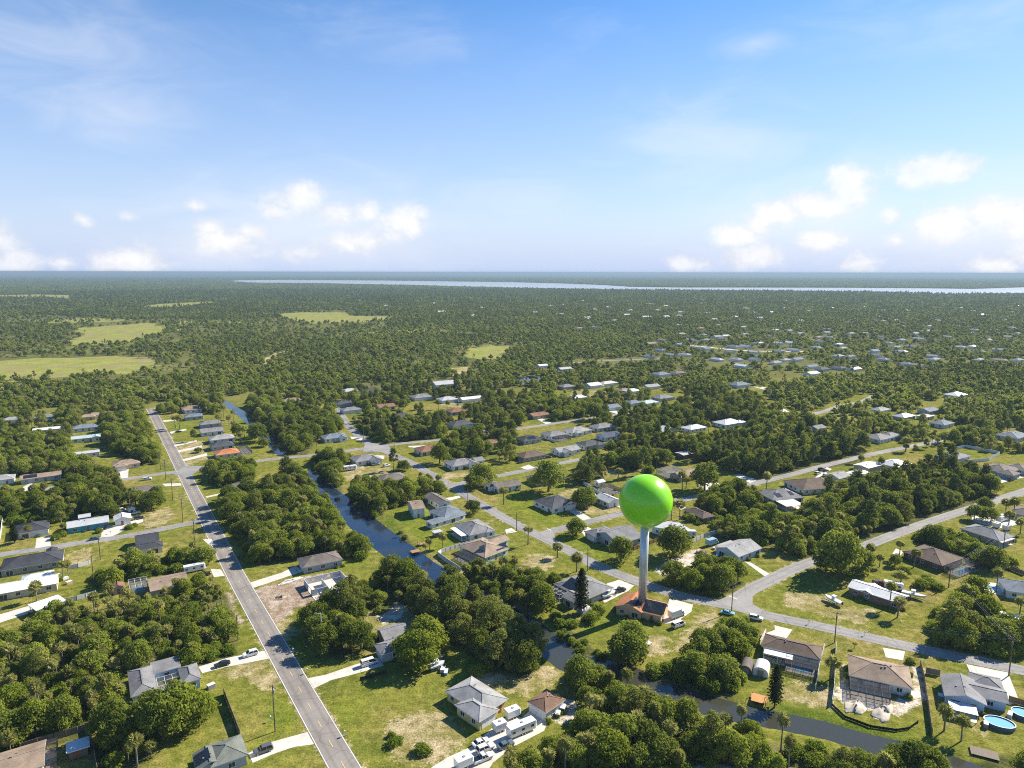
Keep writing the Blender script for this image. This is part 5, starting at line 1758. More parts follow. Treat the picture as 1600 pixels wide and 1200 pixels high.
WH, BK, SV, BL = (0.72, 0.72, 0.70), (0.02, 0.021, 0.024), (0.35, 0.36, 0.37), (0.05, 0.16, 0.34)
PI = math.pi
for a in [('suv', WH, 391, 1021, GRID + PI, 'white sport utility car on the driveway by the road'), ('sedan', BK, 347, 1037, GRID + PI, 'black car in the tree shade on the driveway'),
          ('suv', (0.10, 0.10, 0.11), 411, 1171, GRID + PI, 'dark grey car parked beside the green grey roofed house'), ('van', WH, 577, 1035, GRID, 'white van on the driveway under the big oak'),
          ('sedan', WH, 751, 1159, GRID, 'white sedan, farthest of the row on the concrete yard'), ('suv', (.66, .66, .65), 758, 1168.5, GRID, 'white sport utility car between a sedan and a pickup'),
          ('pickup', (.70, .70, .69), 754, 1184, GRID, 'white pickup truck with an open bed on the concrete yard'), ('trailer', WH, 725, 1193, GRID, 'white cargo trailer cut by the lower edge', None, 4.5),
          ('trailer', (.66, .64, .62), 781, 1137, GRID, 'small white cargo trailer before the yellow walled house', None, 3.6), ('trailer', WH, 801, 1116, GRID, 'white cargo trailer nearest the small garage', None, 4.2),
          ('rv', WH, 815, 1141, GRID, 'long white travel trailer beside the bushes', None, 8.2), ('sedan', (.10, .13, .16), 790, 1163, GRID, 'dark blue car in the shade of the travel trailer'),
          ('van', WH, 1060, 976, GRID, 'white van parked on the grass by the orange house'), ('truck', WH, 1057, 961, GRID, 'white box truck beside the orange house wall'),
          ('pickup', (.03, .03, .032), 968, 922, GRID, 'black pickup truck in the driveway beside the boat'), ('suv', BK, 217, 809, GRID, 'black sport utility car at the end of the concrete apron'),
          ('pickup', WH, 210, 801, GRID, 'white pickup truck behind the black car'), ('van', WH, 188, 798, GRID, 'white van behind the small white garage'), ('sedan', BK, 170, 823, GRID + .5, 'black car on the teal house driveway'),
          ('sedan', (.05, .12, .10), 148, 841, GRID, 'dark green car at the edge of the side street'), ('rv', WH, 304, 890, GRID, 'white travel trailer behind the tan roofed house', None, 8),
          ('pickup', BK, 318, 897, GRID, 'black pickup truck beside the white travel trailer'), ('sedan', (.04, .04, .05), 279, 674, GRID, 'dark car on a driveway in the far main road row'),
          ('sedan', BK, 185, 741, GRID + PI / 2, 'black car on the cream house driveway'), ('suv', WH, 230, 748, GRID, 'white car beside the crossing'), ('suv', WH, 604, 727, GRID + .3, 'white car by the trailer garden'),
          ('pickup', SV, 587, 725, GRID, 'silver pickup truck beside the grey house by the junction'), ('rv', WH, 547, 733, GRID - .1, 'white travel trailer parked above the canal', None, 8),
          ('sedan', BK, 748, 669.5, GRID, 'black car on the pale fenced house drive'), ('suv', WH, 762, 668, GRID, 'white car on the pale fenced house drive'), ('sedan', (.25, .09, .05), 1096, 863, GRID + PI / 2 + .5, 'rusty red car on the sandy track'),
          ('pickup', (.10, .28, .52), 1120, 871, -.4, 'blue pickup truck against the pale blue walled house'), ('truck', (.30, .45, .58), 1113, 849, GRID, 'blue box truck by the open lean-to'),
          ('sedan', (.20, .45, .55), 1137, 957, R(-20), 'light blue car at the road edge by the shrubs'), ('suv', WH, 1181, 965, R(-24), 'white car at the road edge by the shrubs'),
          ('pickup', (.22, .05, .05), 1375, 911, R(-25), 'dark red pickup truck behind the white roofed house'), ('rv', WH, 1396, 918, R(-25), 'white travel trailer behind the white roofed house', None, 6.5),
          ('suv', SV, 1590, 806, GRID - .5, 'silver car on the paved yard near the right edge'), ('rv', WH, 1566, 812, GRID, 'white camper on the paved yard', None, 8), ('trailer', WH, 1557, 822, GRID, 'white trailer nearest the lanai', None, 4),
          ('trailer', WH, 1573, 826, GRID, 'white trailer behind the lanai', None, 4), ('suv', BK, 1283, 733, GRID, 'black car, first of four beside the street'), ('suv', WH, 1278, 739, GRID, 'white car, second of four beside the street'),
          ('sedan', BK, 1290, 735, GRID, 'black sedan, third of four beside the street'), ('suv', WH, 1291, 742, GRID, 'white car closest to the grey roof of four'), ('sedan', BK, 813, 722, GRID, 'black car before the brown house'),
          ('suv', BK, 857, 714, GRID, 'dark car beside the brown house drive'), ('suv', BK, 948, 700, GRID, 'dark car in front of the dark grey house'), ('sedan', WH, 961, 701, GRID, 'white car in front of the dark grey house'),
          ('rv', WH, 1072, 836, GRID - .6, 'white trailer behind the pale grey mobile home', None, 9), ('sedan', (.1, .1, .1), 1004, 633, GRID, 'dark car by the mint roofed house'), ('suv', BK, 1580, 749, GRID, 'black car in front of the large taupe house'),
          ('pickup', BK, 43, 752, GRID, 'black pickup truck before the solar panelled house'), ('van', WH, 20, 893, GRID, 'white van in the shade of the taupe walled house'), ('sedan', (.3, .06, .05), 787, 709, GRID, 'red car by the dry lot')]:
    vehicle(*a)


def boat(px, py, rz, label, L=6.5, cover=None):
    x, y = P(px, py, 1)
    th = thing('trailered_boat', label, 'boat', (x, y, 0), rz)
    hull = MB()
    h = L / 2
    rings = []
    for xx, w, zb, zt in ((-h, 2.1, .75, 1.6), (-h * .3, 2.25, .65, 1.65), (h * .35, 2.0, .68, 1.75), (h * .75, 1.2, .85, 1.85), (h, .12, 1.3, 1.95)):
        rings.append([(xx, 0, zb), (xx, w * .42, zb + .3), (xx, w / 2, zt), (xx, -w / 2, zt), (xx, -w * .42, zb + .3)])
    loft(hull, rings)
    hull.build('hull', paint_mat((0.74, 0.74, 0.73)), th, smooth=False)
    ck = MB()
    ck.box(-h * .85, -.75, 1.58, h * .3, .75, 1.68)
    ck.build('deck', plain('boat_deck', (0.50, 0.58, 0.66), .6), th)
    cn = MB()
    cn.box(-.5, -.45, 1.68, .3, .45, 2.5)
    cn.box(-1.0, -.8, 2.9, .5, .8, 3.0)
    for s in (-1, 1):
        cn.box(-.9, s * .7 - .04, 1.6, -.8, s * .7 + .04, 2.9)
        cn.box(.3, s * .7 - .04, 1.6, .4, s * .7 + .04, 2.9)
    cn.build('console', M_bar_w, th)
    mo = MB()
    mo.box(-h - .5, -.25, 1.0, -h, .25, 2.0)
    mo.build('outboard_motor', paint_mat(BK), th)
    tr = MB()
    tr.box(-h, -1.0, .45, h * .8, -.9, .6)
    tr.box(-h, .9, .45, h * .8, 1.0, .6)
    tr.bar((h * .8, -.95, .5), (h + 1.2, 0, .5), .1, .1)
    tr.bar((h * .8, .95, .5), (h + 1.2, 0, .5), .1, .1)
    tr.build('boat_trailer', M_conduit, th)
    wm_, rm_ = wheel_mesh()
    for s in (-1, 1):
        wo = obj('wheel', wm_, th, (-h * .3, s * 1.12, .34))
        obj('rim', rm_, wo)
    RECTS.append((x, y, math.cos(rz), math.sin(rz), L / 2 + .5, 1.2))


boat(951, 929, GRID, 'white boat with a blue deck in the driveway of the grey house', 6.5)
boat(1302, 938, R(118), 'white boat on the lawn beyond the winding street', 7.0)
boat(1428, 930, R(-38), 'white cabin boat behind the white roofed house', 8.0)
boat(683, 1040, GRID, 'white boat under the edge of the big oak', 5.0)


# ------------------------------------------------------------------ fences
def fence(px, h, mat, label, z=0, thick=.08, name='fence', post=2.4):
    g = PP(px)
    th = thing(name, label, 'fence', (g[0][0], g[0][1], 0))
    pn, ps = MB(), MB()
    o = Vector((g[0][0], g[0][1], 0))
    for i in range(len(g) - 1):
        a, b = Vector((*g[i], 0)) - o, Vector((*g[i + 1], 0)) - o
        L = (b - a).length
        d = (b - a) / L
        pn.bar((a.x, a.y, h / 2 + .04), (b.x, b.y, h / 2 + .04), thick, h - .05)
        k = max(1, int(L / post))
        for j in range(k + 1):
            p = a + d * (L * j / k)
            pn.box(p.x - .08, p.y - .08, 0, p.x + .08, p.y + .08, h + .1)
    pn.build('fence_panel', mat, th)
    for i in range(len(g) - 1):
        a, b = g[i], g[i + 1]
        L = math.hypot(b[0] - a[0], b[1] - a[1])
        RECTS.append(((a[0] + b[0]) / 2, (a[1] + b[1]) / 2, (b[0] - a[0]) / L, (b[1] - a[1]) / L, L / 2, .15))


def plank(name, c):
    m, t, out = new_mat(name)
    p = t.new('ShaderNodeTexCoord').outputs['Object']
    s = t.sep(p)
    b = t.new('ShaderNodeTexBrick')
    n = t.noise(t.vmath('MULTIPLY', p, (5, 5, .6)), 1.0, 4, .6)
    hv = t.new('ShaderNodeHueSaturation')
    hv.inputs['Color'].default_value = c4(c)
    t.put(hv.inputs['Value'], t.ramp(n, .3, .7, .78, 1.2))
    t.n.remove(b)
    principled(t, out, hv.outputs[0], .85)
    return m


M_vinyl = plain('white_vinyl', (0.66, 0.66, 0.64), .5, var=.06)
M_wood = plank('weathered_wood', (0.20, 0.16, 0.12))
M_wood2 = plank('cedar_wood', (0.34, 0.19, 0.09))
M_silt = plain('black_silt_cloth', (0.025, 0.025, 0.022), .9)
fence([(350, 1085), (353, 1093), (375, 1150)], 1.9, M_wood, 'tall wooden fence beside the bright lawn')
fence([(32, 1172), (85, 1156), (140, 1140)], 1.9, M_wood, 'grey wooden fence around the pool yard')
fence([(140, 1140), (147, 1175), (152, 1205)], 1.9, M_wood, 'wooden fence running down beside the little shed')
fence([(92, 944), (120, 938), (150, 930)], 1.8, M_vinyl, 'white fence between the long white house and the wood')
fence([(106, 890), (122, 887), (140, 882)], 1.8, M_vinyl, 'white fence behind the taupe walled house')
fence([(-4, 853), (1, 840), (4, 815)], 1.8, M_vinyl, 'white fence at the edge beside the charcoal roofed house')
fence([(786, 840), (733, 851), (690, 864), (684, 868), (700, 880), (720, 893)], 1.8, M_vinyl, 'pale curved fence around the solar panelled tan house')
fence([(912, 757), (940, 775), (962, 789)], 1.9, M_vinyl, 'white fence before the long fenced house')
fence([(1083, 848), (1100, 840), (1121, 834)], 1.9, M_vinyl, 'white picket like fence above the sandy track')
fence([(955, 863), (990, 860), (1028, 846)], 1.8, M_wood2, 'cedar wood fence behind the many gabled house')
fence([(1490, 703), (1509, 699), (1562, 710), (1545, 720), (1502, 724)], 1.9, M_vinyl, 'white fence around the far back lawn')
fence([(1187, 1008), (1196, 990)], 1.8, M_vinyl, 'short white fence at the brown house side')
fence([(1288, 1012), (1281, 1040), (1274, 1078)], 1.7, M_vinyl, 'white fence at the end of the brown house')
fence([(1306, 1012), (1305, 1040), (1303, 1080), (1300, 1103)], 2.0, M_vinyl, 'long white fence beside the new house')
fence([(1300, 1103), (1320, 1122), (1360, 1137), (1400, 1143), (1420, 1140), (1434, 1130)], .8, M_silt, 'black silt fence along the canal bank', name='silt_fence', thick=.04)
fence([(1438, 1040), (1444, 1065), (1450, 1105), (1456, 1150)], 1.9, M_wood, 'dark wooden fence between the new house and the grey one')
fence([(1447, 1052), (1468, 1056)], 1.9, M_wood, 'short wooden fence joining the grey three winged house')
fence([(676, 655), (694, 662)], 1.8, M_vinyl, 'short white fence beside the pale fenced house')
fence([(848, 682), (868, 692)], 1.8, M_vinyl, 'white back fence in the cluster')
fence([(563, 1063), (580, 1059), (603, 1052)], 1.0, M_silt, 'low dark railing on the worn lawn', name='yard_rail')
fence([(1556, 895), (1575, 889), (1600, 899)], 1.8, M_wood, 'wooden fence behind the blue pool')
fence([(1576, 1096), (1600, 1103), (1620, 1108)], 1.8, M_wood2, 'brown fence beside the paved drive')


# ------------------------------------------------------------------ poles and wires
M_pole = plank('pole_timber', (0.13, 0.105, 0.085))
M_insul = plain('grey_insulator', (0.3, 0.3, 0.3), .4)
POLES = []


def pole(px, py, h, label, arm=True, lamp=False, rz=0.0, mat=None):
    x, y = P(px, py)
    th = thing('utility_pole' if not lamp else 'street_lamp', label, 'utility pole' if not lamp else 'street lamp', (x, y, 0), rz)
    a = MB()
    a.tube([(0, 0, -.3), (0, 0, h)], [.19, .13], 8)
    a.build('post', mat or M_pole, th)
    if arm:
        b = MB()
        b.box(-.06, -1.2, h - .75, .06, 1.2, h - .6)
        b.build('crossarm', M_pole, th)
        for s in (-1.05, -.4, 1.05):
            c = MB()
            c.tube([(0, s, h - .6), (0, s, h - .3)], [.07, .04], 6)
            c.build('insulator', M_insul, th)
        d = MB()
        d.tube([(.32, 0, h - 2.6), (.32, 0, h - 1.6)], [.24, .24], 8)
        d.build('transformer', M_insul, th)
    if lamp:
        b = MB()
        b.bar((0, 0, h - .2), (1.6, 0, h + .2), .08, .08)
        b.build('bracket', M_bar_w, th)
        c = MB()
        c.box(1.3, -.15, h + .1, 2.0, .15, h + .26)
        c.build('lamp_head', M_insul, th)
    POLES.append((x, y, h))
    return th


for a in [(1304, 1004, 11, 'timber utility pole beside the winding street before the brown house', True), (1143, 956, 11, 'timber utility pole beside the street by the white van', True), (1576, 1056, 12.5, 'utility pole with transformer beside the paved drive', True),
          (1482, 918, 9.5, 'utility pole carrying wires behind the dark brown house', True), (1567, 862, 10, 'utility pole in the hedge wood', True), (430, 1143, 13.5, 'tall utility pole with two arms on the bright lawn', True),
          (157, 874, 11, 'utility pole on the dry lot by the side street', True), (304, 845, 10.5, 'utility pole at the side street mouth', True), (286, 816, 12, 'utility pole on the dry corner lot', True), (270, 781, 12, 'utility pole behind the corner lot', True),
          (259, 749, 12, 'utility pole just past the crossing', True), (251, 734, 11, 'utility pole before the crossing hedge', True), (568, 693, 14, 'tall pole at the winding street junction', False), (495, 699, 11, 'pole beside the canal bridge', False),
          (616, 701, 5, 'short pole at the junction lawn', False), (837, 652, 9, 'pole beside the red brown house', False), (807, 829, 9, 'pole at the peach driveway', False), (731, 783, 7, 'pole at the white gabled house corner', False),
          (918, 892, 11, 'pole beside the winding street above the grey house', False), (756, 635, 8, 'pole before the long white house', False), (978, 799, 6, 'pole by the back street', False), (147, 912, 12, 'white pole in the trees by the white fence', False)]:
    pole(a[0], a[1], a[2], a[3], a[4], rz=R(60))
pole(503, 1002, 10, 'white lamp post beside the oak clump', False, True, R(200), M_bar_w)
pole(372, 1000, 9, 'pole in the shrubs beside the main road', False)


def wires(i, j, label):
    a, b = POLES[i], POLES[j]
    th = thing('power_line', label, 'power line', (a[0], a[1], 0))
    mb = MB()
    d = Vector((b[0] - a[0], b[1] - a[1], 0))
    n_ = Vector((-d.y, d.x, 0)).normalized()
    for s in (-1.05, -.4, 1.05):
        pts = []
        for q in range(13):
            t_ = q / 12
            z_ = a[2] + (b[2] - a[2]) * t_ - .3 - 1.2 * 4 * t_ * (1 - t_)
            p = d * t_ + n_ * s
            pts.append((p.x, p.y, z_))
        mb.tube(pts, [.022] * 13, 4, 0, False)
    mb.build('wire', M_conduit, th)


for i, j, l in ((3, 2, 'sagging wires from the dark brown house to the paved drive'), (3, 4, 'wires running back from the dark brown house pole'), (7, 8, 'wires along the corner lot'), (8, 9, 'wires above the dry corner lot'), (9, 10, 'wires by the crossing'), (0, 2, 'wires along the winding street')):
    wires(i, j, l)

# ------------------------------------------------------------------ the roofless block house, pools, decks, sheds, yard things
c_, L_, W_, r_ = corners_rect((475, 904.5), (513.5, 928), (550, 911), z=2.6)
c_, L_, W_, r_ = corners_rect((475, 905), (490, 915), (549, 900), z=2.6, rot=GRID)
ctr_ = (Vector(P(475, 904, 2.6)) + Vector(P(550, 912, 2.6))) / 2
th = thing('unfinished_house', 'roofless house shell of pale block walls on brown graded dirt', 'house', (ctr_.x, ctr_.y, 0), GRID)
wb = MB()
A_, B_ = local(GRID, ctr_, P(475, 905, 2.6)), local(GRID, ctr_, P(531, 891, 2.6))
C_, D_ = local(GRID, ctr_, P(550, 912, 2.6)), local(GRID, ctr_, P(513, 927, 2.6))
x0, x1 = A_.x, (B_.x + C_.x) / 2
y1 = (A_.y + B_.y) / 2
y0 = (C_.y + D_.y) / 2
y0 = min(y0, y1 - 10)
tk = .2


def holed(mb, ax, p, a, b, holes, h=2.6):
    """a wall with openings between a and b along an axis at offset p"""
    s = a
    for (u0, u1, z0, z1) in holes:
        for (q0, q1, w0, w1) in ((s, u0, 0, h), (u0, u1, 0, z0), (u0, u1, z1, h)):
            if q1 - q0 > .01 and w1 - w0 > .01:
                if ax == 'x':
                    mb.box(q0, p - tk / 2, w0, q1, p + tk / 2, w1)
                else:
                    mb.box(p - tk / 2, q0, w0, p + tk / 2, q1, w1)
        s = u1
    if ax == 'x':
        mb.box(s, p - tk / 2, 0, b, p + tk / 2, h)
    else:
        mb.box(p - tk / 2, s, 0, p + tk / 2, b, h)


holed(wb, 'x', y1, x0, x1, [(x0 + 3, x0 + 4.2, .9, 2.1), (x0 + 9, x0 + 10.2, .9, 2.1)])
holed(wb, 'x', y0, x0 + 6, x1, [(x0 + 8, x0 + 9.2, .9, 2.1), (x0 + 12, x0 + 13.5, 0, 2.1)])
holed(wb, 'y', x0, y0 + 4.5, y1 - tk, [(y0 + 6, y0 + 9.5, 0, 2.2)])
holed(wb, 'y', x1, y0 + tk, y1 - tk, [(y0 + 2, y0 + 3.2, .9, 2.1), (y0 + 5, y0 + 6.2, .9, 2.1), (y0 + 7.6, y0 + 8.8, .9, 2.1)])
holed(wb, 'x', y0 + 4.4, x0, x0 + 6, [(x0 + 2, x0 + 3.5, 0, 2.1)])
holed(wb, 'y', x0 + 6, y0 + tk, y1 - 3, [(y0 + 5, y0 + 6.2, 0, 2.1)])
wb.build('wall', WALL['block'], th)
fb = MB()
fb.box(x0 - .1, y0 - .1, 0, x1 + .1, y1 + .1, .14)
fb.build('floor_slab', M_conc, th)
RECTS.append((ctr_.x, ctr_.y, math.cos(GRID), math.sin(GRID), abs(x1 - x0) / 2 + 1, abs(y1 - y0) / 2 + 1))
HOUSES.append((ctr_.x, ctr_.y, 9, 'the roofless block house', ''))


def slab_thing(name, label, cat, px, py, L, W, z, mat, rz=GRID, legs=0, rail=False):
    x, y = P(px, py, z)
    th = thing(name, label, cat, (x, y, 0), rz)
    mb = MB()
    mb.box(-L / 2, -W / 2, z - .1, L / 2, W / 2, z)
    n = int(L / .3)
    mb.build('deck' if legs else 'slab', mat, th)
    if legs:
        for sx in (-1, 1):
            for sy in (-1, 1):
                p = MB()
                p.box(sx * (L / 2 - .15) - .08, sy * (W / 2 - .15) - .08, -1.6, sx * (L / 2 - .15) + .08, sy * (W / 2 - .15) + .08, z + (.9 if rail else -.1))
                p.build('leg', mat, th)
    if rail:
        p = MB()
        p.box(-L / 2, -W / 2, z + .8, -L / 2 + .08, W / 2, z + .9)
        p.box(L / 2 - .08, -W / 2, z + .8, L / 2, W / 2, z + .9)
        p.build('rail', mat, th)
    RECTS.append((x, y, math.cos(rz), math.sin(rz), L / 2, W / 2))
    return th


M_orange_wood = plank('new_orange_timber', (0.50, 0.25, 0.09))
slab_thing('wooden_dock', 'orange timber deck with rails at the canal edge', 'dock', 1186, 1091, 4.2, 4.0, .9, M_orange_wood, R(-27), 4, True)
slab_thing('wooden_dock', 'brown boat dock on the canal, nearer the bend', 'dock', 649, 861, 4, 3, .5, M_wood2, GRID, 4)
slab_thing('wooden_dock', 'brown boat dock on the canal by the fan palms', 'dock', 659, 849, 3.5, 2.5, .8, M_wood2, GRID, 4, True)
slab_thing('wooden_dock', 'grey plank dock by the light green tree', 'dock', 835, 974, 4, 2.2, .4, M_wood, GRID, 4)
slab_thing('wooden_dock', 'weathered grey deck in the canal garden corner', 'dock', 1538, 1176, 6, 3.5, .5, M_wood, R(-26), 4)
slab_thing('picnic_table', 'pale square table on a worn spot of lawn', 'table', 1011, 1004, 2.6, 2.0, .75, M_vinyl, GRID, 4)


def tank_pool(px, py, rx, ry, rz, label):
    x, y = P(px, py, 1.1)
    th = thing('swimming_pool', label, 'pool', (x, y, 0), rz)
    a, b, c = MB(), MB(), MB()
    N = 32
    el = lambda k, s, z: (rx * s * math.cos(k * 2 * PI / N), ry * s * math.sin(k * 2 * PI / N), z)
    for k in range(N):
        a.quad(el(k, 1, 0), el(k + 1, 1, 0), el(k + 1, 1, 1.2), el(k, 1, 1.2))
        a.quad(el(k + 1, .97, .3), el(k, .97, .3), el(k, .97, 1.2), el(k + 1, .97, 1.2))
        c.quad(el(k, 1.02, 1.22), el(k + 1, 1.02, 1.22), el(k + 1, .94, 1.22), el(k, .94, 1.22))
    b.poly([el(k, .965, .95) for k in range(N)])
    a.build('pool_wall', plain('pool_liner_wall', (0.10, 0.14, 0.20), .6), th)
    b.build('water', M_pool, th)
    c.build('rim', M_bar_w, th)
    RECTS.append((x, y, math.cos(rz), math.sin(rz), rx, ry))


tank_pool(1562, 1128, 3.6, 2.6, R(-25), 'oval blue above ground pool behind the grey house')
tank_pool(1598, 1113, 2.6, 2.4, R(-25), 'round blue pool at the right edge')
tank_pool(1395, 921, .01, .01, 0, 'x') if False else None
x, y = P(1563, 921)
th = thing('swimming_pool', 'bright blue ground pool with a white deck by the right edge', 'pool', (x, y, 0), R(-20))
a = MB()
a.box(-7, -5.5, 0, 7, 5.5, .10)
a.build('deck', M_conc, th)
b = MB()
b.poly([(4.2 * math.cos(q * PI / 12) * (1 + .12 * math.cos(2 * q * PI / 12)), 2.6 * math.sin(q * PI / 12) + .5 * math.cos(q * PI / 6), .115) for q in range(24)])
b.build('water', M_pool, th)
RECTS.append((x, y, 1, 0, 7, 6))


def barn(px, py, rz, L, W, h, mat, label):
    """a round topped steel shed"""
    x, y = P(px, py, h / 2)
    th = thing('round_shed', label, 'shed', (x, y, 0), rz)
    a, e = MB(), MB()
    N = 12
    prof = [(-W / 2, 0)] + [(-W / 2 * math.cos(q * PI / N), h * .45 + h * .55 * math.sin(q * PI / N)) for q in range(N + 1)] + [(W / 2, 0)]
    for i in range(len(prof) - 1):
        (y0_, z0_), (y1_, z1_) = prof[i], prof[i + 1]
        a.quad((-L / 2, y0_, z0_), (L / 2, y0_, z0_), (L / 2, y1_, z1_), (-L / 2, y1_, z1_))
    a.build('roof', mat, th, smooth=False)
    e.poly([(-L / 2 + .06, p[0], p[1]) for p in prof[::-1]])
    e.poly([(L / 2 - .06, p[0], p[1]) for p in prof])
    e.build('end_wall', mat, th)
    d = MB()
    d.box(-L / 2 - .02, -.9, 0, -L / 2 + .05, .9, 2.0)
    d.build('door', M_conduit, th)
    RECTS.append((x, y, math.cos(rz), math.sin(rz), L / 2, W / 2))


barn(1190, 1043, R(63), 5.5, 4.4, 3.0, ROOF['white'], 'white round topped steel shed behind the brown house')
barn(1167, 1040, R(63), 5.5, 3.4, 2.8, ROOF['taupe'], 'dull brown round topped shed against the hedge')
barn(912, 952, R(40), 4.0, 3.2, 2.6, ROOF['pale'], 'pale round topped shed under the column pine')


def lump(name, label, cat, px, py, rx, ry, h, mat, seed, kind=None):
    x, y = P(px, py)
    g = np.random.default_rng(seed)
    mb = MB()
    N, M = 18, 6
    rings = []
    for j in range(M):
        t_ = j / (M - 1)
        rr = math.cos(t_ * PI / 2)
        rings.append([(rx * rr * (1 + .3 * math.sin(3 * q * 2 * PI / N + seed) + .15 * math.sin(7 * q * 2 * PI / N)) * math.cos(q * 2 * PI / N) + g.normal() * .22 + .9 * t_, ry * rr * (1 + .22 * math.sin(4 * q * 2 * PI / N + 2 * seed)) * math.sin(q * 2 * PI / N) + g.normal() * .22, h * math.sin(t_ * PI / 2) ** 1.4 * (.8 + .3 * math.sin(2 * q * 2 * PI / N + seed)) + g.normal() * .08) for q in range(N)])
    loft(mb, rings)
    o = mb.build(name, mat, None, (x, y, -.05), GRID + .2, smooth=True)
    return tag(o, label, cat)


lump('sand_pile', 'pale heap of sand behind the new house, first of two', 'sand pile', 1337, 1104, 4.8, 2.6, 1.3, M_sand, 1)
lump('sand_pile', 'pale heap of sand beside the silt fence', 'sand pile', 1378, 1114, 4.8, 2.4, 1.2, M_sand, 2)
lump('rubble_pile', 'low heap of broken concrete at the block house', 'rubble', 452, 908, 5, 1.4, .7, M_conc, 3)
lump('dirt_pile', 'low brown heap of earth on the graded lot', 'earth pile', 437, 935, 2.2, 1.5, .8, M_dirt, 4)


def junk(px, py, label, seed):
    """a clutter of crates, a covered cart and bins, each piece its own thing would be too small to see"""
    g = random.Random(seed)
    x, y = P(px, py)
    th = thing('storage_crate', label, 'crate', (x, y, 0), GRID + g.random())
    a = MB()
    L, W, h = 1.2 + g.random() * 1.2, .9 + g.random() * .6, .7 + g.random() * .6
    a.box(-L / 2, -W / 2, 0, L / 2, W / 2, h)
    a.build('box', plain('crate_%s' % ['white', 'grey', 'blue', 'tan'][seed % 4], [(.6, .6, .58), (.25, .25, .26), (.12, .25, .42), (.4, .3, .2)][seed % 4]), th)
    b = MB()
    b.box(-L / 2 - .05, -W / 2 - .05, h, L / 2 + .05, W / 2 + .05, h + .1)
    b.build('lid', M_bar_w, th)


for i, (px, py, lb) in enumerate([(692, 1048, 'white crate under the edge of the big oak'), (686, 1030, 'grey crate behind the white boat'), (697, 1052, 'blue crate before the big oak, nearest the yellow walled house'), (747, 1046, 'tan crate beside the small shrub'),
                                  (1116, 858, 'crate beside the open lean-to'), (880, 1110, 'blue crate behind the small brown hip roofed garage'), (872, 1117, 'tan crate in front of the small brown hip roofed garage'), (1532, 1112, 'white crate on the patio by the oval pool'),
                                  (1578, 1120, 'crate at the side of the oval pool'), (1540, 1136, 'blue bin on the pale garden path'), (1470, 1090, 'tan bin beside the grey three winged house'), (108, 912, 'white crate behind the white fence'), (102, 905, 'grey crate in the fenced side yard'),
                                  (330, 1075, 'grey crate beside the grey U shaped house'), (174, 1098, 'tan crate below the twin palms')]):
    junk(px, py, lb, i)

M_mail = plain('mailbox_white', (.7, .7, .68), .5)
for (px, py, lb) in [(1264, 975, 'white mailbox on the lawn before the white roofed house'), (1351, 993, 'white mailbox nearest the wide lawn hedge'), (458, 1020, 'white mailbox opposite the driveways on the main road'), (480, 1052, 'white mailbox at the van driveway'),
                     (539, 1150, 'white mailbox at the worn lawn edge'), (423, 1127, 'small white post on the bright lawn'), (173, 834, 'white mailbox at the teal house drive'), (86, 847, 'white mailbox at the wide driveway')]:
    x, y = P(px, py)
    th = thing('mailbox', lb, 'mailbox', (x, y, 0), GRID)
    a = MB()
    a.box(-.06, -.06, 0, .06, .06, 1.1)
    a.build('post', M_mail, th)
    b = MB()
    b.box(-.18, -.3, 1.1, .18, .3, 1.4)
    b.tube([(0, -.3, 1.4), (0, .3, 1.4)], [.18, .18], 10)
    b.build('box', M_mail, th)

# ------------------------------------------------------------------ plants
M_oak = leaf('oak_leaf', (0.118, 0.156, 0.026), (0.300, 0.350, 0.056), 0.50)
M_lime = leaf('light_leaf', (0.150, 0.196, 0.022), (0.310, 0.350, 0.048), 0.50)
M_bush = leaf('pepper_leaf', (0.122, 0.182, 0.020), (0.300, 0.365, 0.045), 0.50, 0.7)
M_olive = leaf('feathery_leaf', (0.145, 0.166, 0.038), (0.325, 0.340, 0.086), 0.50, 0.8)
M_palm = leaf('fan_frond', (0.200, 0.212, 0.055), (0.430, 0.405, 0.135), 0.46, 0.9)
M_pine = leaf('pine_needle', (0.085, 0.118, 0.030), (0.205, 0.240, 0.056), 0.42)
M_column = leaf('column_needle', (0.020, 0.032, 0.012), (0.045, 0.058, 0.018), 0.15)
M_dead = leaf('dead_frond', (0.16, 0.10, 0.045), (0.26, 0.18, 0.085), 0.2)
M_bark = plain('bark', (0.12, 0.095, 0.075), .95, var=.25, scale=2)
M_bark2 = plain('palm_bark', (0.19, 0.165, 0.14), .95, var=.25, scale=2)

_ico = None


def ico():
    global _ico
    if _ico is None:
        b = bmesh.new()
        bmesh.ops.create_icosphere(b, subdivisions=1, radius=1.0)
        v = np.array([x.co[:] for x in b.verts])
        f = np.array([[x.index for x in q.verts] for q in b.faces])
        b.free()
        _ico = (v, f)
    return _ico


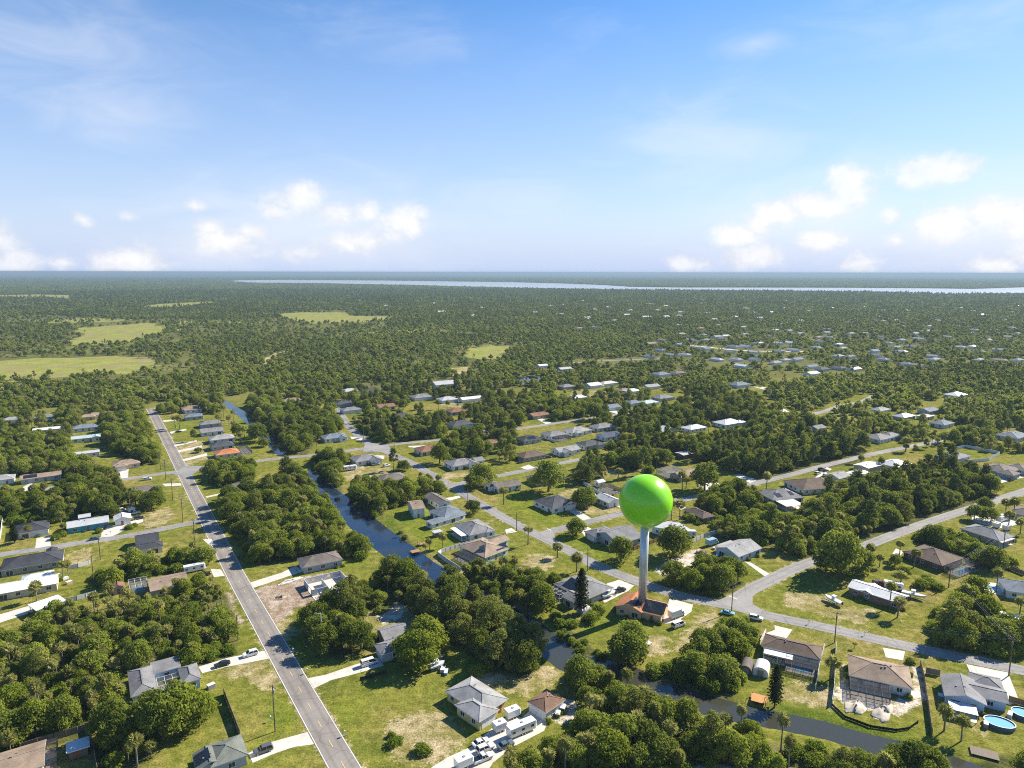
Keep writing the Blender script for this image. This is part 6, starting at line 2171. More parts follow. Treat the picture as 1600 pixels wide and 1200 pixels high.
class Leafy:
    """triangles gathered in numpy"""
    def __init__(self):
        self.V, self.T, self.M, self.n = [], [], [], 0

    def add(self, v, t, m):
        self.V.append(v)
        self.T.append(t + self.n)
        self.M.append(np.full(len(t), m))
        self.n += len(v)

    def cards(self, c, nrm, size, g, m=0, asp=.62):
        """bent leaf sprays: two triangles each"""
        n = len(c)
        rv = g.normal(size=(n, 3))
        t = np.cross(nrm, rv)
        t /= np.linalg.norm(t, axis=1, keepdims=True) + 1e-9
        b = np.cross(nrm, t)
        s = size[:, None]
        fold = nrm * s * 0.25
        v = np.stack([c - t * s, c - b * s * asp + fold, c + t * s, c + b * s * asp + fold], 1).reshape(-1, 3)
        i = np.arange(n)[:, None] * 4
        tr = np.concatenate([i + np.array([[0, 1, 2]]), i + np.array([[0, 2, 3]])], 0)
        self.add(v, tr, m)

    def blob(self, c, r, g, m=0, jit=.16):
        v, f = ico()
        k = v * (1 + g.normal(size=(len(v), 1)) * jit)
        self.add(k * np.asarray(r) + np.asarray(c), f.copy(), m)

    def tubes(self, mb, m):
        v = np.array(mb.v, float).reshape(-1, 3)
        t = []
        for f in mb.f:
            for k in range(1, len(f) - 1):
                t.append((f[0], f[k], f[k + 1]))
        self.add(v, np.array(t), m)

    def mesh(self, name, mats):
        return np_mesh(name, np.concatenate(self.V), np.concatenate(self.T), mats, np.concatenate(self.M))


def unit(a):
    return a / (np.linalg.norm(a, axis=1, keepdims=True) + 1e-9)


def crown_lobes(g, n, Rr, H0, H1, flat):
    out = []
    for i in range(n):
        a = i * 2.39996 + g.normal() * .3
        f = math.sqrt((i + .6) / n)
        z = 1 - f ** 1.8
        rr = Rr * (0.30 + .16 * g.random())
        d = (Rr - rr * .75) * f * (0.72 + .56 * g.random())
        out.append((np.array([math.cos(a) * d, math.sin(a) * d, H0 + (H1 - H0) * (z * flat + .06 + .34 * g.random()) - (0.10 * Rr if f > .85 else 0)]), rr))
    return out


def leafy_lobes(L, lobes, g, per_area, size, m=0, core=.78, under=.35):
    for (c, r) in lobes:
        if core:
            L.blob(c, (r * core, r * core, r * core * .85), g, m)
        n = int(4 * math.pi * r * r * per_area)
        d = unit(g.normal(size=(n, 3)))
        keep = (d[:, 2] > -.25) | (g.random(n) < under)
        d = d[keep]
        far_ = np.where(g.random((len(d), 1)) < .16, .35 * g.random((len(d), 1)), 0)
        p = c + d * r * (0.78 + .34 * g.random((len(d), 1)) + far_) * np.array([1, 1, .88])
        ok = np.ones(len(p), bool)
        for (c2, r2) in lobes:
            if c2 is not c:
                ok &= np.linalg.norm(p - c2, axis=1) > r2 * .80
        p, d = p[ok], d[ok]
        nr = unit(d + g.normal(size=d.shape) * .55)
        L.cards(p, nr, size * (0.6 + .8 * g.random(len(p))), g, m)


def broad_proto(i, mat, Rr=4.6, H=8.0, lod=0):
    g = np.random.default_rng(100 + i)
    Rr = Rr * (0.9 + .2 * g.random())
    H = H * (0.9 + .25 * g.random())
    trunk = MB()
    th = H * .42
    trunk.tube([(0, 0, -.3), (.05, .02, th * .5), (.1, -.05, th)], [Rr * .075, Rr * .06, Rr * .045], 7)
    lobes = crown_lobes(g, (26 if lod == 0 else 9), Rr, H * .26, H * .88, .72)
    if lod == 0:
        lobes = [(c, r * .80 * (.62 + .75 * g.random())) for c, r in lobes]
    if lod == 0:
        for (c, r) in lobes[::3]:
            trunk.tube([(.08, -.03, th * .85), tuple(c * np.array([.55, .55, 1]) + np.array([0, 0, -r * .5])), tuple(c)], [Rr * .035, Rr * .022, .04], 5)
    L = Leafy()
    leafy_lobes(L, lobes, g, 8.0 if lod == 0 else 1.3, np.float64(.29 if lod == 0 else .7), core=.55 if lod == 0 else .75)
    return trunk, L, mat, M_bark


def bush_proto(i, mat, Rr=2.6, H=3.4, lod=0):
    g = np.random.default_rng(300 + i)
    n = 16 if lod == 0 else 6
    lobes = []
    for k in range(n):
        a = k * 2.39996
        f = math.sqrt((k + .5) / n)
        rr = Rr * (.28 + .22 * g.random())
        lobes.append((np.array([math.cos(a) * f * Rr * .76, math.sin(a) * f * Rr * .72, H * (.80 - .48 * f ** 1.5) - rr * .45 + g.normal() * .42]), rr))
    trunk = MB()
    for k in range(3):
        trunk.tube([(g.normal() * .2, g.normal() * .2, -.2), (g.normal() * .8, g.normal() * .8, H * .5)], [.10, .05], 5)
    L = Leafy()
    leafy_lobes(L, lobes, g, 8.0 if lod == 0 else 1.5, np.float64(.27 if lod == 0 else .55), core=.6, under=.6)
    return trunk, L, mat, M_bark


def palm_proto(i, mat, H=6.0, lod=0):
    g = np.random.default_rng(500 + i)
    H = H * (0.75 + .5 * g.random())
    lean = g.normal() * .35
    trunk = MB()
    trunk.tube([(0, 0, -.2), (lean * .4, 0, H * .5), (lean, 0, H)], [.24, .18, .20], 7 if lod == 0 else 4)
    L = Leafy()
    n = 30 if lod == 0 else 14
    top = np.array([lean, 0, H])
    for k in range(n):
        z = 1 - 1.62 * (k + .5) / n
        a = k * 2.39996 + g.normal() * .2
        s = math.sqrt(max(0, 1 - z * z))
        d = np.array([math.cos(a) * s, math.sin(a) * s, z])
        ln = 1.35 + .4 * g.random()
        base = top + d * ln * .55
        # a folded fan of blades round the end of the stalk
        side = unit(np.cross(d, g.normal(size=3))[None])[0]
        up = np.cross(side, d)
        nb = 7 if lod == 0 else 3
        v, t = [base - d * .1], []
        for q in range(nb):
            an = (q / (nb - 1) - .5) * 2.5
            tip = base + (d * math.cos(an) + side * math.sin(an)) * (1.15 + .3 * g.random()) + np.array([0, 0, -.28 * abs(math.sin(an)) - .12]) + up * (.12 * (-1) ** q)
            w = np.cross(d * math.cos(an) + side * math.sin(an), up) * (.17 if lod == 0 else .40)
            mid = base + (tip - base) * .55
            j = len(v)
            v += [mid + w, mid - w, tip]
            t += [(0, j, j + 1), (j, j + 2, j + 1)]
        L.add(np.array(v), np.array(t), 2 if (z < -.42 and g.random() < .7) else 0)
    L.blob(top, (.62, .62, .62), g, 0)
    return trunk, L, mat, M_bark2


def pine_proto(i, mat, H=14.0, lod=0):
    g = np.random.default_rng(700 + i)
    H = H * (0.8 + .35 * g.random())
    trunk = MB()
    trunk.tube([(0, 0, -.3), (g.normal() * .2, g.normal() * .2, H * .6), (g.normal() * .3, g.normal() * .3, H * .95)], [.22, .16, .06], 6 if lod == 0 else 4)
    L = Leafy()
    lobes = []
    n = 15 if lod == 0 else 8
    for k in range(n):
        f = k / (n - 1)
        z = H * (.45 + .53 * f)
        reach = (2.6 * (1 - f ** 1.6) + .5) * (.5 + .7 * g.random())
        a = k * 2.39996 + g.normal() * .4
        c = np.array([math.cos(a) * reach, math.sin(a) * reach, z + g.normal() * .3])
        lobes.append((c, .85 + .55 * g.random()))
        if lod == 0:
            trunk.tube([(0, 0, z - .5), tuple(c)], [.06, .03], 4)
    leafy_lobes(L, lobes, g, 5.0 if lod == 0 else 1.8, np.float64(.34 if lod == 0 else .6), core=.6, under=.8)
    return trunk, L, mat, M_bark


def feather_proto(i, mat, H=10.5, lod=0):
    """a tall loose tree whose crown hangs in fine plumes"""
    g = np.random.default_rng(1200 + i)
    H = H * (.85 + .3 * g.random())
    trunk = MB()
    trunk.tube([(0, 0, -.3), (.1, .05, H * .4), (.2, -.1, H * .8)], [.30, .22, .07], 7)
    L = Leafy()
    lobes = []
    n = 34
    for k in range(n):
        f = k / (n - 1)
        z = H * (.22 + .74 * f)
        reach = (3.6 * math.sin(min(1, 1.15 - f * .95) * PI / 2) ** .8) * (.35 + .75 * g.random())
        a = k * 2.39996 + g.normal() * .5
        c = np.array([math.cos(a) * reach, math.sin(a) * reach, z + g.normal() * .4])
        lobes.append((c, .75 + .6 * g.random()))
        if k % 4 == 0:
            trunk.tube([(.1, 0, z - .8), tuple(c)], [.07, .03], 4)
    leafy_lobes(L, lobes, g, 9.0, np.float64(.25), core=.45, under=.7)
    return trunk, L, mat, M_bark


def column_proto(i, mat, H=13.0, lod=0):
    g = np.random.default_rng(900 + i)
    trunk = MB()
    trunk.tube([(0, 0, -.3), (0, 0, H * .96)], [.26, .06], 7)
    L = Leafy()
    c, nn = [], []
    for k in range(22):
        z = H * (.14 + .84 * k / 21)
        Rr = (1.35 + .35 * g.random()) * (1 - (k / 21) ** 4) + .3
        for q in range(9):
            a = q * 2 * math.pi / 9 + k * .4
            for s in np.linspace(.25, 1, 6):
                rr = Rr * s * (.85 + .3 * g.random())
                c.append([math.cos(a) * rr, math.sin(a) * rr, z + .35 * s + g.normal() * .12])
                nn.append([g.normal() * .5, g.normal() * .5, 1])
    L.cards(np.array(c), unit(np.array(nn)), .30 + .15 * g.random(len(c)), g)
    return trunk, L, mat, M_bark


PROTO = {}       # kind -> list of (trunk mesh, crown mesh, joined mesh)


def make(kind, fn, i, mat, **kw):
    trunk, L, lm, bm_ = fn(i, mat, **kw)
    tm = trunk.mesh('trunk', bm_)
    cm = L.mesh('crown', [lm, bm_, M_dead])
    L.tubes(trunk, 1)
    jm = L.mesh(kind, [lm, bm_, M_dead])
    PROTO.setdefault(kind, []).append((tm, cm, jm))


for i in range(6):
    make('broadleaf_tree', broad_proto, i, [M_oak, M_oak, M_oak, M_lime, M_oak, M_lime][i])
for i in range(4):
    make('broadleaf_tree', feather_proto, i, [M_olive, M_olive, M_oak, M_olive][i])
for i in range(5):
    make('bush', bush_proto, i, [M_bush, M_bush, M_bush, M_lime, M_bush][i])
for i in range(5):
    make('palm_tree', palm_proto, i, M_palm)
for i in range(4):
    make('pine_tree', pine_proto, i, M_pine)
make('column_tree', column_proto, 0, M_column)
LOW = {}


def make_low(kind, fn, i, mat, **kw):
    trunk, L, lm, bm_ = fn(i, mat, lod=1, **kw)
    L.tubes(trunk, 1)
    LOW.setdefault(kind, []).append(L.mesh(kind, [lm, bm_, M_dead]))


for i in range(4):
    make_low('broadleaf_tree', broad_proto, 20 + i, [M_oak, M_oak, M_lime, M_oak][i])
for i in range(3):
    make_low('bush', bush_proto, 20 + i, M_bush)
for i in range(3):
    make_low('palm_tree', palm_proto, 20 + i, M_palm)
for i in range(3):
    make_low('pine_tree', pine_proto, 20 + i, M_pine)

# -- where plants may not stand
RECT_A = np.array(RECTS)


def blocked(X, Y, rad, houses=True):
    X, Y = np.asarray(X, float), np.asarray(Y, float)
    b = np.zeros(X.shape, bool)
    for (x, y, ca, sa, hx, hy) in RECTS:
        dx, dy = X - x, Y - y
        near = (abs(dx) < 45) & (abs(dy) < 45)
        if not near.any():
            continue
        lx, ly = dx * ca + dy * sa, -dx * sa + dy * ca
        b |= near & (abs(lx) < hx + rad * .75) & (abs(ly) < hy + rad * .75)
    for g, w in ROADS.values():
        b |= dist_line(g, X, Y) < w / 2 + 1.6 + rad * .55
    for d in DRIVES:
        cx = sum(p[0] for p in d) / len(d)
        cy = sum(p[1] for p in d) / len(d)
        near = (abs(X - cx) < 60) & (abs(Y - cy) < 60)
        if near.any():
            i = np.where(near.ravel())[0]
            xx, yy = X.ravel()[i], Y.ravel()[i]
            k = inside(d, xx, yy) | (dist_line(d, xx, yy, True) < rad * .5)
            bb = b.ravel()
            bb[i] |= k
            b = bb.reshape(X.shape)
    for cp in CANALS:
        b |= inside(cp, X, Y) | (dist_line(cp, X, Y, True) < rad * .15)
    return b


PLANTS = []      # dict(kind, variant, x, y, scale, rot, wood)
RAD = dict(broadleaf_tree=4.4, bush=2.5, palm_tree=1.7, pine_tree=2.4, column_tree=1.8)
HGT = dict(broadleaf_tree=8.5, bush=3.4, palm_tree=7.0, pine_tree=14.0, column_tree=13.0)


def plant(kind, px, py, size=1.0, variant=None, base=True, wood=None):
    """one tree by the foot of its trunk in the photograph"""
    x, y = P(px, py, 0)
    v = variant if variant is not None else rnd.randrange(min(6, len(PROTO[kind])))
    PLANTS.append(dict(kind=kind, v=v, x=x, y=y, s=size, r=rnd.random() * 6.283, wood=wood))


B, PA, BU, PI_ = 'broadleaf_tree', 'palm_tree', 'bush', 'pine_tree'
for k, px, py, s, v in [
    (PA, 1402, 965, 1.05, 0), (PA, 1390, 949, 1.0, 1), (PA, 1407, 915, 1.1, 2), (PA, 1427, 887, 1.2, 3), (PA, 1374, 886, 1.0, 4), (PA, 1358, 880, 1.0, 0), (PA, 1405, 872, .9, 1), (B, 1398, 884, .55, 0), (B, 1411, 898, .5, 1), (PA, 1571, 801, 1.3, 2), (PA, 1584, 806, 1.3, 3),
    (B, 1522, 812, .75, 0), (B, 1536, 812, .8, 2), (B, 1548, 815, .8, 1), (PA, 1575, 829, 1.2, 0), (PA, 1594, 834, 1.2, 4), (B, 1538, 797, .95, 3), (B, 1312, 897, 1.75, 0), (B, 1290, 893, 1.1, 1), (B, 1345, 893, 1.2, 2),
    (PA, 1062, 812, 1.2, 0), (PA, 1049, 812, 1.1, 1), (PA, 965, 750, 1.2, 3), (B, 900, 836, .95, 3), (PA, 871, 871, 1.1, 2), (PA, 901, 893, 1.15, 4), (PA, 825, 851, 1.1, 1), (PI_, 1005, 742, 1.15, 0), (B, 1101, 766, 1.75, 0), (PA, 1066, 765, 1.25, 0), (PA, 1072, 763, 1.35, 2), (PA, 1197, 766, 1.5, 3),
    (B, 1052, 869, 1.75, 1), (B, 970, 876, 1.2, 2), (B, 913, 795, 1.15, 0), (B, 906, 790, .9, 4), (B, 922, 790, .9, 2), (B, 857, 768, 1.9, 4), (B, 928, 656, 1.5, 0), (B, 739, 803, 1.05, 2), (PA, 787, 788, 1.25, 1), (PI_, 615, 735, 1.0, 1), (B, 633, 735, .8, 0), (B, 628, 735, .8, 4), (B, 687, 724, 1.3, 5),
    (B, 752, 758, 1.7, 5), (B, 742, 762, 1.2, 3), (B, 775, 682, .8, 1), (PA, 692, 856, 1.0, 2), (PA, 665, 866, .75, 0), (PA, 672, 862, .8, 3), (B, 652, 1040, 1.75, 3), (B, 668, 1020, 1.25, 5), (B, 640, 1026, 1.1, 3), (BU, 660, 1176, .8, 0), (BU, 617, 1163, .75, 1), (BU, 747, 1052, .9, 2), (BU, 612, 1152, .5, 3),
    (B, 284, 1140, 1.6, 3), (B, 255, 1152, 1.25, 0), (B, 312, 1134, 1.15, 5), (B, 242, 1132, 1.0, 4), (B, 180, 1157, 1.15, 1), (B, 200, 1165, 1.0, 2), (PA, 215, 1198, 1.0, 1), (PA, 167, 1103, 1.15, 0), (PA, 186, 1100, 1.15, 2), (PA, 175, 949, 1.15, 3), ('column_tree', 908, 958, 1.15, 0), ('column_tree', 1210, 1105, 1.1, 0),
    (PA, 1300, 1060, 1.25, 4), (BU, 1176, 1006, .75, 2), (PA, 1475, 1142, 1.0, 2), (PA, 1502, 1158, .95, 3), ('column_tree', 23, 849, .8, 0), (PA, 46, 844, .95, 1), (PA, 96, 820, 1.2, 2), (PA, 99, 834, .8, 3), (PA, 58, 939, 1.1, 4), (PA, 99, 906, 1.0, 1), (PA, 108, 902, .9, 3), (PI_, 303, 690, .75, 2),
    (PA, 281, 671, 1.5, 0), (PA, 274, 669, 1.3, 1), (B, 310, 707, .5, 1), (B, 237, 796, 1.25, 0), (B, 245, 788, 1.0, 4), (PA, 206, 788, 1.1, 3), (PA, 203, 795, .9, 1), (B, 252, 646, .9, 1), (B, 261, 644, .8, 2), (B, 225, 724, 1.1, 5), (B, 212, 790, 1.0, 1), (PA, 195, 785, 1.0, 2),
    (B, 982, 1036, 1.25, 0), (B, 988, 1022, 1.05, 4), (B, 970, 1030, 1.0, 2), (B, 848, 955, 1.2, 5), (B, 838, 946, .9, 3), (BU, 935, 958, 1.1, 3), (BU, 928, 966, .9, 1), (BU, 921, 972, 1.0, 0), (BU, 875, 978, .95, 2), (BU, 868, 968, .8, 4), (BU, 893, 978, .8, 1), (BU, 1422, 1036, .5, 0), (PA, 1335, 1013, .35, 0),
    (B, 370, 680, .9, 1), (PA, 343, 668, 1.3, 0), (PA, 358, 664, 1.2, 2), (PA, 366, 674, 1.1, 3), (PA, 350, 655, 1.2, 1), (PA, 376, 690, 1.1, 4), (PA, 382, 683, 1.2, 2), (PA, 365, 655, 1.1, 3), (B, 340, 643, .8, 2), (B, 405, 690, 1.5, 2), (B, 399, 684, 1.3, 0), (B, 412, 698, .9, 3),
    (PA, 1165, 797, 1.1, 1), (BU, 1080, 814, 1.0, 2), (BU, 1092, 818, .9, 1), (BU, 1072, 810, .8, 4), (BU, 155, 832, .7, 1), (BU, 88, 842, .8, 2), (BU, 99, 838, .7, 3), (BU, 202, 826, .8, 0), (BU, 210, 823, .6, 2), (BU, 1515, 930, 1.0, 1), (BU, 1440, 918, 1.1, 3), (BU, 1452, 914, 1.0, 0), (BU, 1464, 920, .9, 2),
    (BU, 1448, 908, .8, 4), (PA, 1556, 925, 1.0, 1), (PA, 1505, 955, 1.2, 3), (PA, 1592, 965, 1.0, 0), (PA, 685, 640, 1.2, 0), (PA, 700, 648, 1.2, 1), (PA, 762, 641, 1.4, 3), (B, 790, 640, 1.3, 4), (B, 1505, 676, .6, 3), (PA, 1376, 735, 1.2, 2), (PA, 1344, 722, 1.2, 1), (PA, 1415, 705, 1.6, 0), (PA, 1345, 730, 1.1, 2)]:
    plant(k, px, py, s, v)

# woods drawn as outlines in the photograph (crown level), with how thickly and with what they are grown
WOODS = [
    ('the big wood in the lower left corner', [(-30, 990), (60, 970), (110, 948), (170, 940), (215, 932), (262, 926), (300, 918), (335, 905), (355, 920), (368, 985), (374, 1012), (330, 1026), (285, 1030), (258, 1034), (205, 1032), (186, 1050), (178, 1075), (190, 1095), (160, 1115), (140, 1135), (80, 1150), (-30, 1178)],
     3.3, dict(bush=.50, broadleaf_tree=.16, palm_tree=.34), 3.0, (.55, 1.0)),
    ('the wood below the little shed', [(148, 1150), (178, 1135), (225, 1120), (240, 1165), (205, 1195), (160, 1200)], 4.0, dict(bush=.5, broadleaf_tree=.3, palm_tree=.2), 3.0, (.6, 1.0)),
    ('the thicket behind the teal house', [(-30, 775), (30, 765), (70, 762), (105, 772), (112, 790), (100, 808), (40, 812), (-30, 815)], 3.0, dict(bush=.8, broadleaf_tree=.1, palm_tree=.1), 2.5, (.7, 1.05)),
    ('the dark trees behind the teal house', [(95, 780), (120, 770), (150, 752), (175, 750), (190, 770), (195, 792), (165, 803), (120, 803), (100, 800)], 4.6, dict(bush=.2, broadleaf_tree=.6, palm_tree=.2), 4.0, (.7, 1.2)),
    ('the wood beside the far main road', [(160, 652), (190, 645), (222, 652), (232, 668), (230, 690), (250, 705), (245, 718), (215, 712), (180, 700), (168, 690), (158, 675)], 4.2, dict(bush=.35, broadleaf_tree=.5, palm_tree=.15), 4.0, (.7, 1.1)),
    ('the palm wood left of the cream house', [(-30, 660), (30, 668), (50, 680), (100, 688), (108, 700), (110, 715), (150, 722), (165, 735), (172, 745), (148, 750), (118, 742), (90, 735), (40, 730), (20, 738), (-30, 736)], 4.2, dict(bush=.3, broadleaf_tree=.35, palm_tree=.35), 4.0, (.6, 1.1)),
    ('the shrub wood by the main road', [(143, 893), (160, 884), (200, 877), (240, 872), (280, 866), (312, 860), (325, 870), (320, 882), (286, 884), (240, 888), (200, 898), (185, 908), (150, 912)], 3.2, dict(bush=.75, broadleaf_tree=.15, palm_tree=.10), 2.8, (.7, 1.1)),
    ('the long wood between main road and canal', [(352, 765), (378, 768), (400, 752), (440, 738), (470, 740), (486, 760), (508, 785), (535, 815), (552, 838), (575, 862), (552, 858), (505, 850), (450, 862), (405, 872), (385, 850), (362, 812), (348, 785)], 3.7, dict(bush=.36, broadleaf_tree=.44, palm_tree=.20), 4.0, (.6, 1.15)),
    ('the trees at the crossing', [(328, 733), (345, 718), (368, 716), (395, 728), (398, 742), (372, 748), (345, 752), (330, 748)], 4.5, dict(bush=.3, broadleaf_tree=.6, palm_tree=.1), 4.0, (.7, 1.1)),
    ('the canal wood above the bridge', [(398, 640), (420, 628), (455, 640), (490, 645), (520, 645), (534, 655), (530, 668), (502, 674), (488, 690), (478, 705), (452, 700), (436, 690), (420, 670), (405, 655)], 4.8, dict(bush=.25, broadleaf_tree=.6, palm_tree=.15), 4.0, (.7, 1.25)),
    ('the trees beyond the upper canal', [(392, 628), (420, 615), (432, 625), (420, 632), (400, 640), (388, 640)], 5, dict(bush=.2, broadleaf_tree=.7, palm_tree=.1), 4.0, (.8, 1.3)),
    ('the thicket between the two streets', [(552, 655), (575, 648), (600, 650), (640, 655), (672, 660), (690, 668), (684, 680), (640, 684), (602, 686), (582, 680), (562, 668)], 3.8, dict(bush=.5, broadleaf_tree=.25, palm_tree=.25), 3.5, (.7, 1.1)),
    ('the shrubs on the canal east bank', [(488, 712), (500, 700), (528, 696), (545, 705), (545, 720), (528, 730), (532, 748), (534, 762), (515, 758), (500, 745), (491, 730)], 3.8, dict(bush=.5, broadleaf_tree=.35, palm_tree=.15), 3.5, (.7, 1.1)),
    ('the thicket behind the dark grey canal house', [(545, 772), (565, 758), (600, 757), (632, 757), (665, 745), (685, 748), (692, 765), (668, 772), (640, 782), (605, 785), (596, 797), (578, 803), (562, 795)], 3.4, dict(bush=.6, broadleaf_tree=.25, palm_tree=.15), 3.0, (.7, 1.1)),
    ('the trees beside the orange brown house', [(692, 690), (705, 678), (730, 672), (752, 680), (765, 692), (770, 702), (745, 706), (715, 708), (698, 704)], 4.6, dict(bush=.4, broadleaf_tree=.5, palm_tree=.1), 4.0, (.7, 1.1)),
    ('the tall trees along the lower canal', [(590, 884), (605, 874), (628, 880), (650, 892), (690, 902), (735, 925), (775, 945), (815, 968), (846, 988), (842, 1015), (815, 1030), (775, 1020), (740, 1000), (705, 975), (680, 960), (650, 935), (618, 912), (600, 898)], 5.4, dict(bush=.12, broadleaf_tree=.83, palm_tree=.05), 6.5, (.85, 1.3)),
    ('the oak clump beside the block house', [(480, 962), (505, 945), (530, 925), (552, 930), (575, 955), (580, 980), (565, 1000), (530, 1010), (495, 1002), (478, 985)], 5.6, dict(bush=.1, broadleaf_tree=.85, palm_tree=.05), 4.5, (.9, 1.3)),
    ('the sparse trees behind the block house', [(560, 910), (600, 895), (625, 925), (600, 950), (575, 940)], 5.5, dict(bush=.4, broadleaf_tree=.3, palm_tree=.3), 3.5, (.6, .9)),
    ('the dense wood along the lower edge', [(885, 1022), (905, 1010), (940, 1030), (965, 1050), (1005, 1082), (1060, 1105), (1120, 1115), (1180, 1125), (1200, 1140), (1260, 1152), (1330, 1168), (1405, 1190), (1420, 1220), (1330, 1220), (1260, 1190), (1200, 1175), (1100, 1175), (1050, 1185), (1040, 1215), (790, 1225), (800, 1175), (845, 1160), (880, 1140), (905, 1130), (915, 1090), (900, 1060), (885, 1045)],
     3.9, dict(bush=.36, broadleaf_tree=.40, palm_tree=.24), 4.0, (.65, 1.1)),
    ('the wood between the orange house and the brown one', [(1005, 1038), (1040, 1030), (1075, 1022), (1088, 1000), (1110, 985), (1130, 965), (1150, 958), (1175, 965), (1178, 985), (1165, 998), (1160, 1030), (1152, 1060), (1148, 1085), (1120, 1090), (1085, 1078), (1040, 1055), (1010, 1048)], 3.4, dict(bush=.72, broadleaf_tree=.26, palm_tree=.02), 3.2, (.75, 1.1)),
    ('the palm grove in the middle', [(700, 893), (730, 888), (770, 880), (800, 868), (828, 872), (815, 900), (845, 895), (870, 900), (860, 925), (830, 945), (790, 945), (740, 920), (712, 905)], 4.0, dict(bush=.4, broadleaf_tree=.22, palm_tree=.38), 3.5, (.65, 1.0)),
    ('the wood behind the pale blue house', [(1088, 785), (1115, 770), (1150, 760), (1180, 765), (1192, 785), (1220, 795), (1255, 790), (1290, 775), (1330, 778), (1375, 800), (1372, 830), (1330, 852), (1290, 868), (1258, 866), (1235, 850), (1215, 848), (1190, 842), (1150, 835), (1120, 828), (1118, 810)], 4.0, dict(bush=.40, broadleaf_tree=.32, palm_tree=.26, pine_tree=.02), 3.8, (.65, 1.1)),
    ('the tall trees above the branching street', [(1290, 768), (1320, 756), (1345, 748), (1400, 738), (1440, 728), (1490, 725), (1530, 742), (1565, 765), (1545, 782), (1490, 795), (1440, 808), (1400, 822), (1370, 825), (1340, 800), (1310, 785)], 4.6, dict(bush=.25, broadleaf_tree=.45, palm_tree=.10, pine_tree=.20), 5.0, (.75, 1.15)),
    ('the pine belt in the middle distance', [(960, 698), (1000, 690), (1020, 680), (1060, 690), (1100, 695), (1140, 682), (1200, 680), (1240, 676), (1290, 688), (1335, 690), (1360, 700), (1340, 712), (1290, 722), (1240, 732), (1205, 742), (1170, 738), (1140, 725), (1110, 712), (1090, 716), (1050, 700), (1010, 705)], 5.0, dict(bush=.25, broadleaf_tree=.40, palm_tree=.05, pine_tree=.30), 4.5, (.75, 1.15)),
    ('the belt of trees along the cross street', [(1000, 650), (1030, 640), (1100, 635), (1160, 630), (1210, 650), (1270, 658), (1250, 668), (1190, 660), (1170, 650), (1105, 652), (1060, 655), (1030, 664), (1005, 664)], 5.2, dict(bush=.3, broadleaf_tree=.5, palm_tree=.1, pine_tree=.1), 4.5, (.8, 1.2)),
    ('the hedge wood behind the dark brown house', [(1422, 840), (1440, 828), (1465, 824), (1500, 832), (1535, 850), (1560, 860), (1580, 872), (1585, 885), (1550, 880), (1520, 868), (1490, 852), (1455, 842)], 3.0, dict(bush=.9, broadleaf_tree=.06, palm_tree=.04), 2.8, (.85, 1.15)),
    ('the hedge wood right of the wide lawn', [(1448, 985), (1470, 950), (1500, 930), (1530, 925), (1558, 935), (1560, 955), (1610, 975), (1620, 1010), (1570, 1015), (1500, 1005), (1455, 998)], 3.2, dict(bush=.78, broadleaf_tree=.17, palm_tree=.05), 3.0, (.85, 1.2)),
    ('the trees in front of the pale blue house', [(1018, 895), (1045, 890), (1085, 882), (1112, 878), (1150, 888), (1165, 898), (1148, 912), (1110, 924), (1065, 915), (1032, 905)], 4.0, dict(bush=.55, broadleaf_tree=.45), 3.5, (.75, 1.1)),
    ('the trees below the new house', [(1405, 1185), (1430, 1165), (1462, 1150), (1500, 1160), (1510, 1200), (1450, 1225), (1400, 1215)], 4.0, dict(bush=.45, broadleaf_tree=.35, palm_tree=.2), 3.5, (.7, 1.0)),
    ('the trees around the small dark pine lot', [(900, 735), (915, 718), (935, 712), (945, 735), (935, 748), (912, 752)], 5.0, dict(broadleaf_tree=.3, palm_tree=.2, pine_tree=.5), 5.0, (.7, 1.0)),
    ('the trees beside the white back fence', [(965, 712), (985, 695), (1010, 700), (1020, 715), (990, 728)], 5.0, dict(bush=.3, broadleaf_tree=.7), 4.0, (.8, 1.2)),
    ('the dark hedge along the branching street', [(1360, 850), (1400, 832), (1430, 818), (1445, 812), (1442, 818), (1400, 838), (1365, 856)], 3.0, dict(bush=1.0), 1.0, (.3, .5)),
    ('the trees right of the white houses', [(985, 690), (1020, 680), (1060, 684), (1110, 680), (1150, 682), (1165, 690), (1120, 696), (1060, 694), (1000, 700)], 5.0, dict(bush=.4, broadleaf_tree=.5, palm_tree=.1), 4.0, (.7, 1.0)),
    ('the belt behind the cluster', [(860, 655), (880, 640), (905, 632), (930, 628), (945, 645), (930, 640), (900, 648), (875, 656)], 5, dict(bush=.4, broadleaf_tree=.5, palm_tree=.1), 4.0, (.7, 1.1)),
    ('the belt around the red brown house', [(800, 640), (812, 628), (860, 625), (900, 630), (890, 645), (862, 650), (858, 640), (820, 650), (800, 665), (780, 660)], 5, dict(bush=.4, broadleaf_tree=.5, palm_tree=.1), 4.0, (.8, 1.2)),
    ('the palms at the garden corner', [(1505, 1175), (1560, 1160), (1610, 1165), (1610, 1215), (1510, 1215)], 5.5, dict(bush=.6, broadleaf_tree=.2, palm_tree=.2), 3.0, (.5, .8)),
    ('the shrubs on the canal lawn', [(612, 830), (628, 825), (650, 850), (668, 868), (700, 880), (690, 890), (670, 885), (645, 862)], 3.6, dict(bush=.8, palm_tree=.2), 2.0, (.35, .6)),
    ('the bank shrubs below the orange house', [(860, 985), (880, 975), (905, 985), (930, 1010), (950, 1020), (985, 1035), (975, 1042), (940, 1032), (905, 1015), (875, 1000)], 3.4, dict(bush=1.0), 1.5, (.35, .7))]
FEATHER = {'the tall trees along the lower canal': .85, 'the oak clump beside the block house': .5, 'the dense wood along the lower edge': .25, 'the tall trees above the branching street': .3, 'the pine belt in the middle distance': .3, 'the sparse trees behind the block house': .6}
WOOD_POLY = []
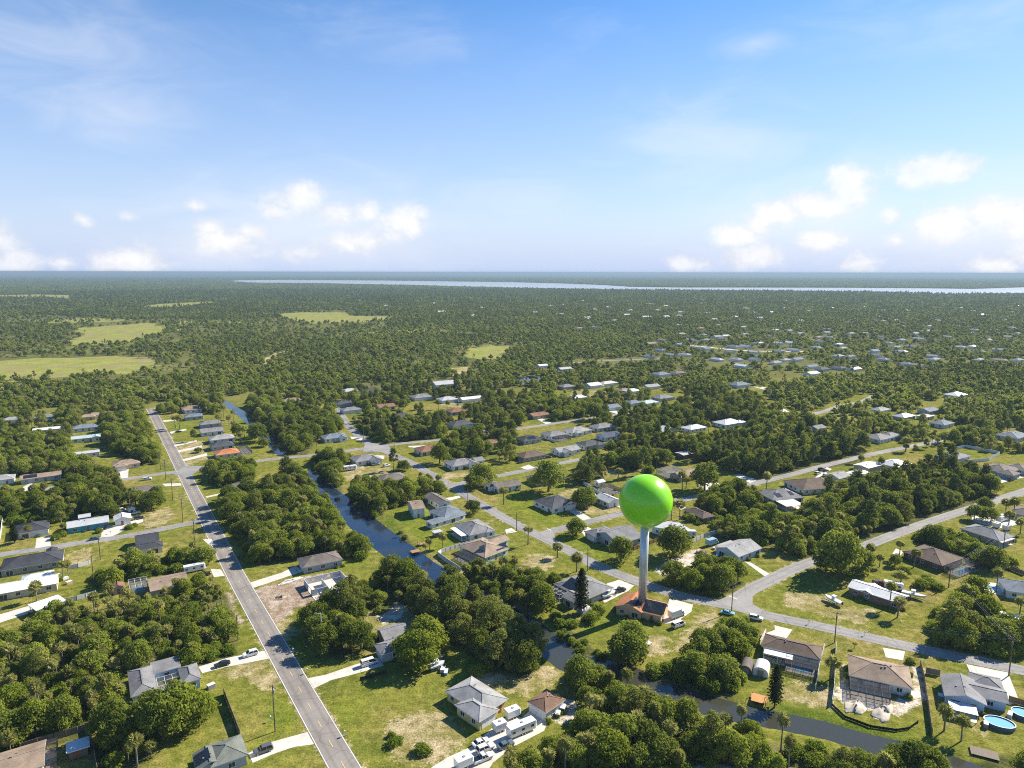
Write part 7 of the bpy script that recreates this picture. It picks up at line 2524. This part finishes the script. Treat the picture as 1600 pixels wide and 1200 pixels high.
for wi, (nm, px, sp, mixd, zl, (s0, s1)) in enumerate(WOODS):
    g = PP(px, zl)
    WOOD_POLY.append(g)
    xs, ys = [p[0] for p in g], [p[1] for p in g]
    gg = np.random.default_rng(40 + wi)
    X, Y = np.meshgrid(np.arange(min(xs), max(xs), sp), np.arange(min(ys), max(ys), sp))
    X = X + gg.uniform(-.46, .46, X.shape) * sp
    Y = Y + gg.uniform(-.46, .46, Y.shape) * sp
    X, Y = X.ravel(), Y.ravel()
    k = inside(g, X, Y)
    X, Y = X[k], Y[k]
    ks = list(mixd)
    pick = gg.choice(len(ks), len(X), p=np.array([mixd[q] for q in ks]) / sum(mixd.values()))
    sc = gg.uniform(s0, s1, len(X))
    rad = np.array([RAD[ks[p]] for p in pick]) * sc
    bl = np.zeros(len(X), bool)
    for kk in range(len(ks)):
        s_ = pick == kk
        if s_.any():
            bl[s_] = blocked(X[s_], Y[s_], float(np.mean(rad[s_])))
    # the single trees placed by hand keep their room
    for i in np.where(~bl)[0]:
        kd = ks[pick[i]]
        vv = int(gg.integers(min(6, len(PROTO[kd]))))
        if kd == B:
            vv = 6 + int(gg.integers(4)) if gg.random() < FEATHER.get(nm, .12) else vv
        PLANTS.append(dict(kind=kd, v=vv, x=float(X[i]), y=float(Y[i]), s=float(sc[i]), r=float(gg.uniform(0, 6.283)), wood=wi))

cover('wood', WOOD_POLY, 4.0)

gs_ = np.random.default_rng(9)
for (x_, y_, ca_, sa_, hx_, hy_) in list(RECTS):
    if math.hypot(x_, y_) > 430 or hx_ < 4 or hy_ < 3.5:
        continue
    for _q in range(int(gs_.integers(3, 8))):
        if gs_.random() < .6:
            lx_, ly_ = gs_.uniform(-hx_, hx_), -(hy_ + .35)
        else:
            lx_, ly_ = -(hx_ + .35) * (1 if gs_.random() < .7 else -1), gs_.uniform(-hy_, hy_)
        wx_, wy_ = x_ + lx_ * ca_ - ly_ * sa_, y_ + lx_ * sa_ + ly_ * ca_
        if not blocked(np.array([wx_]), np.array([wy_]), .1)[0]:
            PLANTS.append(dict(kind=BU, v=int(gs_.integers(5)), x=wx_, y=wy_, s=float(gs_.uniform(.18, .42)), r=float(gs_.uniform(0, 6.28)), wood=-1))

# trees standing between the homes farther back
MID = [[(-30, 636), (60, 640), (160, 632), (236, 634), (232, 652), (165, 660), (160, 690), (110, 690), (100, 700), (50, 690), (-30, 668)], [(238, 636), (270, 627), (330, 619), (350, 624), (345, 645), (300, 640), (262, 645)],
       [(520, 606), (640, 603), (720, 594), (800, 622), (850, 625), (860, 645), (800, 664), (690, 684), (600, 690), (560, 640), (530, 622)], [(850, 620), (1000, 615), (1120, 620), (1170, 612), (1215, 640), (1240, 655), (1200, 675), (1020, 700), (960, 690), (880, 655)],
       [(1215, 640), (1400, 664), (1600, 668), (1640, 700), (1540, 705), (1480, 690), (1400, 708), (1330, 716), (1230, 705), (1180, 690)], [(400, 640), (440, 615), (520, 605), (530, 650), (480, 640)], [(690, 690), (800, 672), (850, 700), (780, 735), (700, 735)],
       [(0, 740), (100, 745), (180, 745), (190, 775), (110, 775), (0, 772)], [(960, 690), (1010, 700), (1050, 720), (1000, 740), (940, 720)], [(1400, 655), (1640, 660), (1640, 690), (1540, 690)]]
for qi, q in enumerate(MID):
    g = PP(q, 2)
    xs, ys = [p[0] for p in g], [p[1] for p in g]
    gg = np.random.default_rng(240 + qi)
    X, Y = np.meshgrid(np.arange(min(xs), max(xs), 5.6), np.arange(min(ys), max(ys), 5.6))
    X, Y = (X + gg.uniform(-2.8, 2.8, X.shape)).ravel(), (Y + gg.uniform(-2.8, 2.8, Y.shape)).ravel()
    k = inside(g, X, Y) & (np.sin(X * .05 + qi) + np.sin(Y * .043 + X * .02) + gg.normal(size=len(X)) * .6 > -1.0)
    X, Y = X[k], Y[k]
    for (hx, hy, hr, _s, _l) in HOUSES:
        d = math.hypot(hx, hy)
        ux, uy = -hx / d, -hy / d
        a_, c_ = (X - hx) * ux + (Y - hy) * uy, abs(-(X - hx) * uy + (Y - hy) * ux)
        k = ~((a_ > -hr - 2) & (a_ < hr + 25) & (c_ < hr + 1.5))
        X, Y = X[k], Y[k]
    pick = gg.choice(4, len(X), p=[.42, .28, .24, .06])
    sc = gg.uniform(.6, 1.1, len(X))
    k = ~blocked(X, Y, 2.5)
    for x, y, p_, s_ in zip(X[k], Y[k], pick[k], sc[k]):
        kd = (B, BU, PA, PI_)[p_]
        PLANTS.append(dict(kind=kd, v=int(gg.integers(len(PROTO[kd]))), x=float(x), y=float(y), s=float(s_), r=float(gg.uniform(0, 6.283)), wood=-1))

# -- the wild land beyond the last streets: scrub, palms and pines
EDGE = [(-900, 700), (-300, 640), (-30, 652), (60, 640), (120, 633), (170, 634), (236, 632), (270, 626), (330, 618), (350, 622), (395, 612), (432, 618), (445, 614), (520, 604), (530, 600), (600, 598), (640, 602), (668, 592), (720, 592), (760, 612), (800, 620), (860, 618), (905, 612), (960, 612), (1000, 614), (1060, 612),
        (1120, 618), (1175, 605), (1215, 634), (1270, 645), (1320, 650), (1360, 662), (1440, 668), (1500, 664), (1545, 668), (1600, 664), (1800, 690), (2600, 760)]
KEEP_OUT = [PP(p) for p in ([(-80, 594), (-80, 564), (60, 558), (160, 556), (238, 560), (244, 575), (205, 586), (150, 585), (60, 589)], [(100, 537), (134, 523), (118, 513), (175, 509.5), (230, 505), (262, 508), (250, 522), (205, 535), (140, 538)],
                            [(216, 479), (250, 475.5), (330, 471.5), (334, 475), (290, 479), (222, 480.5)], [(430, 491), (470, 488.5), (540, 488.5), (550, 494), (600, 494), (620, 497), (590, 501), (500, 505), (450, 501)],
                            [(730, 545), (765, 540), (800, 541), (790, 552), (765, 562), (728, 559)], [(700, 575), (735, 572), (740, 580), (720, 590), (703, 583)], POND, [(400, 567), (430, 553), (455, 545), (457, 548), (430, 558), (402, 572)],
                            [(870, 570), (900, 563), (960, 560), (1035, 556), (1035, 563), (960, 570)], [(1070, 537), (1110, 540), (1200, 545), (1262, 546), (1262, 553), (1150, 551), (1100, 547)],
                            [(1075, 640), (1110, 622), (1170, 606), (1205, 604), (1205, 612), (1170, 622), (1110, 640)], [(1225, 660), (1290, 635), (1320, 624), (1362, 612), (1372, 620), (1345, 636), (1300, 645), (1240, 664)], [(480, 636), (520, 620), (545, 612), (550, 620), (530, 632), (495, 645)],
                            [(640, 605), (660, 600), (668, 610), (655, 618)], [(1240, 552), (1300, 580), (1285, 590), (1250, 575)], [(1435, 625), (1480, 628), (1465, 650), (1435, 648)], [(-80, 462), (60, 460), (110, 461), (112, 468), (60, 466), (-80, 467)],
                            [(1200, 590), (1240, 580), (1262, 590), (1230, 600), (1205, 606)], [(760, 612), (800, 604), (840, 606), (830, 614), (790, 622)], [(x_, y_ if i_ < 14 else y_ + 2.2) for i_, (x_, y_) in enumerate(RIVER)], FAR_WATER[0])]
HALF_OPEN = [(PP(q), d_) for q, d_ in (([(-120, 503), (0, 496), (60, 491), (130, 495), (230, 499), (200, 505), (100, 508), (0, 513), (-120, 516)], .86), ([(270, 500), (400, 498), (560, 504), (520, 512), (400, 509), (280, 510)], .75), ([(560, 517), (640, 510), (730, 518), (800, 526), (700, 525)], .7),
    ([(-120, 600), (20, 590), (40, 605), (0, 620), (-120, 640)], .6), ([(190, 600), (260, 596), (300, 606), (240, 614)], .5), ([(-120, 470), (120, 466), (200, 474), (120, 484), (-120, 486)], .7), ([(560, 545), (640, 540), (700, 552), (720, 575), (640, 570)], .45),
    ([(1000, 545), (1200, 535), (1330, 560), (1330, 590), (1180, 590), (1060, 570)], .5), ([(1100, 500), (1300, 495), (1460, 505), (1600, 510), (1700, 540), (1500, 560), (1300, 540), (1150, 530)], .48), ([(760, 470), (1000, 462), (1300, 470), (1600, 480), (1600, 500), (1200, 492), (900, 498)], .3))]
for q_ in (0, 1, 2, 3, 4):
    c_ = KEEP_OUT[q_]
    mx_, my_ = sum(p[0] for p in c_) / len(c_), sum(p[1] for p in c_) / len(c_)
    HALF_OPEN.append(([(mx_ + (p[0] - mx_) * 1.5, my_ + (p[1] - my_) * 1.75) for p in c_], .74))
edge_g = PP(EDGE)
land = edge_g + [(60000, 60000), (-60000, 60000)]
FIELD = []       # rows of (x, y, scale, rotation, lod kind)


def scatter(r0, r1, sp, mixd, s0, s1, seed, skip=0.0):
    gg = np.random.default_rng(seed)
    half = r1 * .92
    X, Y = np.meshgrid(np.arange(-half, half, sp), np.arange(max(60, r0 * .6), r1, sp))
    X, Y = X.ravel(), Y.ravel()
    rr = np.hypot(X, Y)
    k = (rr >= r0) & (rr < r1) & (abs(X) < Y * .84 + 60)
    X, Y = X[k], Y[k]
    X = X + gg.uniform(-.5, .5, len(X)) * sp
    Y = Y + gg.uniform(-.5, .5, len(X)) * sp
    k = inside(land, X, Y)
    for q in KEEP_OUT:
        k &= ~inside(q, X, Y)
    # natural openings: fewer plants where a slow wave of the ground is dry
    w = np.sin(X * .011 + 1.7 * np.sin(Y * .006)) + np.sin(Y * .013 + X * .004 + 2.0) + .6 * np.sin(X * .031 + Y * .027)
    scrub = (X < Y * .15) & (Y > 820)
    w2 = np.sin(X * .0041 + 2.2 * np.sin(Y * .0023 + 1.0)) + np.sin(Y * .0052 - X * .0017) + .5 * np.sin(X * .017 + 1.3 * np.sin(Y * .011))
    thin = np.where(scrub, .30 + .30 * np.clip(w2, -.6, 1.4), np.where(Y > 820, .20 + .12 * np.clip(w2, -1, 1), .08))
    thin = thin * np.clip((3200 - Y) / 1800, .2, 1)
    for q, dens in HALF_OPEN:
        thin = np.where(inside(q, X, Y), np.maximum(thin, dens), thin)
    k &= gg.random(len(X)) > np.clip(thin + .18 * (w > 1.1) + skip, 0, .93)
    X, Y = X[k], Y[k]
    ks = list(mixd)
    pick = gg.choice(len(ks), len(X), p=np.array([mixd[q] for q in ks]) / sum(mixd.values()))
    sc = gg.uniform(s0, s1, len(X))
    b = np.zeros(len(X), bool)
    for (hx, hy, hr, _s, _l) in HOUSES:
        if hy < 380 or not (r0 - 80 < math.hypot(hx, hy) < r1 + 80):
            continue
        d = math.hypot(hx, hy)
        ux, uy = -hx / d, -hy / d                     # toward the viewer: a front yard
        dx, dy = X - hx, Y - hy
        a, c = dx * ux + dy * uy, abs(-dx * uy + dy * ux)
        front = 30 if d > 900 else (26 if d > 700 else 18)
        b |= (a > -hr - 3) & (a < hr + front) & (c < hr + (6 if d > 900 else 2.5))
    if r0 < 1300:
        for g, w_ in ROADS.values():
            b |= dist_line(g, X, Y) < w_ / 2 + 5
        for cp in CANALS:
            b |= inside(cp, X, Y)
    X, Y, pick, sc = X[~b], Y[~b], pick[~b], sc[~b]
    rot = gg.uniform(0, 6.283, len(X))
    return [(ks[p], x, y, s, r) for p, x, y, s, r in zip(pick, X, Y, sc, rot)]


mixn = dict(broadleaf_tree=.36, bush=.30, palm_tree=.28, pine_tree=.06)
FIELD += scatter(380, 800, 5.2, mixn, .55, 1.0, 1)
FIELD += scatter(800, 1500, 5.6, mixn, .45, .95, 2)
mixf = dict(broadleaf_tree=.50, bush=.16, palm_tree=.20, pine_tree=.14)
FIELD += scatter(1500, 2600, 6.8, mixf, .55, 1.05, 3)
FIELD += scatter(2600, 4600, 11, dict(broadleaf_tree=.75, pine_tree=.25), .8, 1.4, 4)
FIELD += scatter(4600, 8200, 22, dict(broadleaf_tree=1.0), 1.2, 1.9, 5)
FIELD += scatter(8200, 15000, 60, dict(broadleaf_tree=1.0), 1.8, 2.6, 6)

# -- which plants become things: of each kind the 290 that show largest
def shown(kind, x, y, s):
    px, py = PJ(x, y, 3)
    if not (-25 < px < 1625 and py < 1230):
        return -1
    d = math.sqrt(x * x + y * y + CAM_H ** 2)
    return HGT[kind] * s / d * (1.25 if kind != 'bush' else 1)


LIMIT = 285
cand = {}
for i, p in enumerate(PLANTS):
    v = shown(p['kind'], p['x'], p['y'], p['s']) if p['wood'] != -1 else -1
    if v > 0:
        cand.setdefault(p['kind'], []).append((v + (10 if p['wood'] is None else 0), i))
chosen = set()
for k, c in cand.items():
    c.sort(reverse=True)
    chosen |= {i for _v, i in c[:LIMIT]}

HA = np.array([(h[0], h[1]) for h in HOUSES[:N_NAMED] + HOUSES[N_NAMED + len(FAR_H):]])
HS = [h[3] for h in HOUSES[:N_NAMED] + HOUSES[N_NAMED + len(FAR_H):]]
LOOK = dict(broadleaf_tree=['spreading dark oak', 'rounded dark green tree', 'broad olive green tree', 'light green leafy tree', 'dark dense tree', 'bright leafy tree'] + ['tall feathery tree'] * 4, bush=['rounded green bush', 'dense green bush', 'low leafy bush', 'yellow green bush', 'thick green bush'],
            palm_tree=['fan palm', 'fan palm', 'fan palm', 'fan palm', 'fan palm'], pine_tree=['tall pine'] * 4, column_tree=['dark narrow column pine'])
CAT = dict(broadleaf_tree='tree', bush='bush', palm_tree='palm tree', pine_tree='pine tree', column_tree='pine tree')
by = {}
for i in sorted(chosen):
    p = PLANTS[i]
    px, py = PJ(p['x'], p['y'], 0)
    if p['wood'] is not None:
        key = (p['kind'], 'in ' + WOODS[p['wood']][0])
    else:
        j = int(np.argmin((HA[:, 0] - p['x']) ** 2 + (HA[:, 1] - p['y']) ** 2))
        hx, hy = PJ(HA[j, 0], HA[j, 1], 0)
        dx, dy = px - hx, (py - hy) * 1.6
        rel = ('right of' if dx > 0 else 'left of') if abs(dx) > abs(dy) else ('in front of' if dy > 0 else 'behind')
        key = (p['kind'], rel + ' ' + HS[j])
    by.setdefault(key, []).append((px, py, i))
ORD = ['first', 'second', 'third', 'fourth', 'fifth', 'sixth']
lab = {}
for (k, where), L in by.items():
    L.sort()
    n = len(L)
    base = dict(broadleaf_tree='leafy tree', bush='green bush', palm_tree='fan palm', pine_tree='tall pine', column_tree='dark narrow column pine')[k]
    many = dict(broadleaf_tree='leafy trees', bush='green bushes', palm_tree='fan palms', pine_tree='tall pines', column_tree='column pines')[k]
    for q, (px, py, i) in enumerate(L):
        if n == 1:
            lab[i] = ('%s %s' % (LOOK[k][PLANTS[i]['v']], where), None)
        elif n <= 6 and not where.startswith('in the'):
            pos = 'leftmost' if q == 0 else ('rightmost' if q == n - 1 else ORD[q])
            lab[i] = ('%s %s %s' % (pos, base, where), '%s %s' % (many, where))
        elif n <= 5:
            pos = 'leftmost' if q == 0 else ('rightmost' if q == n - 1 else ORD[q])
            lab[i] = ('%s %s %s' % (pos, base, where), '%s %s' % (many, where))
        else:
            lab[i] = ('%s growing %s' % (base, where), '%s %s' % (many, where))
FIRST = {}
for i in sorted(chosen):
    p = PLANTS[i]
    k = p['kind']
    near = math.hypot(p['x'], p['y']) < 420
    tm_, cm_, jm_ = PROTO[k][p['v']]
    lb, gp = lab[i]
    g3 = random.Random(i)
    p['s3'] = (p['s'] * g3.uniform(.85, 1.2), p['s'] * g3.uniform(.85, 1.2), p['s'] * g3.uniform(.82, 1.2))
    key = (k, p['v'], near)
    if key not in FIRST:
        if near:
            t_ = obj(k, None)
            obj('trunk', tm_, t_)
            obj('crown', cm_, t_)
        else:
            t_ = obj(k, jm_)
        FIRST[key] = t_
        t_.location = (p['x'], p['y'], 0)
        t_.rotation_euler = (0, 0, p['r'])
        t_.scale = p['s3']
    else:
        t_ = copy_tree(FIRST[key], (p['x'], p['y'], 0), p['r'], p['s3'])
    if 'group' in t_:
        del t_['group']
    tag(t_, lb, CAT[k], gp)


# -- the rest of the woods, nobody could count them: points carrying copies of the same plants
def point_field(name, rows, meshes, label):
    """rows: (mesh index, x, y, scale, rot)"""
    A = np.array([(r[0], r[1], r[2], r[3], r[4]) for r in rows], float)
    me = bpy.data.meshes.new(name)
    me.vertices.add(len(A))
    co = np.zeros((len(A), 3), np.float32)
    co[:, 0], co[:, 1] = A[:, 1], A[:, 2]
    me.vertices.foreach_set('co', co.ravel())
    for nm, typ, col in (('pick', 'INT', A[:, 0].astype(np.int32)), ('size', 'FLOAT', A[:, 3].astype(np.float32)), ('turn', 'FLOAT', A[:, 4].astype(np.float32)), ('wide', 'FLOAT', (.8 + .45 * np.random.default_rng(3).random(len(A))).astype(np.float32)), ('tall', 'FLOAT', (.78 + .48 * np.random.default_rng(4).random(len(A))).astype(np.float32))):
        at = me.attributes.new(nm, typ, 'POINT')
        at.data.foreach_set('value', col)
    me.update()
    o = obj(name, me)
    coll = bpy.data.collections.new(name + '_shapes')
    for j, m_ in enumerate(meshes):
        coll.objects.link(bpy.data.objects.new('plant_shape_%02d' % j, m_))
    ng = bpy.data.node_groups.new(name + '_spread', 'GeometryNodeTree')
    ng.interface.new_socket('Geometry', in_out='INPUT', socket_type='NodeSocketGeometry')
    ng.interface.new_socket('Geometry', in_out='OUTPUT', socket_type='NodeSocketGeometry')
    N, Lk = ng.nodes, ng.links
    gi, go = N.new('NodeGroupInput'), N.new('NodeGroupOutput')
    ci = N.new('GeometryNodeCollectionInfo')
    ci.inputs['Collection'].default_value = coll
    ci.inputs['Separate Children'].default_value = True
    ci.inputs['Reset Children'].default_value = True
    iop = N.new('GeometryNodeInstanceOnPoints')
    iop.inputs['Pick Instance'].default_value = True

    def attr(nm, typ):
        a = N.new('GeometryNodeInputNamedAttribute')
        a.data_type = typ
        a.inputs['Name'].default_value = nm
        return a.outputs['Attribute']
    cx = N.new('ShaderNodeCombineXYZ')
    Lk.new(attr('turn', 'FLOAT'), cx.inputs[2])
    cs = N.new('ShaderNodeCombineXYZ')
    sz = attr('size', 'FLOAT')
    for q in range(3):
        if q == 1:
            Lk.new(sz, cs.inputs[1])
            continue
        mu = N.new('ShaderNodeMath')
        mu.operation = 'MULTIPLY'
        Lk.new(sz, mu.inputs[0])
        Lk.new(attr('wide' if q == 0 else 'tall', 'FLOAT'), mu.inputs[1])
        Lk.new(mu.outputs[0], cs.inputs[q])
    Lk.new(gi.outputs[0], iop.inputs['Points'])
    Lk.new(ci.outputs[0], iop.inputs['Instance'])
    Lk.new(attr('pick', 'INT'), iop.inputs['Instance Index'])
    Lk.new(cx.outputs[0], iop.inputs['Rotation'])
    Lk.new(cs.outputs[0], iop.inputs['Scale'])
    Lk.new(iop.outputs[0], go.inputs[0])
    md = o.modifiers.new('spread', 'NODES')
    md.node_group = ng
    return tag(o, label, None, None, 'stuff')


ms, idx = [], {}
for k, L in PROTO.items():
    for v, t3 in enumerate(L):
        idx[(k, v)] = len(ms)
        ms.append(t3[2])
rest = [(idx[(p['kind'], p['v'])], p['x'], p['y'], p['s'], p['r']) for i, p in enumerate(PLANTS) if i not in chosen]
point_field('woodland', rest, ms, 'mixed palms, bushes and trees filling the woods between the houses')
ms, idx = [], {}
for k, L in LOW.items():
    idx[k] = (len(ms), len(L))
    ms += L
gq = np.random.default_rng(5)
rows = [(idx[k][0] + int(gq.integers(idx[k][1])), x, y, s, r) for (k, x, y, s, r) in FIELD]
point_field('far_forest', rows, ms, 'endless green scrub and forest reaching to the river and horizon')
print('plants', len(PLANTS), 'things', len(chosen), 'rest', len(rest), 'field', len(rows), 'objects', len(SC.objects))

# ------------------------------------------------------------------ the air
HAZE_DENSITY = 1.0e-4
hb = MB()
hb.box(-41000, -1400, -3.6, 41000, 33500, 126.0)
m, t, out = new_mat('haze_air')
vol = t.new('ShaderNodeVolumePrincipled')
vol.inputs['Color'].default_value = (0.33, 0.45, 0.55, 1)
vol.inputs['Density'].default_value = HAZE_DENSITY
vol.inputs['Anisotropy'].default_value = 0.1
t.l.new(vol.outputs[0], out.inputs['Volume'])
hz = hb.build('haze', m)
tag(hz, 'thin bluish air over the whole landscape', None, None, 'stuff')
